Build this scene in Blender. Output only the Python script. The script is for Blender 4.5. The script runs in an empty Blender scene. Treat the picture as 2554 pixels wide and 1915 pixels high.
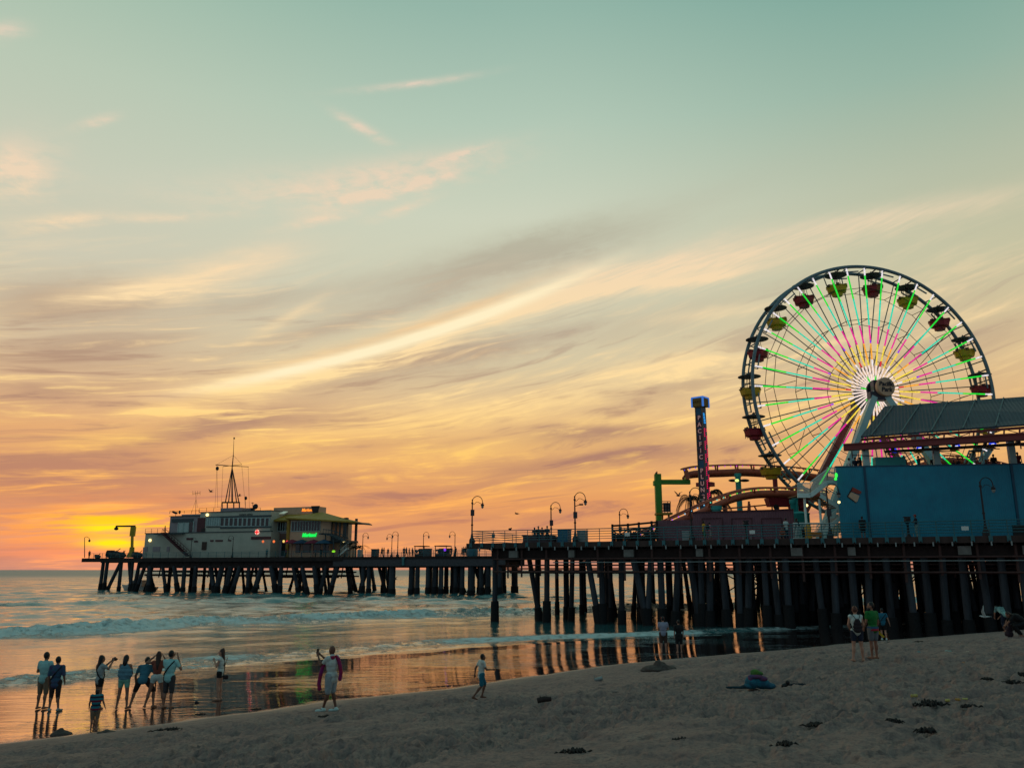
import bpy, bmesh, math, random
import numpy as np
from mathutils import Vector, Matrix, Euler
random.seed(7); np.random.seed(7)
SC = bpy.context.scene
COL = SC.collection
R = math.radians
# ------------------------------------------------------------------ camera
PW, PH = 2554.0, 1915.0          # photograph size, used to turn its measures into directions
FPX = 2062.0
PITCH = math.atan(463.0 / FPX)
CAMZ = 4.1
cam = bpy.data.cameras.new('camera')
cam.sensor_width = 36.0
cam.lens = 36.0 * FPX / PW
cam.clip_start = 0.1
cam.clip_end = 40000
camo = bpy.data.objects.new('camera', cam)
camo.location = (0, 0, CAMZ)
camo.rotation_euler = (math.pi / 2 + PITCH, 0, 0)
COL.objects.link(camo)
SC.camera = camo
SC.view_settings.view_transform = 'Standard'
SC.view_settings.look = 'None'
SC.view_settings.exposure = 0.0
SC.view_settings.gamma = 1.0
SC.render.film_transparent = False
try:
    SC.cycles.max_bounces = 6
    SC.cycles.use_denoising = True
except Exception:
    pass

def lin(r, g, b):
    f = lambda c: (c / 255 / 12.92) if c / 255 <= 0.04045 else ((c / 255 + 0.055) / 1.055) ** 2.4
    return (f(r), f(g), f(b), 1.0)

def ray(px, py):
    u = (px - PW / 2) / FPX
    v = (PH / 2 - py) / FPX
    c, s = math.cos(PITCH), math.sin(PITCH)
    return Vector((u, c - v * s, s + v * c))

def at_y(px, py, Y):
    d = ray(px, py)
    k = Y / d.y
    return Vector((d.x * k, Y, CAMZ + d.z * k))

def at_z(px, py, z):
    d = ray(px, py)
    k = (z - CAMZ) / d.z
    return Vector((d.x * k, d.y * k, z))

def azel(px, py):
    d = ray(px, py)
    return math.degrees(math.atan2(d.x, d.y)), math.degrees(math.atan2(d.z, math.hypot(d.x, d.y)))

# ------------------------------------------------------------------ sky
world = bpy.data.worlds.new('World')
SC.world = world
world.use_nodes = True
NT = world.node_tree
NT.nodes.clear()

class X:
    """a node socket with arithmetic"""
    tree = NT
    def __init__(s, sock): s.s = sock
    @staticmethod
    def m(op, *a, clamp=False):
        n = X.tree.nodes.new('ShaderNodeMath'); n.operation = op; n.use_clamp = clamp
        for i, v in enumerate(a):
            if isinstance(v, X): X.tree.links.new(v.s, n.inputs[i])
            else: n.inputs[i].default_value = float(v)
        return X(n.outputs[0])
    def __add__(s, o): return X.m('ADD', s, o)
    __radd__ = __add__
    def __sub__(s, o): return X.m('SUBTRACT', s, o)
    def __rsub__(s, o): return X.m('SUBTRACT', o, s)
    def __mul__(s, o): return X.m('MULTIPLY', s, o)
    __rmul__ = __mul__
    def __truediv__(s, o): return X.m('DIVIDE', s, o)
    def __neg__(s): return X.m('MULTIPLY', s, -1)

def fexp(x): return X.m('EXPONENT', x)
def fmad(a, b, c): return X.m('MULTIPLY_ADD', a, b, c)
def fclamp(x): return X.m('ADD', x, 0, clamp=True)
def fstep(x, a, b):
    n = X.tree.nodes.new('ShaderNodeMapRange'); n.interpolation_type = 'SMOOTHSTEP'
    X.tree.links.new(x.s, n.inputs[0]); n.inputs[1].default_value = a; n.inputs[2].default_value = b
    n.inputs[3].default_value = 0; n.inputs[4].default_value = 1
    return X(n.outputs[0])
def fcomb(x, y, z=0.0):
    n = X.tree.nodes.new('ShaderNodeCombineXYZ')
    for i, v in enumerate((x, y, z)):
        if isinstance(v, X): X.tree.links.new(v.s, n.inputs[i])
        else: n.inputs[i].default_value = v
    return X(n.outputs[0])
def fnoise(vec, scale, detail=4, rough=0.55, dist=0.0):
    n = X.tree.nodes.new('ShaderNodeTexNoise'); n.noise_dimensions = '3D'
    X.tree.links.new(vec.s, n.inputs['Vector'])
    n.inputs['Scale'].default_value = scale; n.inputs['Detail'].default_value = detail
    n.inputs['Roughness'].default_value = rough; n.inputs['Distortion'].default_value = dist
    return X(n.outputs['Fac'])
def framp(x, lo, hi, stops):
    t = (x - lo) * (1.0 / (hi - lo))
    n = X.tree.nodes.new('ShaderNodeValToRGB'); X.tree.links.new(t.s, n.inputs[0])
    el = n.color_ramp.elements
    while len(el) < len(stops): el.new(0.5)
    for q, (p, c) in zip(el, sorted(stops)):
        q.position = (p - lo) / (hi - lo); q.color = lin(*c)
    return X(n.outputs[0])
def fmix(f, a, b):
    n = X.tree.nodes.new('ShaderNodeMix'); n.data_type = 'RGBA'; n.clamp_factor = True
    if isinstance(f, X): X.tree.links.new(f.s, n.inputs[0])
    else: n.inputs[0].default_value = f
    for i, v in ((6, a), (7, b)):
        if isinstance(v, X): X.tree.links.new(v.s, n.inputs[i])
        else: n.inputs[i].default_value = v
    return X(n.outputs[2])

tc = NT.nodes.new('ShaderNodeTexCoord')
sep = NT.nodes.new('ShaderNodeSeparateXYZ'); NT.links.new(tc.outputs['Generated'], sep.inputs[0])
DX, DY, DZ = (X(o) for o in sep.outputs)
AZ = X.m('ARCTAN2', DX, DY) * (180 / math.pi)
EL = X.m('ARCSINE', DZ) * (180 / math.pi)
# sky colour by height, on the sunset side (left), middle, right and away from the sun
g_left = framp(EL, 0, 60, [(0, (176, 128, 122)), (1.0, (206, 134, 116)), (4.5, (208, 142, 104)), (8.5, (222, 166, 114)), (14, (216, 196, 162)),
                           (19, (204, 200, 178)), (24, (198, 202, 182)), (30, (184, 199, 179)), (37, (156, 187, 169)), (46, (132, 172, 160)), (60, (100, 146, 142))])
g_mid = framp(EL, 0, 60, [(0, (202, 138, 112)), (1.2, (216, 146, 104)), (4.5, (228, 154, 96)), (8.5, (232, 180, 116)), (14, (214, 198, 162)),
                          (19, (208, 206, 180)), (24, (204, 209, 187)), (30, (178, 199, 181)), (37, (148, 181, 167)), (46, (124, 166, 158)), (60, (96, 142, 140))])
g_right = framp(EL, 0, 60, [(0, (212, 140, 104)), (1.2, (226, 150, 96)), (4.5, (230, 164, 100)), (8.5, (226, 178, 122)), (14, (214, 191, 150)),
                            (19, (198, 194, 162)), (24, (181, 189, 165)), (30, (148, 178, 162)), (37, (114, 162, 151)), (46, (98, 148, 144)), (60, (84, 130, 132))])
g_back = framp(EL, 0, 60, [(0, (128, 132, 140)), (6, (138, 144, 150)), (16, (122, 146, 152)), (30, (104, 140, 148)), (60, (88, 128, 134))])
base = fmix(fstep(AZ, -34, -2), g_left, g_mid)
base = fmix(fstep(AZ, 0, 34), base, g_right)
base = fmix(fstep(X.m('ABSOLUTE', AZ), 50, 125), base, g_back)

# cloud fields: long streaks rising to the right
SL = X.m('MINIMUM', X.m('MAXIMUM', EL, 0), 17)
TT = EL - AZ * fmad(SL, 0.0125, 0.035)                 # height above the streak that passes here
wv = fcomb(AZ * 0.045, TT * 0.24, 3.0)
warp = fnoise(wv, 1.0, 3, 0.5)
TW = fmad(warp - 0.5, 3.0, TT)
s_big = fnoise(fcomb(AZ * 0.055, TW * 0.42, 0.0), 1.0, 3, 0.5, 0.3)
s_mid = fnoise(fcomb(AZ * 0.085, TW * 0.80, 5.0), 1.0, 6, 0.60, 0.45)
s_fine = fnoise(fcomb(AZ * 0.26, TW * 2.7, 9.0), 1.0, 6, 0.62, 0.35)
puff = fnoise(fcomb(AZ * 0.55, EL * 1.3, 2.0), 1.0, 5, 0.6, 0.3)
wob = (warp - 0.5) * 1.6 + (puff - 0.5) * 0.9 + (s_fine - 0.5) * 0.5

def streak(p0, p1, w, k=1.0, wobble=1.0, bend=0.0, end=2):
    """a band of cloud from p0 to p1 (photo points turned into sky directions)"""
    (a0, e0), (a1, e1) = azel(*p0), azel(*p1)
    w = w / FPX * 57.3
    L = math.hypot(a1 - a0, e1 - e0); tx, ty = (a1 - a0) / L, (e1 - e0) / L
    am, em = (a0 + a1) / 2, (e0 + e1) / 2
    t = fmad(AZ, tx * 2 / L, fmad(EL, ty * 2 / L, -(am * tx + em * ty) * 2 / L))
    n = fmad(AZ, -ty / w, fmad(EL, tx / w, (am * ty - em * tx) / w))
    if wobble: n = fmad(wob, wobble / w * min(1.0, w * 1.2), n)
    t2 = t * t
    if bend: n = fmad(t2, bend / w, n)
    tt = t2 * t2 if end == 4 else t2
    return fexp(fmad(n, -1 * n, -1 * tt)) * k

def total(items):
    r = None
    for i in items: r = i if r is None else r + i
    return r

hi_tex = fmad(s_fine, 1.5, fmad(s_mid, 1.7, -0.75))      # breaks a streak up along its length
bright = total([
    streak((500, 985), (1480, 700), 30, 0.75, 0.5, -0.3, 4),          # halo of the long bright streak
    streak((380, 1040), (900, 880), 30, 0.6, 0.8),
    streak((1150, 800), (1760, 630), 34, 0.75, 0.7),
    streak((1380, 690), (2150, 590), 34, 0.75, 1.0),
    streak((1850, 590), (2520, 490), 26, 0.55, 0.9),
    streak((1400, 735), (1850, 680), 18, 1.1, 0.9),
    streak((1640, 800), (1960, 755), 14, 0.55, 0.8),
    streak((150, 750), (680, 655), 26, 1.2, 0.7),
    streak((330, 1030), (490, 1010), 12, 1.0, 0.5),
    streak((640, 835), (800, 745), 13, 0.6, 0.6),
    streak((500, 655), (760, 610), 24, 0.4, 1.0),
    streak((850, 1060), (1420, 1010), 32, 1.2, 1.0),
    streak((1280, 1015), (1500, 985), 18, 0.6, 1.0),
    streak((1480, 955), (1850, 880), 30, 1.15, 1.2),
    streak((1420, 1052), (1620, 1042), 11, 0.95, 0.6),
    streak((100, 1120), (420, 1085), 22, 0.7, 1.2),
    streak((500, 1130), (900, 1085), 26, 0.6, 1.2),
    streak((380, 1180), (900, 1150), 20, 0.5, 1.2),
    streak((960, 1150), (1420, 1090), 22, 0.5, 1.2),
    streak((600, 1255), (900, 1230), 12, 0.35, 1.0),
    streak((950, 1275), (1500, 1225), 12, 0.4, 1.0),
    streak((1700, 1090), (2000, 1060), 18, 0.5, 1.0),
    streak((100, 1265), (330, 1255), 7, 0.7, 0.5),
    streak((0, 1315), (180, 1300), 12, 0.5, 0.6),
    streak((0, 1345), (260, 1340), 9, 0.6, 0.6),
])
wisps = total([
    streak((30, 565), (260, 540), 18, 0.6, 0.8),
    streak((250, 545), (560, 538), 10, 0.4, 0.6),
    streak((790, 520), (1090, 440), 15, 0.9, 0.6),
    streak((640, 500), (1190, 390), 30, 0.45, 1.2),
    streak((1080, 405), (1215, 365), 10, 0.8, 0.6),
    streak((700, 570), (880, 530), 12, 0.6, 0.8),
    streak((900, 225), (1170, 190), 8, 0.65, 0.4),
    streak((840, 285), (960, 350), 12, 0.75, 0.6),
    streak((190, 315), (290, 290), 10, 0.6, 0.7),
    streak((-40, 80), (60, 70), 16, 0.7, 0.8),
    streak((-40, 410), (90, 400), 40, 0.5, 1.0),
    streak((930, 545), (1060, 500), 12, 0.5, 0.9),
    streak((-60, 440), (140, 380), 60, 0.5, 1.2),
    streak((420, 470), (1180, 400), 46, 0.35, 1.2),
])
dark = total([
    streak((-60, 770), (420, 740), 54, 1.0, 1.2),
    streak((-60, 930), (500, 850), 46, 0.6, 1.2),
    streak((100, 985), (520, 930), 20, 0.35, 1.0),
    streak((850, 745), (1700, 520), 46, 1.0, 1.0),
    streak((560, 880), (1100, 735), 20, 0.6, 0.6),
    streak((750, 940), (1500, 815), 30, 0.8, 1.0),
    streak((1150, 650), (1500, 580), 40, 0.35, 1.0),
    streak((430, 790), (800, 710), 24, 0.4, 1.0),
    streak((200, 1130), (760, 1010), 26, 1.1, 1.0),
    streak((480, 1090), (860, 1030), 16, 0.55, 0.8),
    streak((-60, 1010), (330, 985), 30, 0.4, 1.0),
    streak((-80, 1200), (520, 1180), 46, 1.2, 1.0),
    streak((480, 1230), (1000, 1180), 26, 0.45, 1.0),
    streak((1310, 1090), (1640, 1065), 20, 1.2, 0.8, 0.2),
    streak((1250, 1165), (1850, 1110), 24, 0.9, 1.0),
    streak((1500, 1000), (1850, 935), 18, 0.5, 0.8),
    streak((900, 1235), (1500, 1180), 22, 0.45, 1.0),
    streak((640, 1130), (720, 1100), 14, 0.5, 0.8),
    streak((-60, 1285), (250, 1280), 14, 0.55, 0.8),
    streak((300, 1275), (520, 1265), 7, 0.4, 0.5),
    streak((-60, 1365), (420, 1362), 10, 0.35, 0.5),
])
low = fstep(EL, 21, 8) if False else (1 - fstep(EL, 9, 24))
front = 1 - fstep(X.m('ABSOLUTE', AZ), 60, 120)
bright = fclamp((bright * hi_tex + wisps * fmad(puff, 2.6, fmad(s_fine, 1.0, -1.05)) * 1.35 + (fstep(s_mid, 0.49, 0.66) * 0.85 * fstep(s_fine, 0.30, 0.62) + fstep(s_fine, 0.52, 0.75) * 0.22) * low) * front)
dark = fclamp((dark * fmad(s_mid, 1.6, fmad(s_fine, 0.8, -0.25)) + (fstep(s_big, 0.48, 0.70) * 0.50 + (1 - fstep(s_mid, 0.32, 0.46)) * 0.80) * low) * front)
c_dark = framp(EL, 0, 40, [(0, (172, 122, 116)), (3, (184, 120, 100)), (7, (176, 126, 106)), (12, (178, 144, 120)), (17, (180, 162, 142)), (24, (186, 186, 164)), (40, (150, 170, 160))])
c_bright = framp(EL, 0, 40, [(0, (255, 160, 110)), (2.5, (255, 170, 92)), (5, (253, 180, 94)), (8, (255, 203, 112)), (12, (255, 220, 156)), (17, (250, 220, 172)), (23, (236, 212, 182)), (32, (222, 206, 186)), (40, (214, 200, 184))])
sky = fmix(dark, base, c_dark)
sky = fmix(bright, sky, c_bright)
core = streak((560, 972), (1443, 702), 14, 1.25, 0.16, -0.33, 4) * fmad(s_fine, 1.0, 0.5)
fringe = streak((620, 944), (1330, 712), 15, 0.5, 0.6, -0.30, 4) * fmad(s_mid, 1.2, 0.2)
sky = fmix(fclamp(fringe), sky, lin(232, 184, 128))
sky = fmix(fclamp(core), sky, lin(255, 238, 196))
# the glow of the low sun behind broken cloud
SUN_AZ, SUN_EL = azel(278, 1325)
def blob(px, py, wx, wy, k):
    a, e = azel(px, py)
    u = (AZ - a) * (FPX / 57.3 / wx); v = fmad(wob, 0.35 * FPX / 57.3 / wy * min(1, wy / 60), (EL - e) * (FPX / 57.3 / wy))
    return fexp(-(u * u + v * v)) * k
band = fstep(fnoise(fcomb(AZ * 0.20, EL * 2.6 - AZ * 0.14, 1.0), 1.0, 6, 0.62, 0.6), 0.43, 0.58)
sky = fmix(fclamp(blob(310, 1320, 330, 56, 0.75) * fmad(band, 0.8, 0.2)), sky, lin(250, 146, 70))
sky = fmix(fclamp(blob(320, 1308, 150, 22, 1.0) * band + blob(262, 1292, 70, 8, 0.5) * fmad(band, .6, .4)), sky, lin(255, 196, 30))
sky = fmix(fclamp(blob(280, 1318, 62, 10, 1.2) * fmad(band, .5, .5) + blob(285, 1354, 56, 12, 1.2) * fmad(band, .3, .7) + blob(390, 1305, 60, 7, 0.6) * band), sky, lin(255, 226, 20))
sky = fmix(fclamp(blob(200, 1380, 300, 14, 0.22)), sky, lin(255, 130, 96))
bg = NT.nodes.new('ShaderNodeBackground')
NT.links.new(sky.s, bg.inputs[0]); bg.inputs[1].default_value = 1.0
# a trace of the physical twilight sky on top, sun at the same place
nish = NT.nodes.new('ShaderNodeTexSky'); nish.sky_type = 'NISHITA'; nish.sun_disc = False
nish.sun_elevation = R(SUN_EL); nish.sun_rotation = R(SUN_AZ)
bg2 = NT.nodes.new('ShaderNodeBackground'); NT.links.new(nish.outputs[0], bg2.inputs[0]); bg2.inputs[1].default_value = 0.004
add = NT.nodes.new('ShaderNodeAddShader'); NT.links.new(bg.outputs[0], add.inputs[0]); NT.links.new(bg2.outputs[0], add.inputs[1])
out = NT.nodes.new('ShaderNodeOutputWorld'); NT.links.new(add.outputs[0], out.inputs[0])
try:
    world.cycles.sampling_method = 'MANUAL'; world.cycles.sample_map_resolution = 512
except Exception:
    pass

sun = bpy.data.lights.new('sun', 'SUN')
sun.energy = 0.01; sun.angle = R(10); sun.color = (1.0, 0.55, 0.25)
suno = bpy.data.objects.new('sun', sun)
suno.rotation_euler = (R(90 - SUN_EL), 0, R(-SUN_AZ + 180))
COL.objects.link(suno)
# ------------------------------------------------------------------ mesh helpers
class MB:
    """collects shapes and links them as one mesh object"""
    def __init__(s): s.v = []; s.f = []; s.sm = []; s.c = []; s.mi = []; s.col = None; s.m = 0
    def add(s, vs, fs, smooth=False):
        o = len(s.v)
        s.v.extend([tuple(q) for q in vs])
        for f in fs:
            s.f.append(tuple(i + o for i in f)); s.sm.append(smooth); s.c.append(s.col); s.mi.append(s.m)
        return s
    def box(s, c, size, M=None):
        x, y, z = (k / 2 for k in size)
        pts = [Vector((a * x, b * y, d * z)) for d in (-1, 1) for b in (-1, 1) for a in (-1, 1)]
        if M is not None: pts = [M @ p for p in pts]
        c = Vector(c)
        return s.add([p + c for p in pts], [(0, 2, 3, 1), (4, 5, 7, 6), (0, 1, 5, 4), (2, 6, 7, 3), (0, 4, 6, 2), (1, 3, 7, 5)])
    def hexa(s, lo, hi):
        """solid between two matching loops of points"""
        n = len(lo)
        fs = [tuple(reversed(range(n))), tuple(range(n, 2 * n))] + [(i, (i + 1) % n, n + (i + 1) % n, n + i) for i in range(n)]
        return s.add(list(lo) + list(hi), fs)
    def bar(s, p0, p1, w, h=None, up=(0, 0, 1)):
        h = h or w
        p0, p1 = Vector(p0), Vector(p1); d = (p1 - p0)
        if d.length < 1e-6: return s
        d.normalize(); u = Vector(up)
        if abs(d.dot(u)) > 0.98: u = Vector((0, 1, 0))
        r = d.cross(u).normalized(); u = r.cross(d)
        q = [r * (a * w / 2) + u * (b * h / 2) for a, b in ((-1, -1), (1, -1), (1, 1), (-1, 1))]
        return s.hexa([p0 + k for k in q], [p1 + k for k in q])
    def tube(s, p0, p1, r0, r1=None, n=8, rough=0.0):
        return s.path([p0, p1], [r0, r0 if r1 is None else r1], n)
    def path(s, pts, r, n=8, closed=False):
        pts = [Vector(p) for p in pts]; m = len(pts)
        rr = r if isinstance(r, (list, tuple)) else [r] * m
        vs = []; prev = None
        for i, p in enumerate(pts):
            a = pts[i - 1] if (i > 0 or closed) else p; b = pts[(i + 1) % m] if (i < m - 1 or closed) else p
            d = (b - a).normalized()
            if prev is None:
                u = Vector((0, 0, 1)) if abs(d.z) < 0.9 else Vector((0, 1, 0))
                u = (u - d * u.dot(d)).normalized()
            else:
                u = (prev - d * prev.dot(d)); u = u.normalized() if u.length > 1e-6 else d.orthogonal().normalized()
            prev = u; w = d.cross(u)
            for k in range(n):
                t = 2 * math.pi * k / n
                vs.append(p + (u * math.cos(t) + w * math.sin(t)) * rr[i])
        fs = []
        for i in range(m if closed else m - 1):
            j = (i + 1) % m
            for k in range(n):
                l = (k + 1) % n
                fs.append((i * n + k, i * n + l, j * n + l, j * n + k))
        s.add(vs, fs, n > 4)
        if not closed:
            s.add(vs[:n], [tuple(reversed(range(n)))]); s.add(vs[-n:], [tuple(range(n))])
        return s
    def lathe(s, c, prof, n=16, smooth=True, squash=(1, 1)):
        c = Vector(c); vs = []; fs = []; m = len(prof)
        for r, z in prof:
            for k in range(n):
                t = 2 * math.pi * k / n
                vs.append(c + Vector((r * math.cos(t) * squash[0], r * math.sin(t) * squash[1], z)))
        for i in range(m - 1):
            for k in range(n):
                l = (k + 1) % n
                fs.append((i * n + k, i * n + l, (i + 1) * n + l, (i + 1) * n + k))
        s.add(vs, fs, smooth)
        s.add(vs[:n], [tuple(reversed(range(n)))]); s.add(vs[-n:], [tuple(range(n))])
        return s
    def ell(s, c, r, M=None, n=12, m=8):
        c = Vector(c); vs = []; fs = []
        if not isinstance(r, (tuple, list)): r = (r, r, r)
        for i in range(1, m):
            ph = math.pi * i / m
            for k in range(n):
                t = 2 * math.pi * k / n
                p = Vector((r[0] * math.sin(ph) * math.cos(t), r[1] * math.sin(ph) * math.sin(t), -r[2] * math.cos(ph)))
                vs.append((M @ p if M is not None else p) + c)
        for i in range(m - 2):
            for k in range(n):
                l = (k + 1) % n
                fs.append((i * n + k, i * n + l, (i + 1) * n + l, (i + 1) * n + k))
        b = Vector((0, 0, -r[2])); t_ = Vector((0, 0, r[2]))
        if M is not None: b, t_ = M @ b, M @ t_
        vs += [b + c, t_ + c]; q = (m - 1) * n
        for k in range(n):
            l = (k + 1) % n
            fs.append((q, l, k)); fs.append((q + 1, (m - 2) * n + k, (m - 2) * n + l))
        return s.add(vs, fs, True)
    def cap(s, p0, p1, r0, r1, n=10):
        """tapered limb with rounded ends"""
        p0, p1 = Vector(p0), Vector(p1)
        d = (p1 - p0); L = d.length
        if L < 1e-5: return s.ell(p0, max(r0, r1))
        d.normalize()
        pts = []; rr = []
        for k in range(4):
            t = math.pi / 2 * k / 3.2; pts.append(p0 - d * r0 * math.cos(t)); rr.append(max(r0 * math.sin(t), r0 * 0.12))
        pts.append(p0); rr.append(r0); pts.append(p1); rr.append(r1)
        for k in range(3, -1, -1):
            t = math.pi / 2 * k / 3.2; pts.append(p1 + d * r1 * math.cos(t)); rr.append(max(r1 * math.sin(t), r1 * 0.12))
        return s.path(pts, rr, n)
    def build(s, name, mat, parent=None, bevel=0):
        me = bpy.data.meshes.new(name)
        off = Vector((0, 0, 0))
        if parent is not None:
            q = parent
            while q.parent is not None: q = q.parent
            off = q.location
        me.from_pydata([(p[0] - off.x, p[1] - off.y, p[2] - off.z) for p in s.v], [], s.f)
        me.polygons.foreach_set('use_smooth', s.sm)
        if any(c is not None for c in s.c):
            a = me.color_attributes.new('col', 'FLOAT_COLOR', 'CORNER')
            d = []
            for p, c in zip(me.polygons, s.c): d.extend(list(c or (0, 0, 0, 1)) * p.loop_total)
            a.data.foreach_set('color', d)
        mats = mat if isinstance(mat, (list, tuple)) else [mat]
        for m_ in mats: me.materials.append(m_)
        if len(mats) > 1: me.polygons.foreach_set('material_index', s.mi)
        me.update()
        o = bpy.data.objects.new(name, me); COL.objects.link(o)
        if parent is not None: o.parent = parent
        return o

def tag(o, label=None, cat=None, group=None, kind=None):
    if label: o['label'] = label
    if cat: o['category'] = cat
    if group: o['group'] = group
    if kind: o['kind'] = kind
    return o

def thing(name, label, cat, loc=(0, 0, 0), group=None):
    o = bpy.data.objects.new(name, None); COL.objects.link(o)
    o.location = loc; o.empty_display_size = 0.3
    return tag(o, label, cat, group)

def copy_tree(o, parent=None):
    c = o.copy(); COL.objects.link(c); c.parent = parent
    for ch in list(o.children): copy_tree(ch, c)
    return c

def text(s, size, depth, name, mat, parent, M, align='CENTER', shear=0.0, bold=0.0):
    """lettering as a mesh; M places it (text lies in local x/y, facing local +z)"""
    cu = bpy.data.curves.new(name, 'FONT'); cu.body = s; cu.size = size; cu.extrude = depth
    cu.align_x = align; cu.align_y = 'CENTER'; cu.shear = shear; cu.offset = bold; cu.resolution_u = 3
    ob = bpy.data.objects.new('tmp', cu); COL.objects.link(ob)
    dg = bpy.context.evaluated_depsgraph_get(); dg.update()
    me = bpy.data.meshes.new_from_object(ob.evaluated_get(dg))
    bpy.data.objects.remove(ob); bpy.data.curves.remove(cu)
    me.transform(M)
    if parent is not None:
        q = parent
        while q.parent is not None: q = q.parent
        me.transform(Matrix.Translation(-q.location))
    me.materials.clear(); me.materials.append(mat); me.name = name
    o = bpy.data.objects.new(name, me); COL.objects.link(o); o.parent = parent
    return o

def face_frame(c, right, up):
    """matrix: local x -> right, local y -> up, local z -> towards the viewer"""
    r = Vector(right).normalized(); u = Vector(up).normalized(); n = r.cross(u)
    m = Matrix((r, u, n)).transposed().to_4x4(); m.translation = Vector(c)
    return m

# ------------------------------------------------------------------ materials
MATS = {}
def mat(name, rgb, rough=0.7, metal=0.0, var=0.25, vscale=3.0, bump=0.0, bscale=20.0, stretch=(1, 1, 1), spec=0.4, second=None, emit=None):
    """procedural material: base colour broken up by two noises, optional bump"""
    if name in MATS: return MATS[name]
    m = bpy.data.materials.new(name); m.use_nodes = True
    nt = m.node_tree; b = nt.nodes['Principled BSDF']
    c = lin(*rgb); d = lin(*second) if second else tuple(k * (1 - var) for k in c[:3]) + (1,)
    t = nt.nodes.new('ShaderNodeTexCoord'); mp = nt.nodes.new('ShaderNodeMapping')
    mp.inputs['Scale'].default_value = stretch
    nt.links.new(t.outputs['Object'], mp.inputs[0])
    n = nt.nodes.new('ShaderNodeTexNoise'); n.inputs['Scale'].default_value = vscale; n.inputs['Detail'].default_value = 6
    n.inputs['Roughness'].default_value = 0.65
    nt.links.new(mp.outputs[0], n.inputs['Vector'])
    cr = nt.nodes.new('ShaderNodeMapRange'); cr.inputs[1].default_value = 0.35; cr.inputs[2].default_value = 0.68
    nt.links.new(n.outputs['Fac'], cr.inputs[0])
    mx = nt.nodes.new('ShaderNodeMix'); mx.data_type = 'RGBA'
    nt.links.new(cr.outputs[0], mx.inputs[0]); mx.inputs[6].default_value = c; mx.inputs[7].default_value = d
    nt.links.new(mx.outputs[2], b.inputs['Base Color'])
    b.inputs['Roughness'].default_value = rough; b.inputs['Metallic'].default_value = metal
    b.inputs['Specular IOR Level'].default_value = spec
    if emit:
        b.inputs['Emission Color'].default_value = lin(*emit[0]); b.inputs['Emission Strength'].default_value = emit[1]
    if bump:
        n2 = nt.nodes.new('ShaderNodeTexNoise'); n2.inputs['Scale'].default_value = bscale; n2.inputs['Detail'].default_value = 5
        nt.links.new(mp.outputs[0], n2.inputs['Vector'])
        bp = nt.nodes.new('ShaderNodeBump'); bp.inputs['Strength'].default_value = bump; bp.inputs['Distance'].default_value = 0.05
        nt.links.new(n2.outputs['Fac'], bp.inputs['Height']); nt.links.new(bp.outputs[0], b.inputs['Normal'])
    MATS[name] = m
    return m

def ribbed(name, rgb, pitch, axis, rough=0.5, depth=0.6, second=None):
    """corrugated sheet: base colour with ribs along one direction of the world"""
    m = mat(name, rgb, rough, var=0.22, vscale=0.7, second=second)
    nt = m.node_tree; b = nt.nodes['Principled BSDF']
    g = nt.nodes.new('ShaderNodeTexCoord')
    dp = nt.nodes.new('ShaderNodeVectorMath'); dp.operation = 'DOT_PRODUCT'
    nt.links.new(g.outputs['Object'], dp.inputs[0]); dp.inputs[1].default_value = Vector(axis).normalized() * (2 * math.pi / pitch)
    sn = nt.nodes.new('ShaderNodeMath'); sn.operation = 'SINE'; nt.links.new(dp.outputs['Value'], sn.inputs[0])
    bp = nt.nodes.new('ShaderNodeBump'); bp.inputs['Strength'].default_value = depth; bp.inputs['Distance'].default_value = pitch * 0.15
    nt.links.new(sn.outputs[0], bp.inputs['Height']); nt.links.new(bp.outputs[0], b.inputs['Normal'])
    return m

def glow(name, rgb, k=1.0):
    if name in MATS: return MATS[name]
    m = bpy.data.materials.new(name); m.use_nodes = True; nt = m.node_tree
    b = nt.nodes['Principled BSDF']
    b.inputs['Base Color'].default_value = lin(*rgb); b.inputs['Emission Color'].default_value = lin(*rgb); b.inputs['Emission Strength'].default_value = k
    MATS[name] = m
    return m

def glow_attr(name, k):
    m = bpy.data.materials.new(name); m.use_nodes = True; nt = m.node_tree
    b = nt.nodes['Principled BSDF']
    a = nt.nodes.new('ShaderNodeAttribute'); a.attribute_name = 'col'
    n = nt.nodes.new('ShaderNodeTexNoise'); n.inputs['Scale'].default_value = 9.0
    t = nt.nodes.new('ShaderNodeTexCoord'); nt.links.new(t.outputs['Object'], n.inputs['Vector'])
    mr = nt.nodes.new('ShaderNodeMapRange'); mr.inputs[1].default_value = 0.35; mr.inputs[2].default_value = 0.5; mr.inputs[3].default_value = 0.55 * k; mr.inputs[4].default_value = k
    nt.links.new(n.outputs['Fac'], mr.inputs[0])
    b.inputs['Base Color'].default_value = (0.05, 0.05, 0.05, 1)
    nt.links.new(a.outputs['Color'], b.inputs['Emission Color']); nt.links.new(mr.outputs[0], b.inputs['Emission Strength'])
    return m

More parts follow.
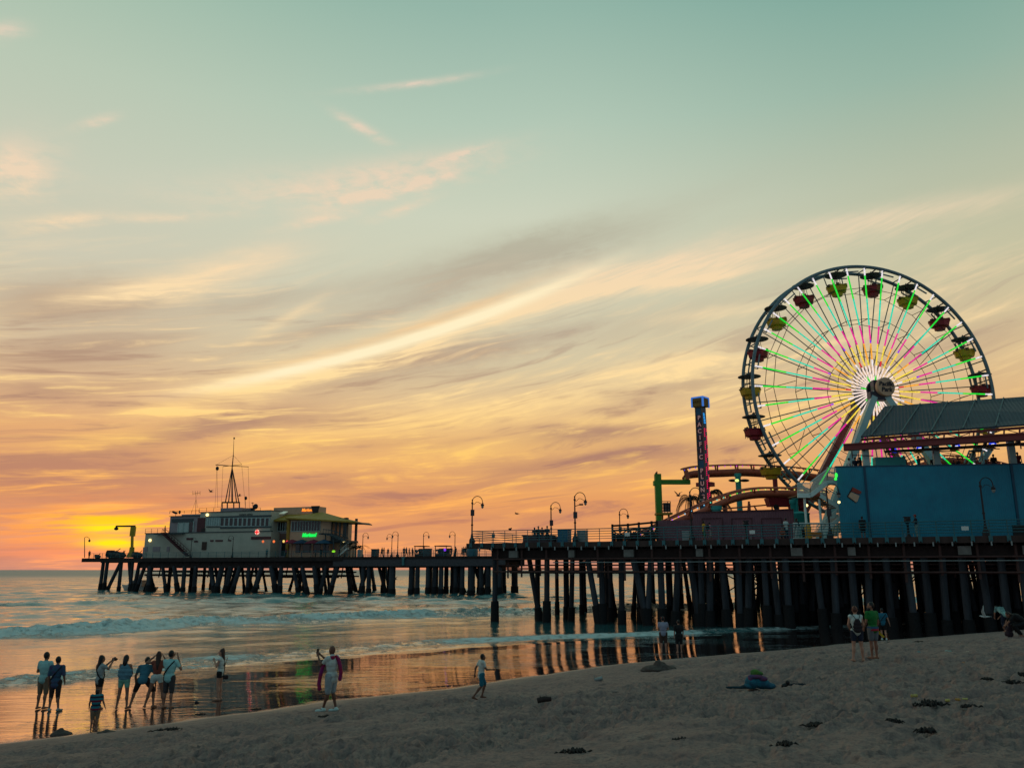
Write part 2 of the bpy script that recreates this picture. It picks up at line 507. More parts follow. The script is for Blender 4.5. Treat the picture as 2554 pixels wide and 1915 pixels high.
# numpy value noise, for the shapes of sand and water
def vnoise(x, y, seed=0):
    xi = np.floor(x).astype(np.int64); yi = np.floor(y).astype(np.int64)
    xf = x - xi; yf = y - yi
    u = xf * xf * xf * (xf * (xf * 6 - 15) + 10); v = yf * yf * yf * (yf * (yf * 6 - 15) + 10)
    def h(a, b):
        n = (a * 374761393 + b * 668265263 + seed * 982451653) & 0x7fffffff
        n = ((n ^ (n >> 13)) * 1274126177) & 0x7fffffff
        n = (n ^ (n >> 16)) & 0x7fffffff
        return (n % 100003) / 100003.0
    return (h(xi, yi) * (1 - u) + h(xi + 1, yi) * u) * (1 - v) + (h(xi, yi + 1) * (1 - u) + h(xi + 1, yi + 1) * u) * v
def fbm(x, y, seed=0, octs=4, gain=0.5):
    r = 0; a = 1; t = 0
    for k in range(octs):
        r = r + a * vnoise(x, y, seed + k * 17); t += a; a *= gain; x = x * 2.03 + 11.3; y = y * 2.03 + 4.7
    return r / t
def sstep(x, a, b):
    t = np.clip((x - a) / (b - a), 0, 1); return t * t * (3 - 2 * t)
def poly_dist(x, y, pts):
    """signed distance to an open polyline (positive on its right hand side) and arc position"""
    best = np.full(x.shape, 1e18); sd = np.zeros(x.shape); arc = np.zeros(x.shape); acc = 0.0
    for i in range(len(pts) - 1):
        ax, ay = pts[i]; bx, by = pts[i + 1]; dx, dy = bx - ax, by - ay; L2 = dx * dx + dy * dy; L = math.sqrt(L2)
        t = np.clip(((x - ax) * dx + (y - ay) * dy) / L2, 0, 1)
        qx, qy = x - ax - t * dx, y - ay - t * dy
        d = qx * qx + qy * qy
        k = d < best
        s = np.sign(dy * (x - ax) - dx * (y - ay))
        sd = np.where(k, s * np.sqrt(d), sd); arc = np.where(k, acc + t * L, arc); best = np.where(k, d, best)
        acc += L
    return sd, arc
# ------------------------------------------------------------------ beach and sea
SEA = -0.42
def ext(pts, a=300, b=300):
    p = [tuple(q) for q in pts]
    d0 = (Vector(p[0]) - Vector(p[1])).normalized(); d1 = (Vector(p[-1]) - Vector(p[-2])).normalized()
    return [tuple(Vector(p[0]) + d0 * a)] + p + [tuple(Vector(p[-1]) + d1 * b)]
SHORE = ext([at_z(px, py, 0)[:2] for px, py in ((0, 1851), (300, 1816), (468, 1795), (639, 1773), (800, 1748), (1100, 1719), (1498, 1660), (1697, 1641), (1954, 1620), (2122, 1603), (2504, 1573))])
def zsand(s):
    return np.where(s > 0, 2.7 * np.tanh(0.12 * s / 2.7), -0.16 * (1 - np.exp(np.minimum(s, 0) / 4)) + 0.018 * np.minimum(s, 0))
def ground_at(x, y):
    s, _ = poly_dist(np.array([float(x)]), np.array([float(y)]), SHORE)
    return float(zsand(s)[0]), float(s[0])
def ground_hit(px, py):
    d = ray(px, py); lo, hi = 4.0, 120.0
    f = lambda k: CAMZ + d.z * k - max(ground_at(d.x * k, d.y * k)[0], SEA)
    k = lo
    while f(k) > 0 and k < hi: k += 0.5
    a, b = k - 0.5, k
    for _ in range(30):
        m = (a + b) / 2
        if f(m) > 0: a = m
        else: b = m
    return Vector((d.x * b, d.y * b, CAMZ + d.z * b))

def fan(azs, rs):
    A, Q = np.meshgrid(np.radians(azs), rs)
    return np.sin(A) * Q, np.cos(A) * Q
def grid_mesh(name, x, y, z, attrs=None):
    n, m = x.shape
    me = bpy.data.meshes.new(name)
    co = np.stack([x, y, z], -1).reshape(-1, 3).astype(np.float32)
    i = np.arange(n * m).reshape(n, m)
    q = np.stack([i[:-1, :-1], i[:-1, 1:], i[1:, 1:], i[1:, :-1]], -1).reshape(-1, 4)
    me.vertices.add(n * m); me.vertices.foreach_set('co', co.ravel())
    me.loops.add(q.size); me.loops.foreach_set('vertex_index', q.ravel().astype(np.int32))
    me.polygons.add(len(q)); me.polygons.foreach_set('loop_start', np.arange(0, q.size, 4, dtype=np.int32))
    me.polygons.foreach_set('use_smooth', np.ones(len(q), dtype=bool))
    me.update(calc_edges=True)
    for k, val in (attrs or {}).items():
        a = me.attributes.new(k, 'FLOAT', 'POINT'); a.data.foreach_set('value', val.ravel().astype(np.float32))
    return me
def azspread(fine, lim, n, m):
    c = np.linspace(-fine, fine, n)
    o = np.linspace(fine, lim, m)[1:]
    return np.concatenate([-o[::-1], c, o])

# sand
azs = azspread(40, 88, 900, 60)
rs = np.concatenate([np.linspace(0.3, 7, 24)[:-1], 7 * 1.0062 ** np.arange(470)])
x, y = fan(azs, rs)
s, arc = poly_dist(x, y, SHORE)
z = zsand(s)
dry = 0.35 * sstep(s, 0.5, 2.5) + 0.65 * sstep(s, 2.5, 7.0)
rough_patch = sstep(fbm((x * .76 + y * .65) * 0.10, (y * .76 - x * .65) * 0.34, 3, 4), 0.36, 0.60)
pits = fbm(x * 2.7, y * 2.7, 11, 5, 0.68); ridg = 1 - np.abs(2 * fbm(x * 1.3 + 3, y * 1.3, 71, 4, 0.55) - 1) * 2.2
steps = np.minimum(vnoise(x * 1.55 + 7, y * 1.55, 31), vnoise(x * 1.9, y * 1.9 + 3, 47))
z = z + dry * (0.05 * (fbm(x * 0.5, y * 0.5, 5, 3) - 0.5) * 2 + (0.28 + 0.72 * rough_patch) * (0.36 * (pits - 0.5) + 0.06 * (ridg - 0.5) - 0.13 * sstep(steps, 0.36, 0.10)))
z = z + (1 - dry) * sstep(s, -0.3, 1.2) * 0.02 * (fbm(x * 1.2, y * 1.2, 8, 3) - 0.5)
z = z - sstep(s, -20, -60) * 1.5
wet = 1 - sstep(s + (fbm(x * 0.6, y * 0.6, 21, 3) - 0.5) * 1.0, -0.25, 0.9)
damp = 1 - sstep(s + (fbm(x * 0.5, y * 0.5, 23, 3) - 0.5) * 2.5, 0.2, 3.6)
me = grid_mesh('sand', x, y, z, {'wet': wet, 'damp': damp})
o = bpy.data.objects.new('sand', me); COL.objects.link(o); tag(o, kind='structure', label='trampled beach sand, wet and mirror smooth along the water')

def sand_material():
    m = bpy.data.materials.new('sand'); m.use_nodes = True; nt = m.node_tree; X.tree = nt
    b = nt.nodes['Principled BSDF']; L = nt.links
    t = nt.nodes.new('ShaderNodeTexCoord'); P = X(t.outputs['Object'])
    at = lambda n: X(nt_attr(nt, n))
    wet, damp = at('wet'), at('damp')
    n1 = fnoise(P, 1.3, 5, 0.6); n4 = fnoise(P, 4.2, 6, 0.72, 0.4); n2 = fnoise(P, 14, 5, 0.65); n3 = fnoise(P, 90, 3, 0.6)
    col = fmix(fclamp((n1 - 0.3) * 2.2), lin(128, 102, 98), lin(158, 131, 120))
    col = fmix(fclamp((n2 - 0.45) * 2.4), col, lin(86, 70, 76))
    col = fmix(fclamp((n3 - 0.5) * 1.6) * 0.5, col, lin(164, 140, 130))
    col = fmix(fstep(n4, 0.50, 0.66) * 0.62, col, lin(74, 60, 62))  # dark mottles: damp turned-over sand, with missing relief shade put into the colour
    col = fmix(damp * 0.55, col, lin(84, 68, 64))
    col = fmix(wet, col, lin(44, 35, 36))
    L.new(col.s, b.inputs['Base Color'])
    rg = fmad(wet, -0.80, 0.92); rg = fmad(damp * (1 - wet), -0.35, rg)
    rg = fmad(fstep(wet, 0.75, 1.0), -0.085, rg)
    L.new(rg.s, b.inputs['Roughness'])
    b.inputs['IOR'].default_value = 1.8
    L.new(fmad(wet, 0.9, 0.25).s, b.inputs['Specular IOR Level'])
    # thin film of water: faint ripples along the shore
    mp = nt.nodes.new('ShaderNodeMapping'); L.new(P.s, mp.inputs[0]); mp.inputs['Rotation'].default_value = (0, 0, R(-14)); mp.inputs['Scale'].default_value = (0.35, 1.7, 1)
    rip = fnoise(X(mp.outputs[0]), 1.6, 4, 0.55, 0.4)
    patch = fstep(fnoise(P, 0.16, 3, 0.5), 0.42, 0.62)
    h = rip * wet * fmad(patch, 0.024, 0.006) + (n2 * 0.05 + n3 * 0.008) * (1 - wet) * fmad(damp, -0.7, 1.0)
    bp = nt.nodes.new('ShaderNodeBump'); bp.inputs['Strength'].default_value = 1.0; bp.inputs['Distance'].default_value = 1.0
    L.new(h.s, bp.inputs['Height']); L.new(bp.outputs[0], b.inputs['Normal'])
    return m
def nt_attr(nt, n):
    a = nt.nodes.new('ShaderNodeAttribute'); a.attribute_name = n; return a.outputs['Fac']
me.materials.append(sand_material())

# sea: one sheet to the horizon, swell, two lines of breakers and a thin swash line
azs = azspread(37, 88, 760, 50)
rs = np.concatenate([17 * 1.0052 ** np.arange(640), 17 * 1.0052 ** 639 * 1.05 ** np.arange(1, 88)])
x, y = fan(azs, rs)
rr = np.hypot(x, y); cell = rr * 0.0052
s, arc = poly_dist(x, y, SHORE)
off = -s
near = sstep(off, 16, 95)
h = np.zeros_like(x); rng = np.random.RandomState(5)
base_dir = math.atan2(-0.75, 0.45)
for k in range(90):
    lam = 0.6 * (14 / 0.6) ** rng.rand(); th = base_dir + rng.randn() * (0.7 if lam < 4 else 0.4)
    kx, ky = math.cos(th) * 2 * math.pi / lam, math.sin(th) * 2 * math.pi / lam
    amp = 0.0080 * lam ** 0.80
    fade = np.clip((lam / np.maximum(cell, 1e-3) - 2.2) / 3, 0, 1)
    h += amp * fade * np.sin(kx * x + ky * y + rng.rand() * 6.28 + 1.5 * vnoise(x / lam / 3, y / lam / 3, k))
h *= (0.06 + 0.94 * near) * (0.75 + 0.5 * vnoise(x * 0.02, y * 0.02, 77))
foam = np.zeros_like(x)
def breaker(pts, H, back, front, f0, f1, strength, seed, ragged):
    global h, foam
    line = ext(pts, 200, 120)
    d, a = poly_dist(x, y, line)                       # positive towards the beach
    d = d + (fbm(a * 0.12, a * 0 + seed, seed, 3) - 0.5) * ragged
    hv = 0.65 + 0.7 * fbm(a * 0.09, a * 0 + 1.7, seed + 3, 3)
    prof = np.where(d < 0, np.exp(-(d / back) ** 2), np.exp(-(d / front) ** 2))
    lump = 0.6 + 0.8 * fbm(a * 1.3, d * 1.5, seed + 5, 5, 0.6)
    fo = sstep(d, -f0, -f0 * 0.2) * (1 - sstep(d, f1 * 0.7, f1 * 1.25))
    patch = 0.35 + 0.65 * sstep(fbm(a * 0.10, d * 0.15 + 9, seed + 9, 3), 0.30, 0.55)
    h += H * hv * prof * (1 + fo * (lump - 1)) + fo * H * 0.35 * (lump - 1.0)
    foam = np.maximum(foam, fo * strength * patch)
    tail = np.exp(-np.maximum(-d, 0) / (back * 1.8)) * (d < 0) * sstep(fbm(a * 0.25, d * 0.5, seed + 13, 4), 0.52, 0.70)
    foam = np.maximum(foam, 0.55 * tail * strength)
def wpts(l, z): return [at_z(px, py, z)[:2] for px, py in l]
breaker(wpts([(0, 1583), (230, 1572), (460, 1558), (800, 1545), (1150, 1534), (1450, 1524), (1800, 1514)], SEA), 0.60, 4.5, 1.7, 1.4, 4.0, 1.0, 40, 3.0)
breaker(wpts([(0, 1702), (240, 1682), (468, 1656), (640, 1640), (880, 1618), (1100, 1602), (1400, 1590), (1700, 1580), (1900, 1572)], SEA), 0.15, 3.0, 0.6, 2.4, 1.6, 1.0, 60, 2.0)
breaker(wpts([(640, 1652), (880, 1632), (1100, 1615), (1400, 1598), (1700, 1589), (2100, 1578)], SEA), 0.05, 1.2, 0.4, 0.5, 0.5, 0.8, 80, 1.2)
breaker(wpts([(0, 1512), (500, 1502), (1000, 1494), (1500, 1488)], SEA), 0.30, 5.0, 1.6, 0.3, 0.6, 0.5, 90, 6.0)
z = SEA + h
z = z - sstep(s, -1.5, 6) * 1.2
me = grid_mesh('sea', x, y, z, {'foam': foam, 'far': sstep(rr, 90, 900), 'chop': sstep(off, 30, 110)})
o = bpy.data.objects.new('sea', me); COL.objects.link(o); tag(o, kind='structure', label='rippled sea with two lines of breaking surf')
def sea_material():
    m = bpy.data.materials.new('sea'); m.use_nodes = True; nt = m.node_tree; X.tree = nt
    b = nt.nodes['Principled BSDF']; L = nt.links
    P = X(nt.nodes.new('ShaderNodeTexCoord').outputs['Object'])
    f = X(nt_attr(nt, 'foam'))
    n = fnoise(P, 1.9, 7, 0.7, 0.4)
    fm = fstep(f + (n - 0.5) * 2.6 * fclamp(f * 6), 0.38, 0.95) * 0.85
    L.new(fmix(fm, (0.050, 0.165, 0.175, 1), (0.70, 0.82, 0.82, 1)).s, b.inputs['Base Color'])
    L.new((fmad(fm, 0.75, 0.07) + X(nt_attr(nt, 'far')) * 0.38).s, b.inputs['Roughness'])
    b.inputs['IOR'].default_value = 1.85
    mp = nt.nodes.new('ShaderNodeMapping'); L.new(P.s, mp.inputs[0]); mp.inputs['Rotation'].default_value = (0, 0, R(-20)); mp.inputs['Scale'].default_value = (0.5, 1.2, 1)
    w = fnoise(X(mp.outputs[0]), 2.2, 4, 0.55, 0.3)
    w2 = fnoise(X(mp.outputs[0]), 7.5, 3, 0.55, 0.2)
    chop = X(nt_attr(nt, 'chop'))
    hgt = w * fmad(chop, 0.05, 0.022) + w2 * fmad(chop, .012, .008) + n * fm * 0.35
    bp = nt.nodes.new('ShaderNodeBump'); bp.inputs['Strength'].default_value = 1.0; bp.inputs['Distance'].default_value = 1.0
    L.new(hgt.s, bp.inputs['Height']); L.new(bp.outputs[0], b.inputs['Normal'])
    return m
me.materials.append(sea_material())
# ------------------------------------------------------------------ the piers
DECK = 6.45
A0 = at_z(1163, 1355.5, DECK); A1 = at_z(2528, 1335.5, DECK)
AX = (A1 - A0).normalized(); BX = Vector((-AX.y, AX.x, 0))
if BX.y < 0: BX = -BX
def pp(a, b, z): return A0 + AX * a + BX * b + Vector((0, 0, z - DECK))
def on_b(px, py, b):
    """where the line of sight to a photo point meets the upright plane b in the pier's own axes -> (a, z)"""
    d = ray(px, py); o = Vector((0, 0, CAMZ)); p0 = A0 + BX * b
    k = (p0 - o).dot(BX) / d.dot(BX); q = o + d * k
    return (q - A0).dot(AX), q.z
def a_at(px, b=0.0): return on_b(px, 1350, b)[0]
PM = Matrix((AX, BX, (0, 0, 1))).transposed()           # pier axes -> world

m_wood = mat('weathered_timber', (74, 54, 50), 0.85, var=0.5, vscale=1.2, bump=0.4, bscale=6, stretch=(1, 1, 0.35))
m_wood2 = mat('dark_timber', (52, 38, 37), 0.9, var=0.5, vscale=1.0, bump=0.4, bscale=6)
m_pile = mat('pile_timber', (64, 68, 76), 0.85, var=0.6, vscale=1.6, bump=0.5, bscale=7, stretch=(1, 1, 0.12), second=(22, 20, 26))
m_growth = mat('mussel_growth', (26, 24, 27), 0.9, var=0.5, vscale=6, bump=1.0, bscale=9)
m_teal = mat('teal_paint', (52, 108, 116), 0.5, var=0.3, vscale=5)
m_galv = mat('galvanised_steel', (150, 156, 156), 0.45, 0.4, var=0.25, vscale=4)
m_rust = mat('rusty_pipe', (86, 56, 52), 0.75, var=0.5, vscale=3)
m_conc = mat('stained_concrete', (128, 124, 120), 0.85, var=0.4, vscale=2)
LEN = 78.0; WID = 46.0

def pile(parent, x, y, top, lean=(0, 0), r=0.21, foot=None, n=9, seed=0, flare=1.0):
    """one round pile: upper shaft, thicker shell-covered lower end"""
    rng = random.Random(seed)
    zb = min(ground_at(x, y)[0], SEA) - 0.8
    L = top - zb
    def p(t): return Vector((x - lean[0] * (1 - t) * 1.0, y - lean[1] * (1 - t), zb + L * t))
    z_g = SEA + 1.25 + rng.uniform(-0.3, 0.6)
    tg = (z_g - zb) / L
    pts = []; rr = []
    for t in (tg, tg + 0.02, (tg + 1) / 2, 1.0):
        pts.append(p(t)); rr.append(r * (1.06 - 0.06 * t))
    mb = MB(); mb.m = 0; mb.path(pts, rr, n)
    mb.m = 1
    k = 6; q = []; qr = []
    for i in range(k + 1):
        t = tg * i / k * 1.01
        q.append(p(t)); qr.append(r * flare * (1.18 + 0.10 * rng.random() + 0.22 * (1 - i / k)))
    mb.path(q, qr, n)
    return mb

pier = thing('amusement_pier', 'wide dark timber pier on tall piles carrying the rides', 'pier', tuple(pp(0, 0, DECK)))
d = MB()
d.hexa([pp(a, b, DECK - 0.12) for a, b in ((0.15, 0.1), (LEN, 0.1), (LEN, WID), (3.0, WID))], [pp(a, b, DECK) for a, b in ((0.15, 0.1), (LEN, 0.1), (LEN, WID), (3.0, WID))])
d.build('deck', m_wood, pier)
f = MB(); f.hexa([pp(a, b, DECK - 0.46) for a, b in ((0, 0), (LEN, 0), (LEN, 0.22), (0, 0.22))], [pp(a, b, DECK + 0.02) for a, b in ((0, 0), (LEN, 0), (LEN, 0.22), (0, 0.22))])
f.hexa([pp(a, b, DECK - 0.44) for a, b in ((0.02, 0.225), (3.0, WID), (3.2, WID), (0.22, 0.225))], [pp(a, b, DECK - 0.125) for a, b in ((0.02, 0.225), (3.0, WID), (3.2, WID), (0.22, 0.225))])
f.build('fascia_beam', m_wood, pier)
j = MB()
for a in np.arange(2.2, LEN, 0.62):                       # joists and the beams that carry them
    j.hexa([pp(a + e, b, DECK - 0.60) for e, b in ((0, 0.3), (0.12, 0.3), (0.12, WID - 1), (0, WID - 1))], [pp(a + e, b, DECK - 0.13) for e, b in ((0, 0.3), (0.12, 0.3), (0.12, WID - 1), (0, WID - 1))])
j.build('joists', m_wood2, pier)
g = MB()
for b in (0.8, 6.5, 12.5, 18.5, 24.5, 30.5, 36.5, 42.5):
    a0 = 2.2 if b < 3 else 3.4
    g.hexa([pp(a, q, DECK - 1.38) for a, q in ((a0, b), (LEN, b), (LEN, b + 0.36), (a0, b + 0.36))], [pp(a, q, DECK - 0.61) for a, q in ((a0, b), (LEN, b), (LEN, b + 0.36), (a0, b + 0.36))])
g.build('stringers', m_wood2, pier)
for i, a in enumerate(np.arange(3.0, LEN, 2.4)):         # wooden hangers and pipes under the edge
    w = MB(); w.bar(pp(a, 0.45, DECK - 0.47), pp(a, 0.45, DECK - 2.75 - 0.25 * (i % 3)), 0.16, 0.10)
    if i % 2: w.build('hanger', m_rust, pier); w = MB(); w.bar(pp(a + 0.9, 2.6, DECK - 1.3), pp(a + 0.9, 2.6, DECK - 2.9), 0.14, 0.14)
    if i % 2 == 0 and a < 30: w.build('hanger', m_rust, pier); w = MB(); w.bar(pp(a + 0.6, 1.4, DECK - 1.5), pp(a + 0.6, 1.4, DECK - 3.1), 0.16, 0.16)
    w.build('hanger', m_rust, pier)
q = MB()
for z, b, r in ((DECK - 1.42, 0.33, 0.075), (DECK - 2.52, 0.33, 0.075), (DECK - 1.95, 1.3, 0.06), (DECK - 2.25, 2.3, 0.06), (DECK - 2.6, 4.0, 0.09)):
    q.tube(pp(2.6, b, z), pp(LEN, b, z - 0.02), r, n=6)
q.build('service_pipes', m_rust, pier)
q = MB(); q.tube(pp(8.5, 0.30, DECK - 1.72), pp(LEN, 0.30, DECK - 1.70), 0.04, n=6); q.build('water_pipe', m_galv, pier)
for i, a in enumerate(np.arange(1.4, LEN - 6, 1.24)):
    if i > 46: break
    q = MB(); q.box(pp(a, -0.05, DECK - 0.52), (0.09, 0.16, 0.30), PM); q.build('drain_spout', m_galv, pier)
for i, a in enumerate((4.6, 10.2, 15.4, 21.4, 29.0, 33.0, 40.6, 44.5, 50.0)):
    q = MB(); q.box(pp(a, 0.5, DECK - 0.98), (0.55 if i % 2 else 0.85, 0.3, 0.62), PM); q.build('beam_end', m_conc, pier)
# bracing planks low between the piles at the far left
q = MB()
for a in np.arange(3.0, 26, 2.0):
    q.bar(pp(a, 3.0, DECK - 2.45), pp(a + 1.2, 3.0, DECK - 2.45), 0.3, 0.22)
q.build('catwalk', m_wood2, pier)
rb = random.Random(9)
for k in range(34):                                       # loose cross-bracing between the inner piles
    a = 18 + rb.uniform(0, 44); b = rb.choice((6.6, 12.6, 18.6)); q = MB(); q.bar(pp(a, b, DECK - rb.uniform(1.6, 3.0)), pp(a + rb.uniform(2, 4) * rb.choice((-1, 1)), b, DECK - rb.uniform(3.8, 5.6)), .26, .1); q.build('cross_brace', m_wood2, pier)
# piles: front row as the photograph shows it, then rows behind
plist = []
for px, lean, r in ((1235, 0, .245), (1320, -1.25, .235), (1364, 0.1, .245), (1408, 0.0, .15), (1427, 0.25, .22), (1465, -1.1, .25), (1499, 0, .25), (1521, 0.1, .2), (1548, 0.1, .24), (1578, -1.3, .28), (1600, .15, .23),
                    (1622, .6, .25), (1645, 0, .27), (1690, .6, .26), (1718, -.7, .26), (1745, .1, .24), (1768, .3, .27), (1798, -.2, .27), (1838, .1, .25), (1866, .5, .26), (1902, 0, .24), (1923, -.3, .24), (1955, 0, .27), (1992, .1, .22), (2030, -.3, .24), (2075, .2, .26), (2118, 0, .27),
                    (2160, .3, .25), (2205, 0, .26), (2255, -.2, .26), (2300, .0, .27), (2345, .2, .25), (2393, 0, .26), (2440, -.2, .25), (2490, 0, .27), (2540, 0, .25)):
    b = 1.0 if r > .235 else 3.2 + (px % 5) * 0.7
    plist.append((a_at(px, b), b, lean, r))
rng = random.Random(4)
for b, a0, st in ((7.0, 4.2, 3.1), (13.0, 3.8, 3.4), (19, 4.6, 3.8), (25, 4.6, 4.2), (31, 9, 3.6), (37, 6, 4.4), (43, 12, 4.6)):
    a = a0
    while a < 64:
        plist.append((a, b + rng.uniform(-.3, .3), rng.choice((0, 0, 0, .6, -.7)), rng.uniform(.19, .25)))
        a += st * rng.uniform(.7, 1.3) * (1.0 if a < 15 else (0.62 if a < 22 else .30))
rest = MB(); rest_n = 0
for i, (a, b, lean, r) in enumerate(plist):
    p = pp(a, b, 0)
    mb = pile(pier, p.x, p.y, DECK - 1.4, lean=(AX.x * lean, AX.y * lean), r=r, seed=i, n=10 if i < 36 else 8, flare=1.22 if i < 36 else 1.0)
    if i < 96: mb.build('pile', [m_pile, m_growth], pier)
    else:
        o = len(rest.v); rest.v += mb.v; rest.f += [tuple(k + o for k in f_) for f_ in mb.f]; rest.sm += mb.sm; rest.c += mb.c; rest.mi += mb.mi
if rest.v:
    o = rest.build('piles', [m_pile, m_growth], pier); o['kind'] = 'stuff'

# railing along the edge
rail = thing('pier_railing', 'five bar teal pipe railing along the edge of the near pier', 'railing', tuple(pp(0, 0, DECK)))
q = MB()
for k in range(5):
    z = DECK + 0.28 + 0.21 * k
    q.tube(pp(0.5, 0.1, z), pp(LEN, 0.1, z), 0.028 if k < 4 else 0.036, n=6)
for z in (0.28, 0.49, 0.70, 0.91, 1.12):
    q.tube(pp(0.5, 0.1, DECK + z), pp(2.0, 22, DECK + z), 0.028, n=6)
q.build('rails', m_teal, rail)
for i, a in enumerate(np.arange(0.5, LEN, 1.13)):
    q = MB(); q.tube(pp(a, 0.1, DECK), pp(a, 0.1, DECK + 1.15), 0.033, n=6); q.build('post', m_teal, rail)
    q = MB(); q.box(pp(a, -0.06, DECK - 0.14), (0.26, 0.10, 0.34), PM)
    q.box(pp(a - 0.09, -0.07, DECK - 0.35), (0.06, 0.09, 0.09), PM); q.box(pp(a + 0.09, -0.07, DECK - 0.35), (0.06, 0.09, 0.09), PM)
    q.build('post_bracket', m_teal, rail)
q = MB()
for a, b in ((0.7, 4), (1.0, 8), (1.3, 12), (1.6, 16)): q.tube(pp(a, b, DECK), pp(a, b, DECK + 1.15), 0.033, n=6)
q.build('end_posts', m_teal, rail)

# ---- the long pier behind: bridge span and the wide end platform
E0 = at_y(1262, 1390, 147.5); E0.z = DECK
E1 = at_y(205, 1390, 180.5); E1.z = DECK
CX = (E1 - E0).normalized(); DX_ = Vector((CX.y, -CX.x, 0))
if DX_.y < 0: DX_ = -DX_
def qq(a, b, z): return E0 + CX * a + DX_ * b + Vector((0, 0, z - DECK))
QM = Matrix((CX, DX_, (0, 0, 1))).transposed()
def on_e(px, py, b):
    dd = ray(px, py); o = Vector((0, 0, CAMZ)); k = (E0 + DX_ * b - o).dot(DX_) / dd.dot(DX_); p = o + dd * k
    return (p - E0).dot(CX), p.z
def e_at(px, b=0.0): return on_e(px, 1400, b)[0]
def EP(px, py, b):
    a, z = on_e(px, py, b); return qq(a, b, z)
def slab(mb, fr, a0, a1, b0, b1, z0, z1):
    c = ((a0, b0), (a1, b0), (a1, b1), (a0, b1))
    mb.hexa([fr(a, b, z0) for a, b in c], [fr(a, b, z1) for a, b in c]); return mb
aS = e_at(842); aL = e_at(345); aT = e_at(205)
br = thing('bridge_pier', 'narrow pier span with a deep grey beam leading out to the far buildings', 'pier', tuple(qq(0, 0, DECK)))
slab(MB(), qq, -30, aS, 0, 11, DECK - 0.25, DECK).build('deck', m_wood, br)
q = MB(); slab(q, qq, 0.2, aS + 1, 0.05, 0.5, 4.75, DECK - 0.26); slab(q, qq, 0.2, aS + 1, 10, 10.5, 4.75, DECK - 0.26); q.build('side_beam', mat('old_grey_beam', (78, 74, 80), 0.8, var=0.4), br)
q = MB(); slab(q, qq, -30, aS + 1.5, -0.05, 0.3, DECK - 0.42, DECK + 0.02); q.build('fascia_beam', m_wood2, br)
q = MB()
for i, a in enumerate(np.arange(1, aS, 1.5)): slab(q, qq, a, a + 0.35, 0.6, 9.9, 4.5, 5.6)
q.build('joists', m_wood2, br)
for px, rows in ((915, 2), (973, 1), (1036, 2), (1095, 3), (1148, 2), (1170, 1), (1212, 2), (1240, 1)):
    for k in range(rows):
        a = e_at(px) + k * 1.3
        for b in (1.0, 9.0):
            p = qq(a, b, 0)
            pile(br, p.x, p.y, 4.8, r=0.42 if rows > 1 else 0.6, seed=px + k, n=10).build('pile', [m_pile, m_growth], br)
for px, ln in ((905, 2.9), (930, -2.6), (1120, -3.6), (1172, -3.0), (1205, 2.0)):
    p = qq(e_at(px) + 0.4, 3.0, 0)
    pile(br, p.x, p.y, 4.8, lean=(CX.x * -ln, CX.y * -ln), r=0.32, seed=px).build('pile', [m_pile, m_growth], br)
q = MB()
for k in range(4):
    z = DECK + 0.3 + 0.27 * k
    q.tube(qq(-2, 0.1, z), qq(aS, 0.1, z), 0.03, n=5); q.tube(qq(-2, 10.8, z), qq(aS, 10.8, z), 0.03, n=5)
for a in np.arange(0, aS, 2.0):
    for b in (0.1, 10.8): q.tube(qq(a, b, DECK), qq(a, b, DECK + 1.15), 0.04, n=5)
tag(q.build('bridge_railing', m_teal), 'thin dark railing along the narrow pier span', 'railing')

ep = thing('end_platform', 'wide pier platform far out over the sea under the harbor office', 'pier', tuple(qq(aS, 0, DECK)))
slab(MB(), qq, aS - 1, aL, 0, 20, DECK - 0.3, DECK).build('deck', m_wood, ep)
slab(MB(), qq, aL, aT, 2, 20, DECK - 0.3, DECK).build('landing_deck', m_wood, ep)
q = MB(); slab(q, qq, aS - 1, aT + 0.1, -0.1, 0.25, DECK - 0.75, DECK + 0.05)
q.build('fascia_beam', m_wood2, ep)
q = MB()
for b in (0.6, 6, 12, 18): slab(q, qq, aS, aL, b, b + 0.6, DECK - 2.0, DECK - 0.31)
slab(q, qq, aL, aT - 2, 3, 3.5, DECK - 0.9, DECK - 0.31)
for i, a in enumerate(np.arange(aS + 1, aL - 1, 2.6)): slab(q, qq, a, a + 0.5, 0.5, 19, DECK - 1.3, DECK - 0.32)
q.build('beams', m_wood2, ep)
q = MB()
for k, z in enumerate((DECK - 2.6, DECK - 3.4)):
    q.tube(qq(aS - 2, 1.5 + k, z), qq(aL, 1.5 + k, z), 0.13, n=6); q.tube(qq(aS, 7 + k, z - .2), qq(aL, 7 + k, z - .2), 0.13, n=6)
for i, a in enumerate(np.arange(aS, aL, 3.1)): q.bar(qq(a, 2, DECK - 2), qq(a + 0.3, 2, DECK - 3.9), 0.2)
slab(q, qq, aS + 2, aS + 16, 3, 4, DECK - 3.9, DECK - 3.6); slab(q, qq, aL - 14, aL, 2, 3, DECK - 3.6, DECK - 3.2)
q.build('braces', m_wood2, ep)
rng = random.Random(12); n = 0; rest = MB()
for b in (0.9, 4, 9, 14, 19):
    a = aS + rng.uniform(0, 1)
    while a < aL + 0.5:
        p = qq(a, b, 0); ln = rng.choice((0, 0, 1.6, -1.6, 2.4, -2.4))
        mb = pile(ep, p.x, p.y, DECK - 1.6, lean=(CX.x * ln, CX.y * ln), r=rng.uniform(.36, .55) if b < 3 else rng.uniform(.25, .38), seed=n, n=8)
        if n < 92: mb.build('pile', [m_pile, m_growth], ep)
        else:
            o = len(rest.v); rest.v += mb.v; rest.f += [tuple(k + o for k in f_) for f_ in mb.f]; rest.sm += mb.sm; rest.c += mb.c; rest.mi += mb.mi
        n += 1; a += rng.uniform(2.0, 3.6) if b < 3 else rng.uniform(4.0, 7.5)
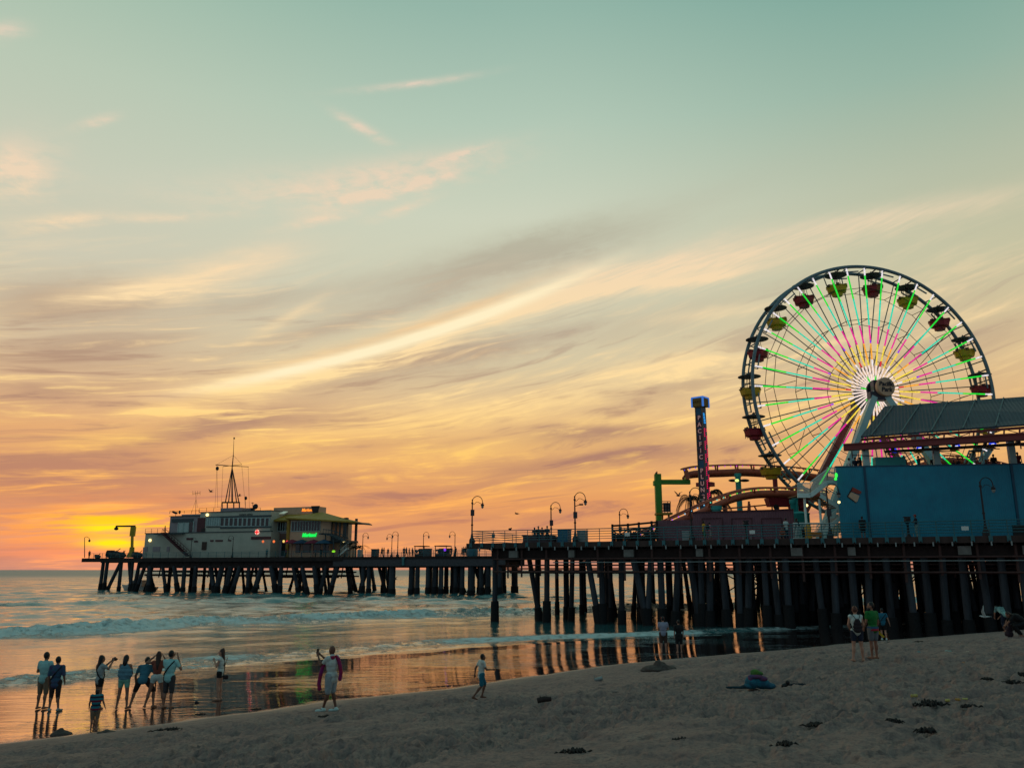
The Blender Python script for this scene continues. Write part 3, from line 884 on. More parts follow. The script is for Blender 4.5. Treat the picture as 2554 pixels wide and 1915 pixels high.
for px, ln in ((236, 0.3), (246, 0.3), (281, 0), (281, 5.0), (300, -2.2), (309, 0), (327, 1.4), (345, 3.5), (345, -4.0)):
    p = qq(e_at(px), 2.4, 0)
    pile(ep, p.x, p.y, DECK - 0.4, lean=(CX.x * -ln, CX.y * -ln), r=0.36, seed=px).build('pile', [m_pile, m_growth], ep)
if rest.v:
    o = rest.build('piles', [m_pile, m_growth], ep); o['kind'] = 'stuff'
q = MB()
for k in range(4):
    z = DECK + 0.3 + 0.27 * k
    q.tube(qq(aS - 2, 0.1, z), qq(aL - 1, 0.1, z), 0.03, n=5)
    q.tube(qq(aL, 2.1, z), qq(aT, 2.1, z), 0.03, n=5)
for a in np.arange(aS - 2, aL, 2.0): q.tube(qq(a, 0.1, DECK), qq(a, 0.1, DECK + 1.15), 0.045, n=5)
for a in np.arange(aL, aT, 2.4): q.tube(qq(a, 2.1, DECK), qq(a, 2.1, DECK + 1.15), 0.045, n=5)
tag(q.build('platform_railing', m_teal), 'thin teal railing round the far end platform', 'railing')
# ------------------------------------------------------------------ far buildings
m_pale = mat('pale_render', (184, 182, 168), 0.8, var=0.18, vscale=0.5)
m_pale2 = mat('grey_lilac_render', (150, 140, 146), 0.8, var=0.18, vscale=0.5)
m_cream = mat('cream_render', (206, 168, 140), 0.8, var=0.2, vscale=0.5)
m_dglass = mat('dark_glass', (30, 32, 38), 0.15, var=0.2, vscale=1, spec=0.6)
m_frame = mat('window_frame_paint', (168, 186, 184), 0.5)
m_trim = mat('slate_trim', (58, 74, 80), 0.6)
m_maroon = mat('maroon_paint', (88, 46, 52), 0.7)
m_yellow = mat('yellow_roof', (164, 128, 30), 0.6, var=0.25, vscale=1.2)
m_black = mat('black_paint', (18, 18, 20), 0.5)
m_white = mat('white_paint', (214, 216, 212), 0.5, var=0.12)
m_iron = mat('dark_iron', (44, 38, 42), 0.5, 0.3)
lamp_glow = glow('lamp_glow', (255, 226, 150), 2.2)

def face_box(mb, px0, py0, px1, py1, b0, b1):
    """a block whose front face covers the given part of the photo on plane b0"""
    a0, z1 = on_e(px0, py0, b0); a1, _ = on_e(px1, py0, b0); _, z0 = on_e((px0 + px1) / 2, py1, b0)
    return slab(mb, qq, a0, a1, b0, b1, z0, z1)
def window(parent, px0, py0, px1, py1, b, frame=m_frame, glass=m_dglass, bars=1, t=0.12):
    a0, z1 = on_e(px0, py0, b); a1, z0 = on_e(px1, py1, b)
    lo, hi = min(a0, a1), max(a0, a1)
    f = MB(); slab(f, qq, lo - t, hi + t, b - 0.14, b - 0.003, z1, z1 + t); slab(f, qq, lo - t, hi + t, b - 0.14, b - 0.003, z0 - t, z0)
    slab(f, qq, lo - t, lo, b - 0.14, b - 0.003, z0, z1); slab(f, qq, hi, hi + t, b - 0.14, b - 0.003, z0, z1)
    for k in range(1, bars):
        a = lo + (hi - lo) * k / bars; slab(f, qq, a - t / 2, a + t / 2, b - 0.13, b - 0.003, z0, z1)
    fo = f.build('window', frame, parent)
    g = MB(); slab(g, qq, lo, hi, b - 0.06, b - 0.005, z0, z1); g.build('pane', glass, fo)

DZ0 = 1389
ho = thing('harbor_office', 'pale three storey harbor office with a flag mast on its roof', 'building', tuple(qq(e_at(560, 4), 4, DECK)))
a_, z_ = on_e(590, DZ0, 4)
q = MB()
aA, zt = on_e(363, 1331, 4.0); aB = on_e(676, 1331, 4.0)[0]
slab(q, qq, aB, aA, 4.0, 16, DECK, zt)                                                   # ground floor
q.build('wall', m_pale, ho)
q = MB(); aW = on_e(352, 1362, 4.4)[0]; slab(q, qq, aA, aW, 5, 22, DECK, DECK + 2.4); q.build('lean_to', m_pale2, ho)
aC, zC = on_e(500, 1278, 4.4); aD = on_e(676, 1278, 4.4)[0]
q = MB(); slab(q, qq, aD, aC, 4.4, 14, zt - 0.003, zC); q.build('upper_wall', m_pale, ho)
aE, zE = on_e(425, 1288, 6.5); aF, zF = on_e(445, 1282, 6.5)
q = MB(); slab(q, qq, aC, aE, 6.5, 14, zt - 0.003, zE); slab(q, qq, aC, aF, 7.5, 13, zE, zF); q.build('west_wing', m_pale2, ho)
aG, zG = on_e(551, 1267, 5.5); aH = on_e(602, 1267, 5.5)[0]
q = MB(); slab(q, qq, aH, aG, 5.5, 10, zC, zG); q.build('roof_house', m_pale2, ho)
q = MB(); slab(q, qq, aD - 0.1, aC + 0.1, 4.2, 14.1, zC, zC + 0.12); slab(q, qq, aB - 0.1, aA + 0.1, 3.85, 4.39, zt, zt + 0.18); slab(q, qq, aC, aE + 0.1, 6.2, 6.49, zE, zE + .1); q.build('parapet', m_trim, ho)
q = MB()
for y0 in (1287, 1314): face_box(q, 549, y0, 676, y0 + 2.6, 4.22, 4.397)
for y0 in (1288, 1313): face_box(q, 514, y0, 549, y0 + 1.8, 4.25, 4.397)
q.build('window_band', m_trim, ho)
for k in range(11):
    x0 = 552 + k * 11.2; window(ho, x0, 1292, x0 + 6.4, 1311, 4.397, t=0.16)
for k in range(6):
    x0 = 516 + k * 5.6; window(ho, x0, 1291, x0 + 3.0, 1310, 4.397, glass=m_frame, t=0.1)
for k in range(3): window(ho, 447 + k * 13, 1302, 455 + k * 13, 1327, 6.497, bars=1, glass=m_frame if k < 2 else m_dglass, t=.2)
q = MB(); face_box(q, 428, 1294, 481, 1302, 6.3, 6.497); q.build('shutter_box', m_trim, ho)
q = MB(); face_box(q, 493, 1291, 512, 1327, 4.3, 4.397); q.build('recess_panel', m_maroon, ho)
q = MB(); face_box(q, 502, 1317, 511, 1327.5, 4.22, 4.296); q.build('roof_door', m_black, ho)
q = MB(); face_box(q, 504, 1351, 515, 1371, 3.85, 3.997); q.build('door', mat('brown_door', (62, 44, 36), 0.6), ho)
for x0, y0, x1, y1 in ((465, 1341, 481, 1346), (484, 1348, 493, 1352), (524, 1346, 532, 1350), (537, 1346, 555, 1350), (568, 1346, 576, 1349)):
    q = MB(); face_box(q, x0, y0, x1, y1, 3.88, 3.997); q.build('wall_sign', m_maroon, ho)
q = MB(); face_box(q, 626, 1338, 675, 1344.5, 3.86, 3.997); q.build('shop_sign', m_maroon, ho)
for x0 in (361, 381, 416): 
    q = MB(); face_box(q, x0, 1363, x0 + (18 if x0 == 381 else 7), 1375, 3.9, 3.997); q.build('shutter', m_pale2, ho)
# outside stair
q = MB()
p0 = EP(408, 1331, 2.6); p1 = EP(468, 1386, 2.6)
q.bar(p0, p1, 0.9, 0.25)
for k in range(13):
    t = k / 12; c = p0.lerp(p1, t); q.box(c + Vector((0, 0, 0.2)), (0.6, 1.2, 0.12), QM)
for off in (-0.5, 0.5):
    q.bar(p0 + DX_ * off + Vector((0, 0, 1.0)), p1 + DX_ * off + Vector((0, 0, 1.0)), 0.07)
    for k in range(9):
        c = p0.lerp(p1, k / 8) + DX_ * off; q.bar(c, c + Vector((0, 0, 1.0)), 0.06)
q.build('stair', m_maroon, ho)
a1_ = on_e(416, 1331, 3.0)[0]
q = MB(); slab(q, qq, a1_ - 4, a1_ + 3.5, 3.0, 3.84, zt - 0.2, zt - 0.02); q.build('stair_landing', m_trim, ho)
q = MB()
for (x0, x1, yb, yt, b) in ((362, 424, 1331, 1317, 5), (423, 497, 1281, 1272, 9), (497, 551, 1278, 1265, 6), (602, 650, 1279, 1266, 6)):
    aa, zz = on_e(x0, yb, b); ab, zz2 = on_e(x1, yt, b); n = max(2, int(abs(ab - aa) / 1.6))
    for k in range(n + 1): q.bar(qq(aa + (ab - aa) * k / n, b, zz), qq(aa + (ab - aa) * k / n, b, zz2), 0.06)
    for t in (0.55, 1.0): q.bar(qq(aa, b, zz + (zz2 - zz) * t), qq(ab, b, zz + (zz2 - zz) * t), 0.05)
q.build('roof_railing', m_iron, ho)
def words(s, px, py, hpx, b, m, parent, name='lettering', fr=on_e, bold=0.0, shear=0.0, out=0.02):
    a, z = on_e(px, py, b)
    size = hpx / FPX * 165 * 1.38
    return text(s, size, 0.03, name, m, parent, face_frame(qq(a, b - out, z), -CX, (0, 0, 1)), bold=bold, shear=shear)
words('HARBOR OFFICE', 613, 1283, 4.0, 4.36, m_trim, ho)
for px, py in ((517, 1283.5), (374, 1347)):
    b = 4.3 if px > 500 else 3.9
    q = MB(); q.ell(EP(px, py, b), (0.32, 0.3, 0.3)); q.build('wall_lamp', lamp_glow, ho)
# life guard cross on a lit disc
c = EP(642, 1326.5, 4.0)
MX = face_frame(c - DX_ * 0.12, -CX, (0, 0, 1))
sg = MB(); sg.path([c - DX_ * 0.16, c - DX_ * 0.003], [0.5, 0.5], 20); so = sg.build('round_sign', glow('pale_lamp', (255, 190, 170), 0.95), ho)
q = MB(); r3 = MX.to_3x3()
q.box(c - DX_ * 0.19, (0.92, 0.26, 0.04), r3); q.box(c - DX_ * 0.194, (0.26, 0.92, 0.04), r3); q.build('cross', glow('red_lamp', (236, 22, 36), 1.0), so)
# mast: tripod of poles, platform, cross yard and topmast
ms = thing('signal_mast', 'tall signal mast with a cross yard on the harbor office roof', 'mast', tuple(EP(582, 1266, 8)))
q = MB(); b = 8; T = EP(579, 1165, b)
for px, bo in ((562, -1), (570, 0.8), (580, -1.2), (590, 1.0), (596, -0.8)): q.tube(EP(px, 1253, b + bo), T, 0.12, 0.07, 6)
q.tube(EP(578, 1253, b), T, 0.10, 0.12, 6)
q.build('tripod', m_iron, ms)
q = MB()
for k in range(2):
    for x0, x1 in ((554, 598),): q.tube(EP(x0, 1252.5 + k * 0.5, b - 1 + 2.4 * k), EP(x1, 1252.5 + k * .5, b - 1 + 2.4 * k), 0.14, n=6)
for px in (554, 567, 583, 597):
    for bo in (-1, 1.4): q.tube(EP(px, 1253, b + bo), EP(px, 1268, b + bo), 0.13, n=6)
q.build('mast_platform', m_iron, ms)
q = MB(); q.tube(EP(579, 1166, b), EP(582, 1135, b), 0.12, 0.09, 6); q.tube(EP(582, 1135, b), EP(583.5, 1090, b), 0.07, 0.03, 6); q.ell(EP(584, 1093, b), (.18, .18, .22)); q.build('topmast', m_iron, ms)
q = MB(); q.tube(EP(538, 1159, b), EP(620, 1164, b), 0.09, 0.06, 6); q.tube(EP(556, 1163, b), EP(603, 1158, b + .4), 0.06, 0.05, 6); q.ell(EP(542, 1168, b), (.35, .35, .45)); q.build('yard', m_iron, ms)
q = MB()
for p, r_ in (((582, 1135), (541, 1158)), ((582, 1135), (603, 1158)), ((541, 1160), (543, 1265)), ((619, 1164), (622, 1266)), ((556, 1163), (552, 1264)), ((603, 1160), (612, 1266)), ((541, 1170), (536, 1268))):
    q.tube(EP(*p, b), EP(*r_, b), 0.025, n=4)
q.build('stays', m_iron, ms)
an = MB()
an.tube(EP(488, 1282, 10), EP(489, 1228, 10), .06, .03, 5); an.bar(EP(481, 1231, 10), EP(499, 1229, 10), .06)
for px in (481, 487, 493, 499): an.bar(EP(px, 1234, 10), EP(px, 1224, 10), .05)
an.tube(EP(489, 1245, 10), EP(476, 1283, 10), .02, n=4); an.tube(EP(489, 1245, 10), EP(497, 1283, 10), .02, n=4)
tag(an.build('radio_aerial', m_iron), 'thin comb shaped radio aerial on the left of the office roof', 'aerial')
an = MB(); an.tube(EP(612, 1280, 9), EP(612, 1243, 9), .06, .04, 5); an.ell(EP(613, 1242, 9), (.3, .3, .4))
tag(an.build('vent_pole', m_iron), 'thin pole with a round cap right of the signal mast', 'pole')
an = MB(); an.tube(EP(631, 1280, 9), EP(630, 1252, 9), .06, .05, 5); an.bar(EP(627, 1254, 9), EP(633, 1254, 9), .1); M_ = Matrix.Rotation(R(35), 3, 'Y'); an.ell(EP(637, 1263, 9), (.55, .25, .6), M_); an.box(EP(628, 1270, 9), (1.0, .5, .6), QM)
tag(an.build('satellite_dish', m_iron), 'dark satellite dish and box at the right of the office roof', 'dish')
an = MB(); an.tube(EP(438, 1288, 8), EP(438, 1279, 8), .05, n=5); an.ell(EP(436, 1278, 8), (.7, .3, .25), Matrix.Rotation(R(20), 3, 'Y')); an.ell(EP(448, 1277, 8), (.25, .25, .4))
tag(an.build('roof_floodlight', m_iron), 'dark floodlight on the left wing of the harbor office', 'light')

# yellow roofed restaurant
rs_ = thing('restaurant', 'cream two storey restaurant with a yellow hipped roof', 'building', tuple(qq(e_at(745, 8), 8, DECK)))
bw = 7.0
aR0, zR = on_e(660, 1297, bw); aRc = on_e(722, 1297, 5.0)[0]; aR1 = on_e(866, 1297, 5.0)[0]
aR2 = on_e(826, 1297, 5.0)[0]
zr_top = zR
q = MB(); slab(q, qq, aRc, on_e(655, 1297, bw)[0] + 1.0, bw, 15, DECK, zR); q.build('west_wall', m_pale2, rs_)
q = MB(); slab(q, qq, aR2, aRc - 0.003, 5.0, 13, DECK, zR); q.build('wall', m_cream, rs_)
q = MB(); slab(q, qq, aR1, aR2 - 0.003, 6.2, 9, DECK, DECK + 2.9); q.build('porch_wall', m_cream, rs_)
# porch upper gallery: floor, corner post, open windows
q = MB(); slab(q, qq, aR1 - .3, aR2 - .01, 4.6, 9, DECK + 2.9, DECK + 3.25); q.build('gallery_floor', m_trim, rs_)
q = MB()
for px in (827, 838, 848, 858, 866):
    a = on_e(px, 1300, 5.2)[0]; slab(q, qq, a - .14, a + .14, 5.2, 5.5, DECK + 3.26, zR)
slab(q, qq, aR1, aR2, 5.2, 5.5, DECK + 3.26, DECK + 4.0)
a = on_e(866, 1300, 5.2)[0]; slab(q, qq, a - .2, a + .2, 4.7, 5.1, DECK, zR); slab(q, qq, a - .2, a + .2, 8.5, 8.9, DECK, zR)
q.build('gallery_frame', m_trim, rs_)
# roof: eaves to ridge
ov = 1.6; zr = on_e(745, 1265, 12)[1]
eL, eR = on_e(652, 1297, bw - ov)[0], on_e(886, 1300, 3.4)[0]
E = [qq(eL, bw - ov, zR - .1), qq(aRc, bw - ov, zR - .1), qq(aRc, 5 - ov, zR + .2), qq(eR, 5 - ov, zR - 0.9), qq(eR + 1.5, 10, zR - .9), qq(eL, 16, zR - .1)]
rA, rB = on_e(684, 1272, 10)[0], on_e(797, 1268, 9)[0]
zq = on_e(745, 1277, 9)[1] - 0.3
Rg = [qq(rA, 10, zq), qq(aRc - 4, 10, zq + .1), qq(aRc - 5, 9, zq + .2), qq(rB, 9, zq), qq(rB, 12, zq), qq(rA, 12, zq)]
th = Vector((0, 0, -0.25))
q = MB(); q.hexa([e + th for e in E] , E)
n_ = 6
q.add(E + Rg, [(i, (i + 1) % n_, n_ + (i + 1) % n_, n_ + i) for i in range(n_)] + [tuple(range(n_, 2 * n_))])
ro = q.build('roof', m_yellow, rs_)
q = MB(); q.hexa([qq(eR + 0.1, 3.6, zR - 1.15), qq(eR - 1.9, 4.0, zR - 1.55), qq(eR - 1.7, 7, zR - 1.5), qq(eR + .1, 9, zR - 1.1)], [qq(eR + .1, 3.6, zR - .98), qq(eR - 1.9, 4.0, zR - 1.4), qq(eR - 1.7, 7, zR - 1.35), qq(eR + .1, 9, zR - .92)])
q.build('roof_tip', mat('dark_roof', (60, 46, 44), .7), ro)
q = MB(); a0, zz = on_e(683, 1266, 9.6); a1 = on_e(795, 1266, 9.6)[0]; slab(q, qq, a1, a0, 9.6, 12.4, zq - .4, zz); q.build('roof_house', m_cream, rs_)
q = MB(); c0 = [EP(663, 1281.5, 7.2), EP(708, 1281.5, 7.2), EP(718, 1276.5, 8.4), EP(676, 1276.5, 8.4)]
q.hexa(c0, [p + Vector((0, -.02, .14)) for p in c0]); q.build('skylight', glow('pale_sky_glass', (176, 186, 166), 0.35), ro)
for x0, x1, nb, b in ((695, 717, 4, bw - .003), (729, 798, 10, 4.997)):
    window(rs_, x0, 1301, x1, 1323, b, bars=nb)
for x0, x1 in ((652, 668), (674, 692), (703, 716)):
    q = MB(); face_box(q, x0, 1346, x1, 1386, bw - .08, bw - .004); q.build('doorway', m_black, rs_)
for x0, x1 in ((738, 750), (756, 776), (783, 800), (806, 820)):
    q = MB(); face_box(q, x0, 1349, x1, 1378, 4.92, 4.996); q.build('window', m_dglass, rs_)
q = MB(); face_box(q, 652, 1331, 722, 1346, bw - .12, bw - .004); q.build('fascia_board', mat('brown_board', (112, 84, 78), .7), rs_)
q = MB(); slab(q, qq, aRc - .25, aRc + .35, 4.7, bw - .01, DECK, zR - .3); q.build('corner_post', mat('mustard_paint', (158, 122, 40), .7), rs_)
for x0, x1, b, cc in ((718, 740, 3.6, (132, 34, 62)), (772, 792, 3.4, (124, 32, 60)), (745, 762, 3.5, (40, 60, 92)), (795, 822, 3.3, (40, 78, 104))):
    p0, p1 = EP(x0, 1356, b), EP(x1, 1354, b)
    q = MB(); c = (p0 + p1) / 2; q.lathe(c, [(2.0, 0), (1.1, .45), (.1, .8)], 8, False); q.tube(c - Vector((0, 0, c.z - DECK)), c + Vector((0, 0, .7)), .06, n=5)
    tag(q.build('parasol', mat('parasol_%d' % x0, cc, .8)), '%s parasol in front of the restaurant%s' % ({718: 'crimson', 772: 'dull red', 745: 'dark blue', 795: 'teal'}[x0], {718: ' by its mustard corner', 772: ' under the green sign', 745: '', 795: ' near the curved stair'}[x0]), 'parasol', 'parasols on the restaurant terrace')
words('Mariasol', 767, 1271.5, 7.5, 9.55, glow('orange_neon', (255, 150, 50), 1.0), rs_, 'neon_sign', bold=.02, shear=.25)
q = MB(); c = EP(787, 1273, 9.3); q.hexa([c + QM @ Vector(v) for v in ((-1, 0, .95), (1, 0, .95), (1, -.2, .95), (-1, -.2, .95))][::-1], [c + QM @ Vector(v) for v in ((-.35, 0, -1.2), (.35, 0, -1.2), (.35, -.2, -1.2), (-.35, -.2, -1.2))][::-1]); q.build('shield_sign', m_black, rs_)
a, z = on_e(772, 1334, 4.9); s_ = words('Mariasol', 771, 1334, 8.5, 4.85, glow('green_neon', (20, 230, 86), 1.1), rs_, 'neon_sign', bold=.06, shear=.2)
for i, (px, py, c) in enumerate(((683, 1350, (255, 120, 60)), (656, 1350, (230, 110, 60)), (707.5, 1349.5, (255, 210, 110)), (716, 1350.5, (250, 40, 70)), (799, 1351.5, (255, 226, 150)), (858, 1349.5, (255, 226, 150)), (832, 1374.5, (150, 240, 40)))):
    q = MB(); q.ell(EP(px, py, 3.0 if i < 6 else 1.4), (.24, .22, .26) if i < 6 else (.34, .2, .2)); q.build('lamp', glow('lamp_%d' % i, c, .95), rs_)
# curved stair with palms at the right corner
q = MB()
for k in range(10):
    t = k / 9; px = 806 + 62 * t; py = 1331 + 22 * t * t; p = EP(px, py, 3.4); q.box(p, (1.1, 1.4, .3), QM); q.bar(p, p + Vector((0, 0, 1.0)), .07)
p = [EP(806 + 62 * k / 9, 1331 + 22 * (k / 9) ** 2 - 11, 3.4) for k in range(10)]; q.path(p, .07, 5)
for px, py in ((812, 1333), (832, 1338), (850, 1346)): q.bar(EP(px, py, 3.4), EP(px, 1388, 3.4), .2)
q.build('curved_stair', m_trim, rs_)
q = MB(); p0, p1 = EP(846, 1387, 2.6), EP(868, 1368, 2.6); q.bar(p0, p1, .9, .3); q.bar(p0 + Vector((0, 0, 1.1)), p1 + Vector((0, 0, 1.1)), .08)
for k in range(7): c = p0.lerp(p1, k / 6); q.bar(c, c + Vector((0, 0, 1.1)), .06)
tag(q.build('deck_stair', m_white), 'short pale stair rising to the right beside the restaurant', 'stairs')
def shrub(px, py, b, h, n, seed, label):
    rng = random.Random(seed); root = thing('potted_palm', label, 'plant', tuple(EP(px, py, b)), 'palms beside the restaurant')
    q = MB(); p = Vector(root.location)
    q.tube(p, p + Vector((0, 0, h * .5)), .1, .07, 6); q.build('trunk', m_wood2, root)
    q = MB()
    for k in range(n):
        t = rng.uniform(0, 6.28); L = h * rng.uniform(.4, .65); c = p + Vector((0, 0, h * .5)); last = c
        for s_i in range(1, 5):
            u = s_i / 4; nx = c + Vector((math.cos(t) * L * u, math.sin(t) * L * u, L * (.9 * u - 1.0 * u * u)))
            q.bar(last, nx, .26 * (1.1 - u), .05); last = nx
    q.build('crown', mat('palm_leaf', (34, 38, 30), .7), root)
for i, (px, h) in enumerate(((872, 4.4), (880, 3.4), (888, 3.0), (895, 3.6))): shrub(px, 1389, 2.2 + i, h, 14, i, ('tallest', 'second', 'shortest', 'rightmost')[i] + ' dark palm in the row right of the restaurant')
q = MB(); slab(q, qq, e_at(898, 2), e_at(890, 2), 2, 3, DECK, DECK + 1.4); tag(q.build('white_bin', m_galv), 'pale bin beside the lamp right of the restaurant', 'bin')

# crane on the landing
cr = thing('boat_crane', 'yellow boat crane with a thin arm at the seaward end', 'crane', tuple(EP(328, 1389, 6)))
m_cy = mat('crane_yellow', (176, 148, 20), .5)
q = MB(); q.lathe(EP(327, 1390, 6), [(1.0, 0), (1.0, .4), (.55, 1.2), (.5, 2.2)], 10); q.bar(EP(329, 1378, 6), EP(330, 1337, 6), .45); q.bar(EP(330, 1337, 6), EP(333, 1313, 6), 1.0, .6); q.build('post', m_cy, cr)
q = MB(); q.bar(EP(337, 1311.5, 6), EP(290, 1312, 6), .3, .34); q.build('arm', m_iron, cr)
q = MB(); q.tube(EP(291, 1312, 6), EP(289, 1320, 6), .25, .1, 6); q.ell(EP(290, 1318, 6), (.5, .3, .35)); q.build('hook_block', m_iron, cr)
# clutter on the landing stage
for i, (px, py, sx, sz, lab) in enumerate(((244, 1384, 1.2, 1.0, 'small dark winch near the seaward end'), (284, 1378, 3.4, 1.9, 'dark covered skiff on the landing stage'), (302, 1378, 2.2, 1.5, 'dark tackle locker beside the skiff'), (343, 1380, 2.4, 1.5, 'dark cable drum under the boat crane'))):
    c = EP(px, py, 5); q = MB(); q.ell((c.x, c.y, DECK + sz * .45), (sx / 2 * 1.1, .7, sz * .45)); q.box((c.x - .2 * sx, c.y, DECK + sz * .7), (sx * .4, .8, sz * .5), QM); q.bar((c.x, c.y, DECK + sz * .6), (c.x + .4 * sx, c.y, DECK + sz * 1.15), .12)
    tag(q.build(('winch', 'skiff', 'locker', 'cable_drum')[i], m_iron), lab, ('winch', 'boat', 'locker', 'drum')[i])
q = MB(); q.tube(EP(211, 1390, 4), EP(211, 1340, 4), .09, .06, 6); q.path([EP(211, 1340, 4), EP(217, 1338, 4), EP(223, 1342, 4), EP(223, 1347, 4)], .05, 5); q.ell(EP(223, 1348, 4), (.22, .22, .3))
tag(q.build('thin_lamp_post', m_iron), 'thin lamp post at the very seaward end of the pier', 'lamp post')
# moored boat
bt = thing('motor_boat', 'small white motor boat moored between the far piles', 'boat', tuple(at_z(345, 1473, SEA)))
c = Vector(bt.location); bx = CX; M_ = QM
def bp(a, b, z): return c + CX * a + DX_ * b + Vector((0, 0, z))
q = MB(); q.hexa([bp(4.0, 0, .1), bp(1.0, -1.0, -.1), bp(-4.0, -1.1, -.1), bp(-4.0, 1.1, -.1), bp(1.0, 1.0, -.1)], [bp(4.9, 0, 1.35), bp(1.5, -1.5, 1.1), bp(-4.2, -1.45, .85), bp(-4.2, 1.45, .85), bp(1.5, 1.5, 1.1)]); q.build('hull', m_white, bt)
q = MB(); q.hexa([bp(2.6, -1.0, 1.1), bp(-1.8, -1.1, 1.0), bp(-1.8, 1.1, 1.0), bp(2.6, 1.0, 1.1)], [bp(1.0, -.8, 2.3), bp(-1.6, -.9, 2.3), bp(-1.6, .9, 2.3), bp(1.0, .8, 2.3)]); q.build('cabin', m_white, bt)
q = MB(); q.hexa([bp(1.9, -1.06, 1.6), bp(-1.5, -1.09, 1.6), bp(-1.5, -1.0, 1.6), bp(1.9, -.9, 1.6)], [bp(1.2, -.92, 2.1), bp(-1.45, -.97, 2.1), bp(-1.45, -.88, 2.1), bp(1.2, -.82, 2.1)]); q.build('windscreen', m_dglass, bt)
q = MB(); q.bar(bp(.6, 0, 2.3), bp(.4, 0, 3.6), .5, .3); q.bar(bp(1.3, 0, 3.2), bp(-.6, 0, 3.2), .12); q.tube(bp(.2, 0, 3.5), bp(.2, 0, 4.4), .04, n=5); q.build('radar_arch', m_galv, bt)
# kiosks on the bridge span
for px, w, h, lab, c in ((1049, 1.0, 1.0, 'dark square kiosk under a lamp on the pier span', (60, 46, 46)), (1102, 1.15, 1.0, 'cart hung with goods and a purple light on the pier span', (56, 60, 66))):
    root = thing('kiosk', lab, 'kiosk', tuple(qq(e_at(px, 3), 3, DECK)), 'kiosks on the pier span'); a = e_at(px, 3)
    q = MB(); slab(q, qq, a - w, a + w, 2.4, 4.4, DECK, DECK + h * .55); slab(q, qq, a - w * .9, a + w * .9, 3.9, 4.3, DECK + h * .55, DECK + h + .5); q.build('body', mat('kiosk_%d' % px, c, .7), root)
    q = MB(); slab(q, qq, a - w * 1.05, a + w * 1.05, 2.2, 4.6, DECK + h + .85, DECK + h + 1.0)
    for s1 in (-1, 1): slab(q, qq, a + s1 * w * .95 - .06, a + s1 * w * .95 + .06, 2.4, 2.5, DECK + h * .55, DECK + h + .85)
    q.build('roof', m_wood2, root)
    q = MB(); rg = random.Random(px)
    for k in range(14): q.ell(qq(a + rg.uniform(-w, w) * .85, 2.5, DECK + h * rg.uniform(.6, 1.3)), (.16, .1, .2), n=6, m=5)
    q.build('goods', mat('goods_%d' % px, (92, 90, 96), .6), root)
    if px == 1102: q = MB(); q.ell(qq(e_at(1109, 2.2), 2.2, DECK + 1.2), (.24, .2, .24)); q.build('lamp', glow('purple_lamp', (130, 50, 235), 1.2), root)
for px, py, w, lab, c in ((935, 1376, .8, 'dark grey box left on the pier span', (66, 60, 66)), (1066, 1380, .9, 'low grey box between the two kiosks', (80, 80, 86)), (962, 1400, .6, 'pale sign hanging on the span below the railing', (70, 120, 124))):
    a, z = on_e(px, py, 1.5); q = MB()
    if py > 1390: slab(q, qq, e_at(1008, -.2), e_at(1003, -.2), -.3, -.06, 4.9, 6.2); slab(q, qq, e_at(1008, -.2) - .2, e_at(1003, -.2) + .2, -.26, -.056, 6.2, 6.4)
    else: slab(q, qq, a - w / 1.6, a + w / 1.6, 1, 2.2, DECK, DECK + 1.3); slab(q, qq, a - w / 1.5, a + w / 1.5, .9, 2.3, DECK + 1.3, DECK + 1.45)
    tag(q.build('storage_box' if py < 1390 else 'hanging_sign', mat('crate_%d' % px, c, .7)), lab, 'box' if py < 1390 else 'sign')
q = MB(); c = on_e(1178, 1380, .9); q.lathe(qq(c[0], .9, DECK), [(1.0, 0), (1.05, .9), (.95, 1.5), (.3, 1.7)], 12); tag(q.build('water_tank', mat('blue_tank', (44, 96, 112), .5)), 'round blue tank under the left corner of the near pier', 'tank')
# ------------------------------------------------------------------ the amusement park on the near pier
m_steel = mat('blue_grey_steel', (104, 126, 134), 0.45, 0.2, var=0.25, vscale=1.5)
m_cable = mat('dark_cable', (40, 42, 48), 0.5, 0.3)
m_leg = mat('pale_teal_steel', (166, 196, 194), 0.5, var=0.2, vscale=.6)
m_orange = mat('orange_track_paint', (190, 96, 70), 0.5, var=0.25, vscale=1)
m_red = mat('red_paint', (150, 30, 44), 0.45, var=0.25)
m_gyel = mat('gondola_yellow', (200, 160, 24), 0.4, var=0.25)
m_canopy = mat('dark_canopy', (86, 78, 84), 0.6, var=0.3)
m_green = mat('green_steel', (78, 146, 46), 0.5, var=0.2, vscale=1)
m_aqua = mat('aqua_steel', (48, 160, 158), 0.5, var=0.2, vscale=1)
led = glow_attr('led_tubes', 1.05)

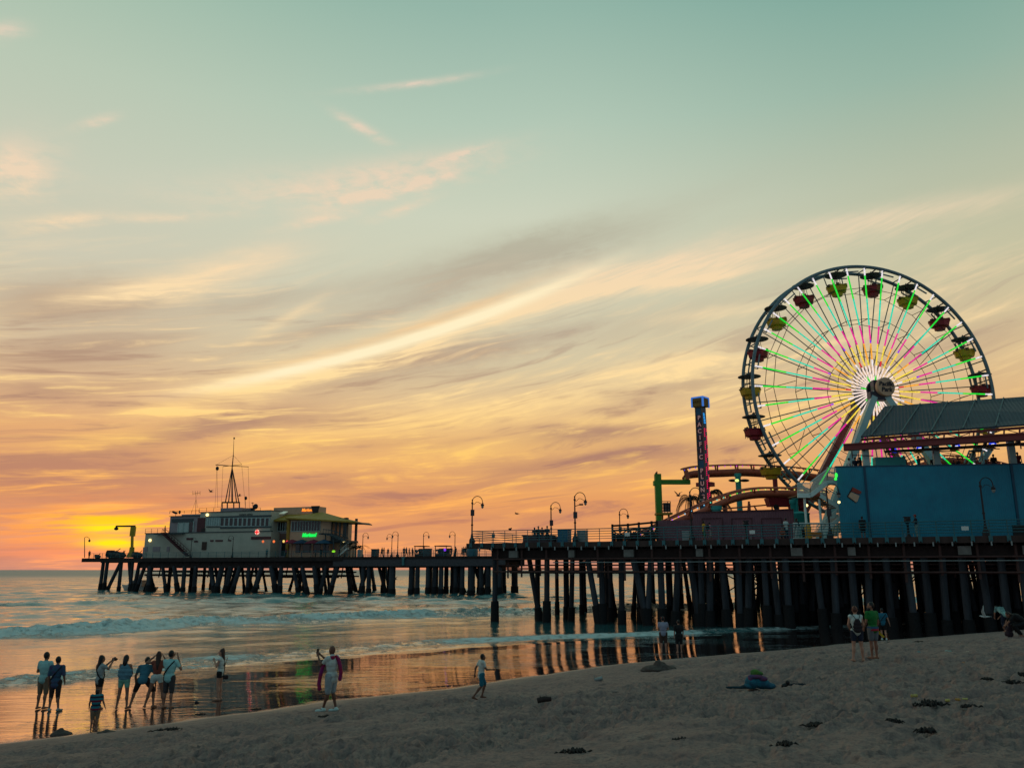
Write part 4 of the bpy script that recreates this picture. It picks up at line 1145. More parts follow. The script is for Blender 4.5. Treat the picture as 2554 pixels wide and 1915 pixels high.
# ---- the wheel (its axle points towards the sea and the beach)
WC = Vector((38.55, 87.15, 22.72)); WR_ = 13.9; HALF = 1.15; TURN = R(9)
RU = Vector((math.cos(TURN), math.sin(TURN), 0)); NU = Vector((-math.sin(TURN), math.cos(TURN), 0))
wh = thing('ferris_wheel', 'big ferris wheel with rainbow light tubes along its spokes', 'ferris wheel', (WC.x, WC.y, DECK))
def wp(r, deg, off): t = R(deg); return WC + RU * (r * math.sin(t)) + NU * off + Vector((0, 0, r * math.cos(t)))
for off in (-HALF, HALF):
    q = MB(); q.path([wp(WR_, k * 3, off) for k in range(120)], 0.19, 8, closed=True); q.build('rim', m_steel, wh)
q = MB()
for k in range(40): q.tube(wp(WR_ - .02, k * 9 + 2.0, -HALF), wp(WR_ - .02, k * 9 + 2.0, HALF), .07, n=6)
for off in (-HALF, HALF):
    for k in range(20):
        q.bar(wp(WR_ - .55, k * 18 + 8, off), wp(WR_ - .55, k * 18 + 15, off), .12)
        q.bar(wp(WR_, k * 18 + 8, off), wp(WR_ - .6, k * 18 + 8, off), .09)
q.build('rim_braces', m_steel, wh)
for off in (-HALF * .9, HALF * .9):
    for rr_ in (.83, .575, .31):
        q = MB()
        for k in range(20): q.tube(wp(WR_ * rr_, k * 18, off), wp(WR_ * rr_, k * 18 + 18, off), .035, n=4)
        q.build('ring_cable', m_cable, wh)
q = MB()
for k in range(20):
    q.bar(wp(WR_ * .83, k * 18, -HALF * .9), wp(WR_ * .83, k * 18, HALF * .9), .05)
    if k % 2: q.tube(wp(WR_ * .83, k * 18, -HALF * .9), wp(WR_ * .575, k * 18 + 9, HALF * .9), .035, n=4)
    q.tube(wp(WR_ * .575, k * 18, HALF * .9), wp(WR_ * .575, k * 18, -HALF * .9), .04, n=4)
q.build('cross_ties', m_cable, wh)
for k in range(40):
    q = MB(); q.tube(wp(1.0, k * 9 + 3.2, HALF * .55), wp(WR_ - .1, k * 9 + 3.2, HALF), .058, n=6); q.build('spoke', m_steel, wh)
rng = random.Random(3)
CW, CG, CT, CM, CV, CY, CO, CP, CR_ = lin(240, 232, 236), lin(22, 226, 50), lin(34, 216, 176), lin(232, 22, 150), lin(150, 40, 220), lin(250, 216, 66), lin(255, 170, 40), lin(250, 226, 214), lin(220, 20, 40)
for k in range(40):
    ang = k * 9
    q = MB()
    segs = [(.07, .10, CP), (.10, .20, CP), (.20, .245, CY if k % 4 else CW), (.245, .375, CY if k % 3 else CO), (.375, .40, CV if k % 4 == 0 else CM), (.40, .52, CM), (.52, .60, CT), (.60, .735, CT), (.735, .76, CG), (.76, .925, CG), (.925, .985, CW)]
    if k % 7 == 2: segs[2] = (.20, .245, CR_)
    if k % 6 == 1: segs[0] = (.07, .12, CG)
    for r0, r1, c in segs:
        q.col = c
        o0, o1 = -HALF * (.75 + .25 * r0), -HALF * (.75 + .25 * r1)
        q.tube(wp(WR_ * r0, ang, o0 - .08), wp(WR_ * r1, ang, o1 - .08), .082, n=6)
    q.build('light_spoke', led, wh)
q = MB(); q.path([WC + NU * o for o in (-1.9, 1.9)], [.5, .5], 16)
for o in (-1.05, 1.0): q.path([WC + NU * (o - .16), WC + NU * (o + .16)], [1.05, 1.05], 24)
q.build('axle', mat('hub_steel', (62, 56, 68), .5, .2), wh)
q = MB(); q.path([WC + NU * o for o in (-3.05, -3.0, -2.6, -2.55)], [.95, 1.0, 1.0, .95], 32); hd = q.build('hub_sign', mat('hub_disc', (206, 166, 134), .6, var=.15, vscale=.6), wh)
for s_, dz, sz in (('Pacific', .28, .66), ('Park', -.32, .66)):
    text(s_, sz, .03, 'lettering', mat('navy_letters', (10, 18, 36), .5), hd, face_frame(WC + NU * -3.06 + Vector((0, 0, dz)), RU, (0, 0, 1)), bold=.02, shear=.12)
# legs
for off, sgn, m_ in ((-1, -1, m_leg), (-1, 1, m_leg), (1, -1, m_red), (1, 1, m_red)):
    top = WC + Vector((sgn * .35, off * 2.2, -.4)); foot = Vector((WC.x + sgn * 8.6, WC.y + off * 5.0, DECK))
    q = MB(); d_ = (foot - top); n_ = Vector((-d_.z, 0, d_.x)).normalized() * .40; n2 = Vector((0, .5, 0))
    q.hexa([top + n_ * .75 - n2 * .7, top - n_ * .75 - n2 * .7, top - n_ * .75 + n2 * .7, top + n_ * .75 + n2 * .7], [foot + n_ - n2, foot - n_ - n2, foot - n_ + n2, foot + n_ + n2])
    q.box(foot, (2.4, 1.8, .5)); q.build('leg', m_ if off < 0 else mat('rose_steel', (146, 84, 88), .5, var=.3), wh)
for off in (-1, 1):
    q = MB(); p = WC + Vector((0, off * 2.2, 0)); q.bar(p + Vector((-1.1, 0, -.9)), p + Vector((1.1, 0, -.9)), .9, .9); q.box(p, (1.3, .8, 1.6))
    q.build('bearing', mat('hub_steel', (62, 56, 68)), wh)
q = MB(); c = WC + Vector((-5.1, -1.5, -8.3)); q.tube(c, c + Vector((0, 0, -4.2)), .04, n=4); q.ell(c + Vector((0, 0, -2.3)), (.22, .22, .34)); q.ell(c + Vector((0, 0, -1.2)), (.12, .12, .2)); q.build('counterweight', m_cable, wh)

# gondolas hang from the rim
def gondola(mc):
    root = thing('gondola', 'x', 'gondola', (0, 0, 0), 'gondolas of the ferris wheel')
    q = MB(); q.lathe((0, 0, -.22), [(1.2, -.12), (1.18, -.07), (.75, .06), (.22, .17), (.05, .36)], 16); q.build('canopy', m_canopy, root)
    q = MB(); q.tube((0, 0, .2), (0, 0, -1.95), .055, n=6)
    for t in range(4): x_, y_ = math.cos(t * 1.571 + .78), math.sin(t * 1.571 + .78); q.tube((x_ * .25, y_ * .25, -.2), (x_ * .55, y_ * .55, -1.85), .03, n=4)
    q.tube((0, -1.25, 0), (0, 1.25, 0), .08, n=6); q.build('hanger', m_cable, root)
    q = MB(); q.lathe((0, 0, -1.72), [(1.18, .05), (1.2, 0), (1.12, -.06), (.98, -.62), (.62, -.74), (.56, -1.02), (.5, -1.04)], 8, False); q.build('tub', mc, root)
    q = MB()
    for t in range(6): x_, y_ = math.cos(t * 1.047 + .3) * .9, math.sin(t * 1.047 + .3) * .9; q.box((x_, y_, -1.66), (.42, .30, .30), Matrix.Rotation(t * 1.047 + .3, 3, 'Z'))
    q.build('seat_backs', mat('seat_dark', (66, 40, 46), .7), root)
    return root
g_red, g_yel = gondola(m_red), gondola(m_gyel)
GP = []
clock = ['at the top just right of centre', 'right of the top', 'upper right', 'high on the right side', 'on the right side above the roof line', 'at the far right just above the pavilion roof', 'low right behind the pavilion roof', 'low right behind the beam', 'lower right behind the terrace', 'near the bottom right', 'at the bottom right of centre', 'at the bottom near the stairs', 'low on the left above the coaster rail', 'yellow', 'lower left side', 'left side', 'left side', 'upper left', 'upper left', 'top']
used = set()
for k in range(20):
    ang = 6.5 + 18 * k
    src = g_red if k % 2 == 0 else g_yel
    g = src if k < 2 else copy_tree(src)
    g.location = wp(WR_ - .15, ang, 0)
    col = 'red' if k % 2 == 0 else 'yellow'
    pos = {0: 'at the very top of the wheel, right of centre', 1: 'on the upper right, first yellow one after the top', 2: 'on the upper right against plain sky', 3: 'high on the right side of the wheel', 4: 'at the right edge just above the pavilion roof', 5: 'hidden behind the pavilion roof on the right',
           6: 'between the roof and the red beam at the right', 7: 'behind the terrace on the lower right', 8: 'low right behind the blue building', 9: 'beside the lowest point on the right', 10: 'at the lowest point of the wheel', 11: 'low behind the maroon fence by the stairs', 12: 'low left above the humped coaster track', 13: 'low left in front of the upper coaster track',
           14: 'on the left side with riders, low above the coaster', 15: 'at the far left edge level with the hub', 16: 'on the left side a little above the hub', 17: 'on the upper left shoulder of the wheel', 18: 'on the upper left near the top', 19: 'at the very top of the wheel, left of centre'}[k]
    g['label'] = '%s wheel gondola %s' % (col, pos)
    GP.append(g)

# ---- blue building with its roof terrace
WL = at_y(2085, 1165, 67.0); zW = WL.z
WRt = at_z(2554, 1158, zW)
wx = (WRt - WL).normalized(); wy = Vector((-wx.y, wx.x, 0))
def ww(a, b, z): return WL + wx * a + wy * b + Vector((0, 0, z - zW))
WM = Matrix((wx, wy, (0, 0, 1))).transposed()
def on_w(px, py, b):
    dd = ray(px, py); o = Vector((0, 0, CAMZ)); k = (WL + wy * b - o).dot(wy) / dd.dot(wy); p = o + dd * k
    return (p - WL).dot(wx), p.z
def WP(px, py, b): a, z = on_w(px, py, b); return ww(a, b, z)
bb = thing('blue_building', 'blue corrugated metal building with an open roof terrace', 'building', tuple(ww(8, 0, DECK)))
m_blue = ribbed('blue_corrugated', (8, 130, 156), 0.16, wx, 0.5, 0.35, second=(6, 112, 140))
m_seam = mat('blue_seam', (4, 70, 96), .5)
BL = 30.0
q = MB(); slab(q, ww, 0, BL, 0, .25, DECK, zW); q.hexa([ww(a, b, DECK) for a, b in ((0, .253), (.25, .253), (6.5, 14), (6.25, 14))], [ww(a, b, zW) for a, b in ((0, .253), (.25, .253), (6.5, 14), (6.25, 14))]); slab(q, ww, 6.5, BL, 13.7, 14, DECK, zW - 1.2); q.build('wall', m_blue, bb)
for px in (2163, 2533):
    a = on_w(px, 1250, 0)[0]; q = MB(); slab(q, ww, a - .09, a + .09, -.08, -.002, DECK, zW - .002); q.build('corner_trim', m_seam, bb)
q = MB(); slab(q, ww, -.05, BL, -.06, .3, zW, zW + .09); q.build('cap_trim', m_seam, bb)
q = MB(); q.hexa([ww(a, b, zW - .80) for a, b in ((.3, .26), (BL, .26), (BL, 13.6), (6.5, 13.6))], [ww(a, b, zW - .60) for a, b in ((.3, .26), (BL, .26), (BL, 13.6), (6.5, 13.6))]); q.build('terrace_floor', m_wood, bb)
for px, pyt in ((2163, 1121), (2340, 1110), (2530, 1096)):
    a = on_w(px, 1160, 1.2)[0]; q = MB(); slab(q, ww, a - .24, a + .24, 1.2, 1.6, zW - .6, on_w(px, pyt, 1.2)[1])
    slab(q, ww, a - .3, a + .3, 1.15, 1.65, zW - .6, zW - .35); q.build('column', m_leg, bb)
m_beam = mat('red_oxide_steel', (132, 52, 50), .55, var=.25, vscale=1)
def hline(px0, py0, Y0, px1, py1):
    p = at_y(px0, py0, Y0); r_ = at_z(px1, py1, p.z); e = (r_ - p).normalized(); return p, r_ + e * 8
p0, p1 = hline(2103, 1107, 68.2, 2554, 1079)
bd = Vector((0, 0, 1)); back = Vector((-(p1 - p0).normalized().y, (p1 - p0).normalized().x, 0))
q = MB()
q.hexa([p0 - bd * .45, p1 - bd * .45, p1 - bd * .45 + back * .28, p0 - bd * .45 + back * .28], [p0 - bd * .1, p1 - bd * .1, p1 - bd * .1 + back * .28, p0 - bd * .1 + back * .28])
for dz in (0, -.45):
    q.hexa([p0 - back * .12 + bd * (dz - .10), p1 - back * .12 + bd * (dz - .10), p1 + back * .5 + bd * (dz - .10), p0 + back * .5 + bd * (dz - .10)], [p0 - back * .12 + bd * (dz + .003), p1 - back * .12 + bd * (dz + .003), p1 + back * .5 + bd * (dz + .003), p0 + back * .5 + bd * (dz + .003)])
q.build('eave_beam', m_beam, bb)
e = (p1 - p0).normalized()
q = MB()
for k in range(12):
    s0 = p0 + e * (1.5 + 2.2 * k) - bd * .55; q.bar(s0, s0 + back * 2.0, .2, .2)
q.hexa([p0 + back * .6 + e * 3 - bd * .72, p1 + back * .6 - bd * .72, p1 + back * 2 - bd * .72, p0 + back * 2 + e * 3 - bd * .72], [p0 + back * .6 + e * 3 - bd * .66, p1 + back * .6 - bd * .66, p1 + back * 2 - bd * .66, p0 + back * 2 + e * 3 - bd * .66])
for k in range(5): s0 = p0 + e * (.6 + 3 * k) - bd * .6; q.bar(s0 + back * .2 - bd * .35, s0 + e * 1.6 + back * .2 - bd * .5, .07); q.bar(s0 + back * .2, s0 + back * .2 - bd * .6, .07)
q.build('ceiling_frame', mat('dark_oxide_steel', (70, 34, 38), .6), bb)
e0, e1 = hline(2147, 1088, 68.5, 2554, 1057.5)
r0, r1 = hline(2206, 1013, 76.5, 2554, 989)
dn = Vector((0, 0, -.14))
m_roof = ribbed('grey_corrugated', (36, 46, 66), 0.28, e, .6, .6, second=(30, 38, 58))
q = MB(); q.hexa([e0 + dn, e1 + dn, r1 + dn, r0 + dn], [e0, e1, r1, r0]); q.build('canopy_roof', m_roof, bb)
nrm = (e1 - e0).cross(r0 - e0).normalized()
for k in range(12):
    t0 = (.8 + 2.25 * k) / (e1 - e0).length; t1 = (.8 + 2.25 * k) / (r1 - r0).length
    a_, b_ = e0 + (e1 - e0) * t0 + nrm * .05, r0 + (r1 - r0) * t1 + nrm * .05
    q = MB(); q.bar(a_, b_, .08, .07, up=nrm); q.build('roof_seam', mat('roof_seam_metal', (92, 110, 114), .6), bb)
q = MB(); n = 20
ep0, ep1 = e0 - bd * .25 + back * .2, e1 - bd * .25 + back * .2
q.bar(ep0, ep1, .16, .2)
for k in range(n):
    a_ = ep0.lerp(ep1, k / (n - 1)); f_ = p0.lerp(p1, 0.06 + .94 * k / (n - 1)) + back * .2; f2 = p0.lerp(p1, 0.06 + .94 * min(n - 1, k + 1) / (n - 1)) + back * .2
    q.bar(f_, a_, .10); q.bar(f_ if k % 2 else a_, (ep0.lerp(ep1, min(n - 1, k + 1) / (n - 1))) if k % 2 else f2, .06)
q.build('roof_truss', m_beam, bb)
for i, (px, py) in enumerate(((2229, 1124), (2295, 1118), (2386, 1113), (2476, 1108))):
    root = thing('hanging_lamp', 'glowing blue lamp with yellow brim, ' + ('leftmost under the red beam', 'second from the left under the red beam', 'third from the left, right of the middle column', 'rightmost, before the right column')[i], 'lamp', tuple(WP(px, py - 10, 1.9)), 'blue lamps hanging over the terrace')
    c = WP(px, py, 1.9); q = MB(); q.ell(c, (.30, .22, .25)); q.build('globe', glow('blue_lamp', (20, 60, 225), .95), root)
    q = MB(); q.ell(c + Vector((-.2, -.02, -.30)), (.42, .25, .07)); q.build('brim', mat('brim_yellow', (210, 160, 40), .5), root)
    q = MB(); q.bar(c + Vector((-.26, -.23, -.03)), c + Vector((-.02, -.25, .0)), .02, .07); q.build('lit_label', glow('lamp_white', (235, 235, 250), 1.2), root)
    q = MB(); q.tube(c + Vector((0, 0, .2)), c + Vector((0, 0, .55)), .03, n=5); q.build('stem', m_cable, root)
for i, (px, py) in enumerate(((2183, 1117), (2280, 1112), (2383, 1106), (2486, 1101))):
    q = MB(); q.lathe(WP(px, py, 1.0), [(.16, -.12), (.10, .02), (.04, .14), (.03, .3)], 8); tag(q.build('spotlight', m_galv), ('leftmost', 'second', 'third', 'rightmost')[i] + ' little pale spotlight under the red beam', 'light', 'spotlights under the beam')
q = MB(); q.box(WP(2218, 1156, 2.2), (2.4, .8, 1.0), WM); tag(q.build('bar_counter', m_aqua), 'teal bar counter on the terrace near the left column', 'counter')
# picture board on the wall: a tilted box and a shoe-like red shape
root = thing('wall_emblem', 'tilted cream and red cut out emblem on the blue wall', 'sign', tuple(WP(2130, 1238, -.1)))
def flat(pts, b, t, m_, name, parent):
    lo = [WP(px, py, b) for px, py in pts]; q = MB(); q.hexa(lo, [p - wy * t for p in lo]); return q.build(name, m_, parent)
flat([(2115, 1238), (2122, 1227), (2143, 1236), (2138, 1250), (2134, 1252)], -.002, .10, mat('cream_board', (206, 168, 140), .6, var=.15), 'cream_panel', root)
flat([(2123, 1225), (2126, 1215), (2148, 1226), (2146, 1231), (2140, 1232)], -.002, .12, mat('brick_red_board', (150, 58, 44), .6), 'red_panel', root)
flat([(2112, 1238), (2126, 1214), (2128, 1216), (2115, 1239), (2136, 1251), (2134, 1254)], -.002, .05, m_black, 'shadow_edge', root)

# ---- white stairs beside the blue building
st = thing('park_staircase', 'pale steel zigzag staircase at the left end of the blue building', 'stairs', tuple(at_y(2040, 1342, 70)))
m_stair = mat('stair_paint', (222, 236, 230), .5, var=.15)
SYF, SYB = 69.0, 71.5
def SP(px, py, Y): return at_y(px, py, Y)
for Y in (SYF, SYB):
    q = MB()
    for (a_, b_, hh) in (((1989, 1236), (2021, 1236), .32), ((2021, 1236), (2063, 1204), .34), ((2063, 1204), (2090, 1204), .32), ((2046, 1236), (2094, 1266), .30), ((2101, 1288), (2036, 1340), .30)):
        q.bar(SP(*a_, Y), SP(*b_, Y), .12, hh)
    q.build('stringer', m_stair, st)
q = MB()
def treads(a_, b_, n):
    for k in range(n):
        t = (k + .5) / n; p = SP(a_[0] + (b_[0] - a_[0]) * t, a_[1] + (b_[1] - a_[1]) * t, SYF + .1); r_ = p + Vector((0, SYB - SYF - .2, 0)); q.bar(p, r_, .3, .06)
treads((1990, 1235), (2021, 1235), 5); treads((2021, 1235), (2063, 1203), 8); treads((2063, 1203), (2090, 1203), 4); treads((2046, 1236), (2094, 1266), 8); treads((2101, 1288), (2036, 1340), 12)
q.build('treads', mat('stair_underside', (150, 120, 90), .8, var=.4), st)
def rail_run(name, a_, b_, up, n, Ys=(SYF, SYB), mtl=m_stair):
    for Y in Ys:
        q = MB()
        for k in range(n + 1):
            t = k / n; p = (a_[0] + (b_[0] - a_[0]) * t, a_[1] + (b_[1] - a_[1]) * t)
            q.bar(SP(p[0], p[1], Y), SP(p[0] - .4, p[1] - up, Y), .035)
        q.bar(SP(a_[0], a_[1] - up, Y), SP(b_[0], b_[1] - up, Y), .07); q.bar(SP(a_[0], a_[1] - 3, Y), SP(b_[0], b_[1] - 3, Y), .05)
        q.build(name, mtl, st)
rail_run('landing_railing', (1989, 1234), (2021, 1234), 29, 12)
rail_run('stair_railing', (2021, 1234), (2063, 1202), 32, 18)
rail_run('stair_railing', (2063, 1202), (2088, 1202), 36, 10)
rail_run('stair_railing', (2046, 1234), (2092, 1263), 26, 16)
rail_run('stair_railing', (2100, 1286), (2038, 1338), 27, 22)
q = MB()
for px, y0 in ((2006, 1238), (2043, 1245), (2090, 1206)):
    p = SP(px, y0, SYF + .3); q.tube((p.x, p.y, DECK), p, .11, n=8)
    p = SP(px, y0, SYB - .2); q.tube((p.x, p.y, DECK), p, .11, n=8)
q.build('posts', m_stair, st)
pf = thing('picket_fence', 'white picket fence in front of the stairs', 'fence', tuple(at_y(2020, 1342, 67.6)))
q = MB()
for px in np.arange(1978, 2102, 3.6): p = at_y(px, 1304, 67.6); q.bar((p.x, p.y, DECK), p, .03)
for zz in (1304, 1342): q.bar(at_y(1978, zz, 67.6), at_y(2102, zz, 67.6), .06)
q.build('pickets', m_stair, pf)
tk = thing('ticket_booth', 'round teal booth with a pipe chimney left of the stairs', 'booth', tuple(at_y(1990, 1340, 72)))
c = at_y(1996, 1330, 75); q = MB(); q.lathe((c.x, c.y, DECK), [(.9, 0), (.9, 2.45), (.95, 2.5), (.95, 2.6), (.3, 2.75)], 16); q.build('body', m_aqua, tk)
c2 = at_y(1983, 1330, 75); q = MB(); q.lathe((c2.x, c2.y, DECK + 2.3), [(.24, 0), (.24, 1.1), (.3, 1.12), (.3, 1.5)], 12); q.build('chimney', m_aqua, tk)
q = MB(); p = at_y(2011, 1260, 71); q.ell(p, (.16, .14, .12)); tag(q.build('booth_lamp', lamp_glow), 'small warm lamp under the stair landing', 'lamp')
q = MB(); p = at_y(2092.5, 1252, 66.2); q.ell(p, (.11, .10, .11)); tag(q.build('flood_lamp', lamp_glow), 'bright white lamp at the left edge of the blue wall', 'lamp')
q = MB(); p = at_y(2086, 1188, 66.3); q.ell(p + Vector((0, 0, .1)), (.12, .1, .2)); q.ell(p + Vector((-.08, 0, -.2)), (.12, .1, .12)); tag(q.build('green_lamp', glow('green_lamp', (60, 235, 80), 1.1)), 'green lamp beside the top of the stairs', 'lamp')
for i, (px, w_, lab) in enumerate(((2033, 1.1, 'orange bench box in front of the white fence'),)):
    q = MB(); p = at_y(px, 1338, 66.6); q.box((p.x, p.y, DECK + .38), (w_, .5, .3)); q.box((p.x - w_ * .4, p.y, DECK + .11), (.1, .4, .22)); q.box((p.x + w_ * .4, p.y, DECK + .11), (.1, .4, .22)); tag(q.build('orange_bench', mat('orange_board', (196, 118, 40), .6)), lab, 'bench')
q = MB(); p = at_y(2016, 1330, 66.4); q.lathe((p.x, p.y, DECK), [(.26, 0), (.24, .5), (.28, .9), (.12, 1.15)], 10); tag(q.build('yellow_bollard', mat('bollard_yellow', (206, 150, 40), .6)), 'fat yellow bollard by the orange bench', 'bollard')

# ---- drop tower
TY = 84.0
tl, tr = at_y(1741, 1100, TY), at_y(1765, 1100, TY)
tw = thing('drop_tower', 'tall square drop tower with a lit blue crown', 'tower', ((tl.x + tr.x) / 2, TY, DECK))
cx = (tl.x + tr.x) / 2; ztop = at_y(1750, 1016, TY).z; zct = at_y(1750, 990, TY).z; zcb = at_y(1750, 1014, TY).z
TM = Matrix.Rotation(R(-33), 3, 'Z')
cy = TY + .3; wA = .33
def tpt(u, v, z): return Vector((cx, cy, z)) + TM @ Vector((u, v, 0))
def tbox(q, u0, u1, v0, v1, z0, z1): q.hexa([tpt(u, v, z0) for u, v in ((u0, v0), (u1, v0), (u1, v1), (u0, v1))], [tpt(u, v, z1) for u, v in ((u0, v0), (u1, v0), (u1, v1), (u0, v1))])
TM = Matrix.Rotation(R(-41), 3, 'Z')
q = MB(); tbox(q, -.39, .39, -.39, .39, DECK, ztop); q.build('shaft', mat('tower_blue', (26, 84, 116), .5, var=.2), tw)
q = MB()
for u in (-.39, .36): tbox(q, u - .03, u + .05, -.45, -.393, DECK, ztop)
tbox(q, -.43, .43, -.5, -.405, ztop - .02, ztop + .1); q.build('edge_trim', mat('tower_trim', (120, 96, 70), .6), tw)
q = MB(); tbox(q, -.64, .64, -.64, .64, zcb, zct - .06); q.build('crown', mat('crown_panel', (138, 102, 40), .7, var=.3), tw)
q = MB()
for v0, v1, u0, u1 in ((-.68, -.645, -.68, .68), (.645, .68, -.68, .68)): tbox(q, u0, u1, v0, v1, zct - .15, zct)
for u0, u1 in ((-.68, -.645), (.645, .68)): tbox(q, u0, u1, -.644, .644, zct - .15, zct)
for u in (-.62, .62):
    for v in (-.62, .62): tbox(q, u - .08, u + .08, v - .08, v + .08, zcb - .05, zct - .151)
q.build('blue_light_strip', glow('blue_led', (56, 112, 196), .75), tw)
text('PARK', .42, .02, 'lettering', mat('crown_letters', (96, 66, 26), .7), tw, face_frame(tpt(0, -.645, (zct + zcb) / 2 - .05), TM @ Vector((1, 0, 0)), (0, 0, 1)))
ltr = mat('pale_letters', (214, 176, 170), .5, emit=((214, 150, 146), .18))
ys = [(1042, 'P'), (1059, 'A'), (1075.5, 'C'), (1091.5, 'I'), (1108, 'F'), (1124, 'I'), (1140, 'C'), (1174, 'P'), (1189, 'L'), (1206, 'U'), (1222, 'N'), (1239, 'G'), (1254, 'E')]
for y_, s_ in ys:
    z = at_y(1750, y_, TY).z
    text(s_, .62, .02, 'letter', ltr, tw, face_frame(tpt(0, -.415, z), TM @ Vector((1, 0, 0)), (0, 0, 1)), bold=.012)
    q = MB(); tbox(q, -.29, .29, -.405, -.393, z - .29, z + .29); q.build('letter_panel', mat('letter_panel', (86, 42, 60), .6), tw)
q = MB()
zz = DECK + 1.5
while zz < ztop - 2.2:
    i = int((zz - DECK) / 1.35)
    for v in (-.2, .2):
        if (zz * 3 + (v > 0) * 2) % 4 < 2.8: q.ell(tpt(.41, v, zz), (.05, .05, .05), n=5, m=4); q.ell(tpt(.41, v + .09, zz + .06), (.045, .045, .045), n=5, m=4)
    zz += .19
q.build('red_bulbs', glow('pink_led', (232, 24, 84), .9), tw)
q = MB()
for k in range(7): tbox(q, .395, .43, -.28 + .02 * k, .0 + .03 * k, ztop - .7 - .16 * k, ztop - .62 - .16 * k)
q.build('arrow_light', glow('cyan_led', (40, 160, 240), 1.0), tw)
q = MB()
for u0, u1, v0, v1 in ((-.75, .75, .45, .8), (.50, .8, -.1, .44), (-.8, -.50, -.3, .44)): tbox(q, u0, u1, v0, v1, at_y(1750, 1212, TY).z, at_y(1750, 1202, TY).z)
q.build('ride_car', m_red, tw)

# ---- roller coaster
co = thing('roller_coaster', 'orange tube roller coaster with a lit humped track and a raised track', 'roller coaster', tuple(at_y(1880, 1345, 86)))
def smooth_path(pts, n=6):
    P = [Vector(p) for p in pts]; out_ = []
    for i in range(len(P) - 1):
        a = P[max(0, i - 1)]; b = P[i]; c = P[i + 1]; d_ = P[min(len(P) - 1, i + 2)]
        for k in range(n):
            t = k / n; out_.append(0.5 * ((2 * b) + (c - a) * t + (2 * a - 5 * b + 4 * c - d_) * t * t + (3 * b - a - 3 * c + d_) * t ** 3))
    return out_ + [P[-1]]
def track(spine_px, rail_px, Y, Yend, lights, rs=.26, gauge=1.1, name='track', step=2.2):
    n = len(spine_px)
    sp = smooth_path([at_y(px, py, Y + (Yend - Y) * i / (n - 1)) for i, (px, py) in enumerate(spine_px)])
    n2 = len(rail_px)
    ra = smooth_path([at_y(px, py, Y - gauge / 2 + (Yend - Y) * i / (n2 - 1)) for i, (px, py) in enumerate(rail_px)])
    q = MB(); q.path(sp, rs, 10)
    q.path([p + Vector((0, gauge, -.1)) for p in sp], rs * .9, 10)
    q.path(ra, .085, 8); q.path([p + Vector((0, gauge, .15)) for p in ra], .085, 8)
    L = 0; nxt = .5
    for i in range(len(ra) - 1):
        seg = (ra[i + 1] - ra[i]).length; L += seg
        if L > nxt:
            nxt += step; p = ra[i]; s_ = min(sp, key=lambda v: (v.x - p.x) ** 2)
            q.bar(p, s_, .14, .3); q.bar(p, p + Vector((0, gauge, .15)), .09); q.bar(p + Vector((0, gauge, .15)), s_ + Vector((0, gauge * .5, 0)), .14, .2)
    q.build(name, m_orange, co)
    q = MB(); L = 0; nxt = .2
    for i in range(len(ra) - 1):
        seg = (ra[i + 1] - ra[i]); t = 0
        while nxt < L + seg.length:
            p = ra[i] + seg * ((nxt - L) / seg.length); q.col = lights(nxt); q.ell(p + Vector((0, -.12, -.14)), (.065, .065, .065), n=6, m=4); nxt += .66
        L += seg.length
    q.build('track_lights', led, co)
cA = [lin(60, 60, 230), lin(220, 60, 220), lin(240, 90, 120), lin(250, 190, 120)]
track([(1712, 1190), (1718, 1184), (1740, 1180), (1800, 1178), (1860, 1176), (1920, 1179), (1980, 1182), (2040, 1190), (2120, 1200), (2240, 1180), (2330, 1152), (2400, 1150), (2480, 1163), (2620, 1200)],
      [(1703, 1171), (1712, 1168), (1740, 1163), (1800, 1160), (1860, 1159), (1920, 1161), (1980, 1165), (2040, 1172), (2120, 1182), (2240, 1165), (2330, 1138), (2400, 1138), (2480, 1149), (2620, 1185)], 91, 93,
      lambda L: cA[0] if L < 1.8 else (cA[1] if L < 7 else (cA[2] if L < 10 else cA[3])), rs=.34, name='raised_track', step=2.0)
cB = [lin(190, 90, 240), lin(120, 200, 240), lin(90, 220, 190), lin(110, 230, 60), lin(230, 226, 110)]
track([(1590, 1352), (1640, 1328), (1690, 1300), (1740, 1281), (1790, 1259), (1840, 1240), (1890, 1231), (1940, 1230), (1990, 1231), (2060, 1236)],
      [(1560, 1345), (1610, 1324), (1660, 1300), (1720, 1272), (1780, 1246), (1840, 1226), (1890, 1218), (1940, 1217), (1990, 1218), (2060, 1224)], 80, 78,
      lambda L: cB[0] if L < 5.5 else (cB[1] if L < 8.5 else (cB[2] if L < 10.5 else (cB[3] if L < 13.5 else cB[4]))), rs=.30, name='humped_track', step=2.1)
q = MB(); q.hexa([at_y(px, py, 90.4) for px, py in ((1703, 1170), (1712, 1196), (1722, 1193), (1716, 1172))], [at_y(px, py, 91.8) for px, py in ((1703, 1170), (1712, 1196), (1722, 1193), (1716, 1172))]); q.build('track_nose', m_orange, co)
def column(px, pytop, Y, w, m_, name='support_column', cap_=True):
    p = at_y(px, pytop, Y); q = MB(); q.path([(p.x, p.y, DECK), (p.x, p.y, p.z)], w, 14)
    if cap_: q.path([(p.x, p.y, p.z - .35), (p.x, p.y, p.z + .02)], w * 1.25, 14)
    return q.build(name, m_, co)
column(1840, 1181, 90.5, .30, m_aqua); column(1932, 1185, 91, .26, m_red); column(1786, 1262, 79, .44, m_aqua); column(1982, 1235, 78.6, .26, m_aqua, cap_=True)
column(2425, 1130, 92, .28, mat('mauve_steel', (92, 66, 84), .5)); 
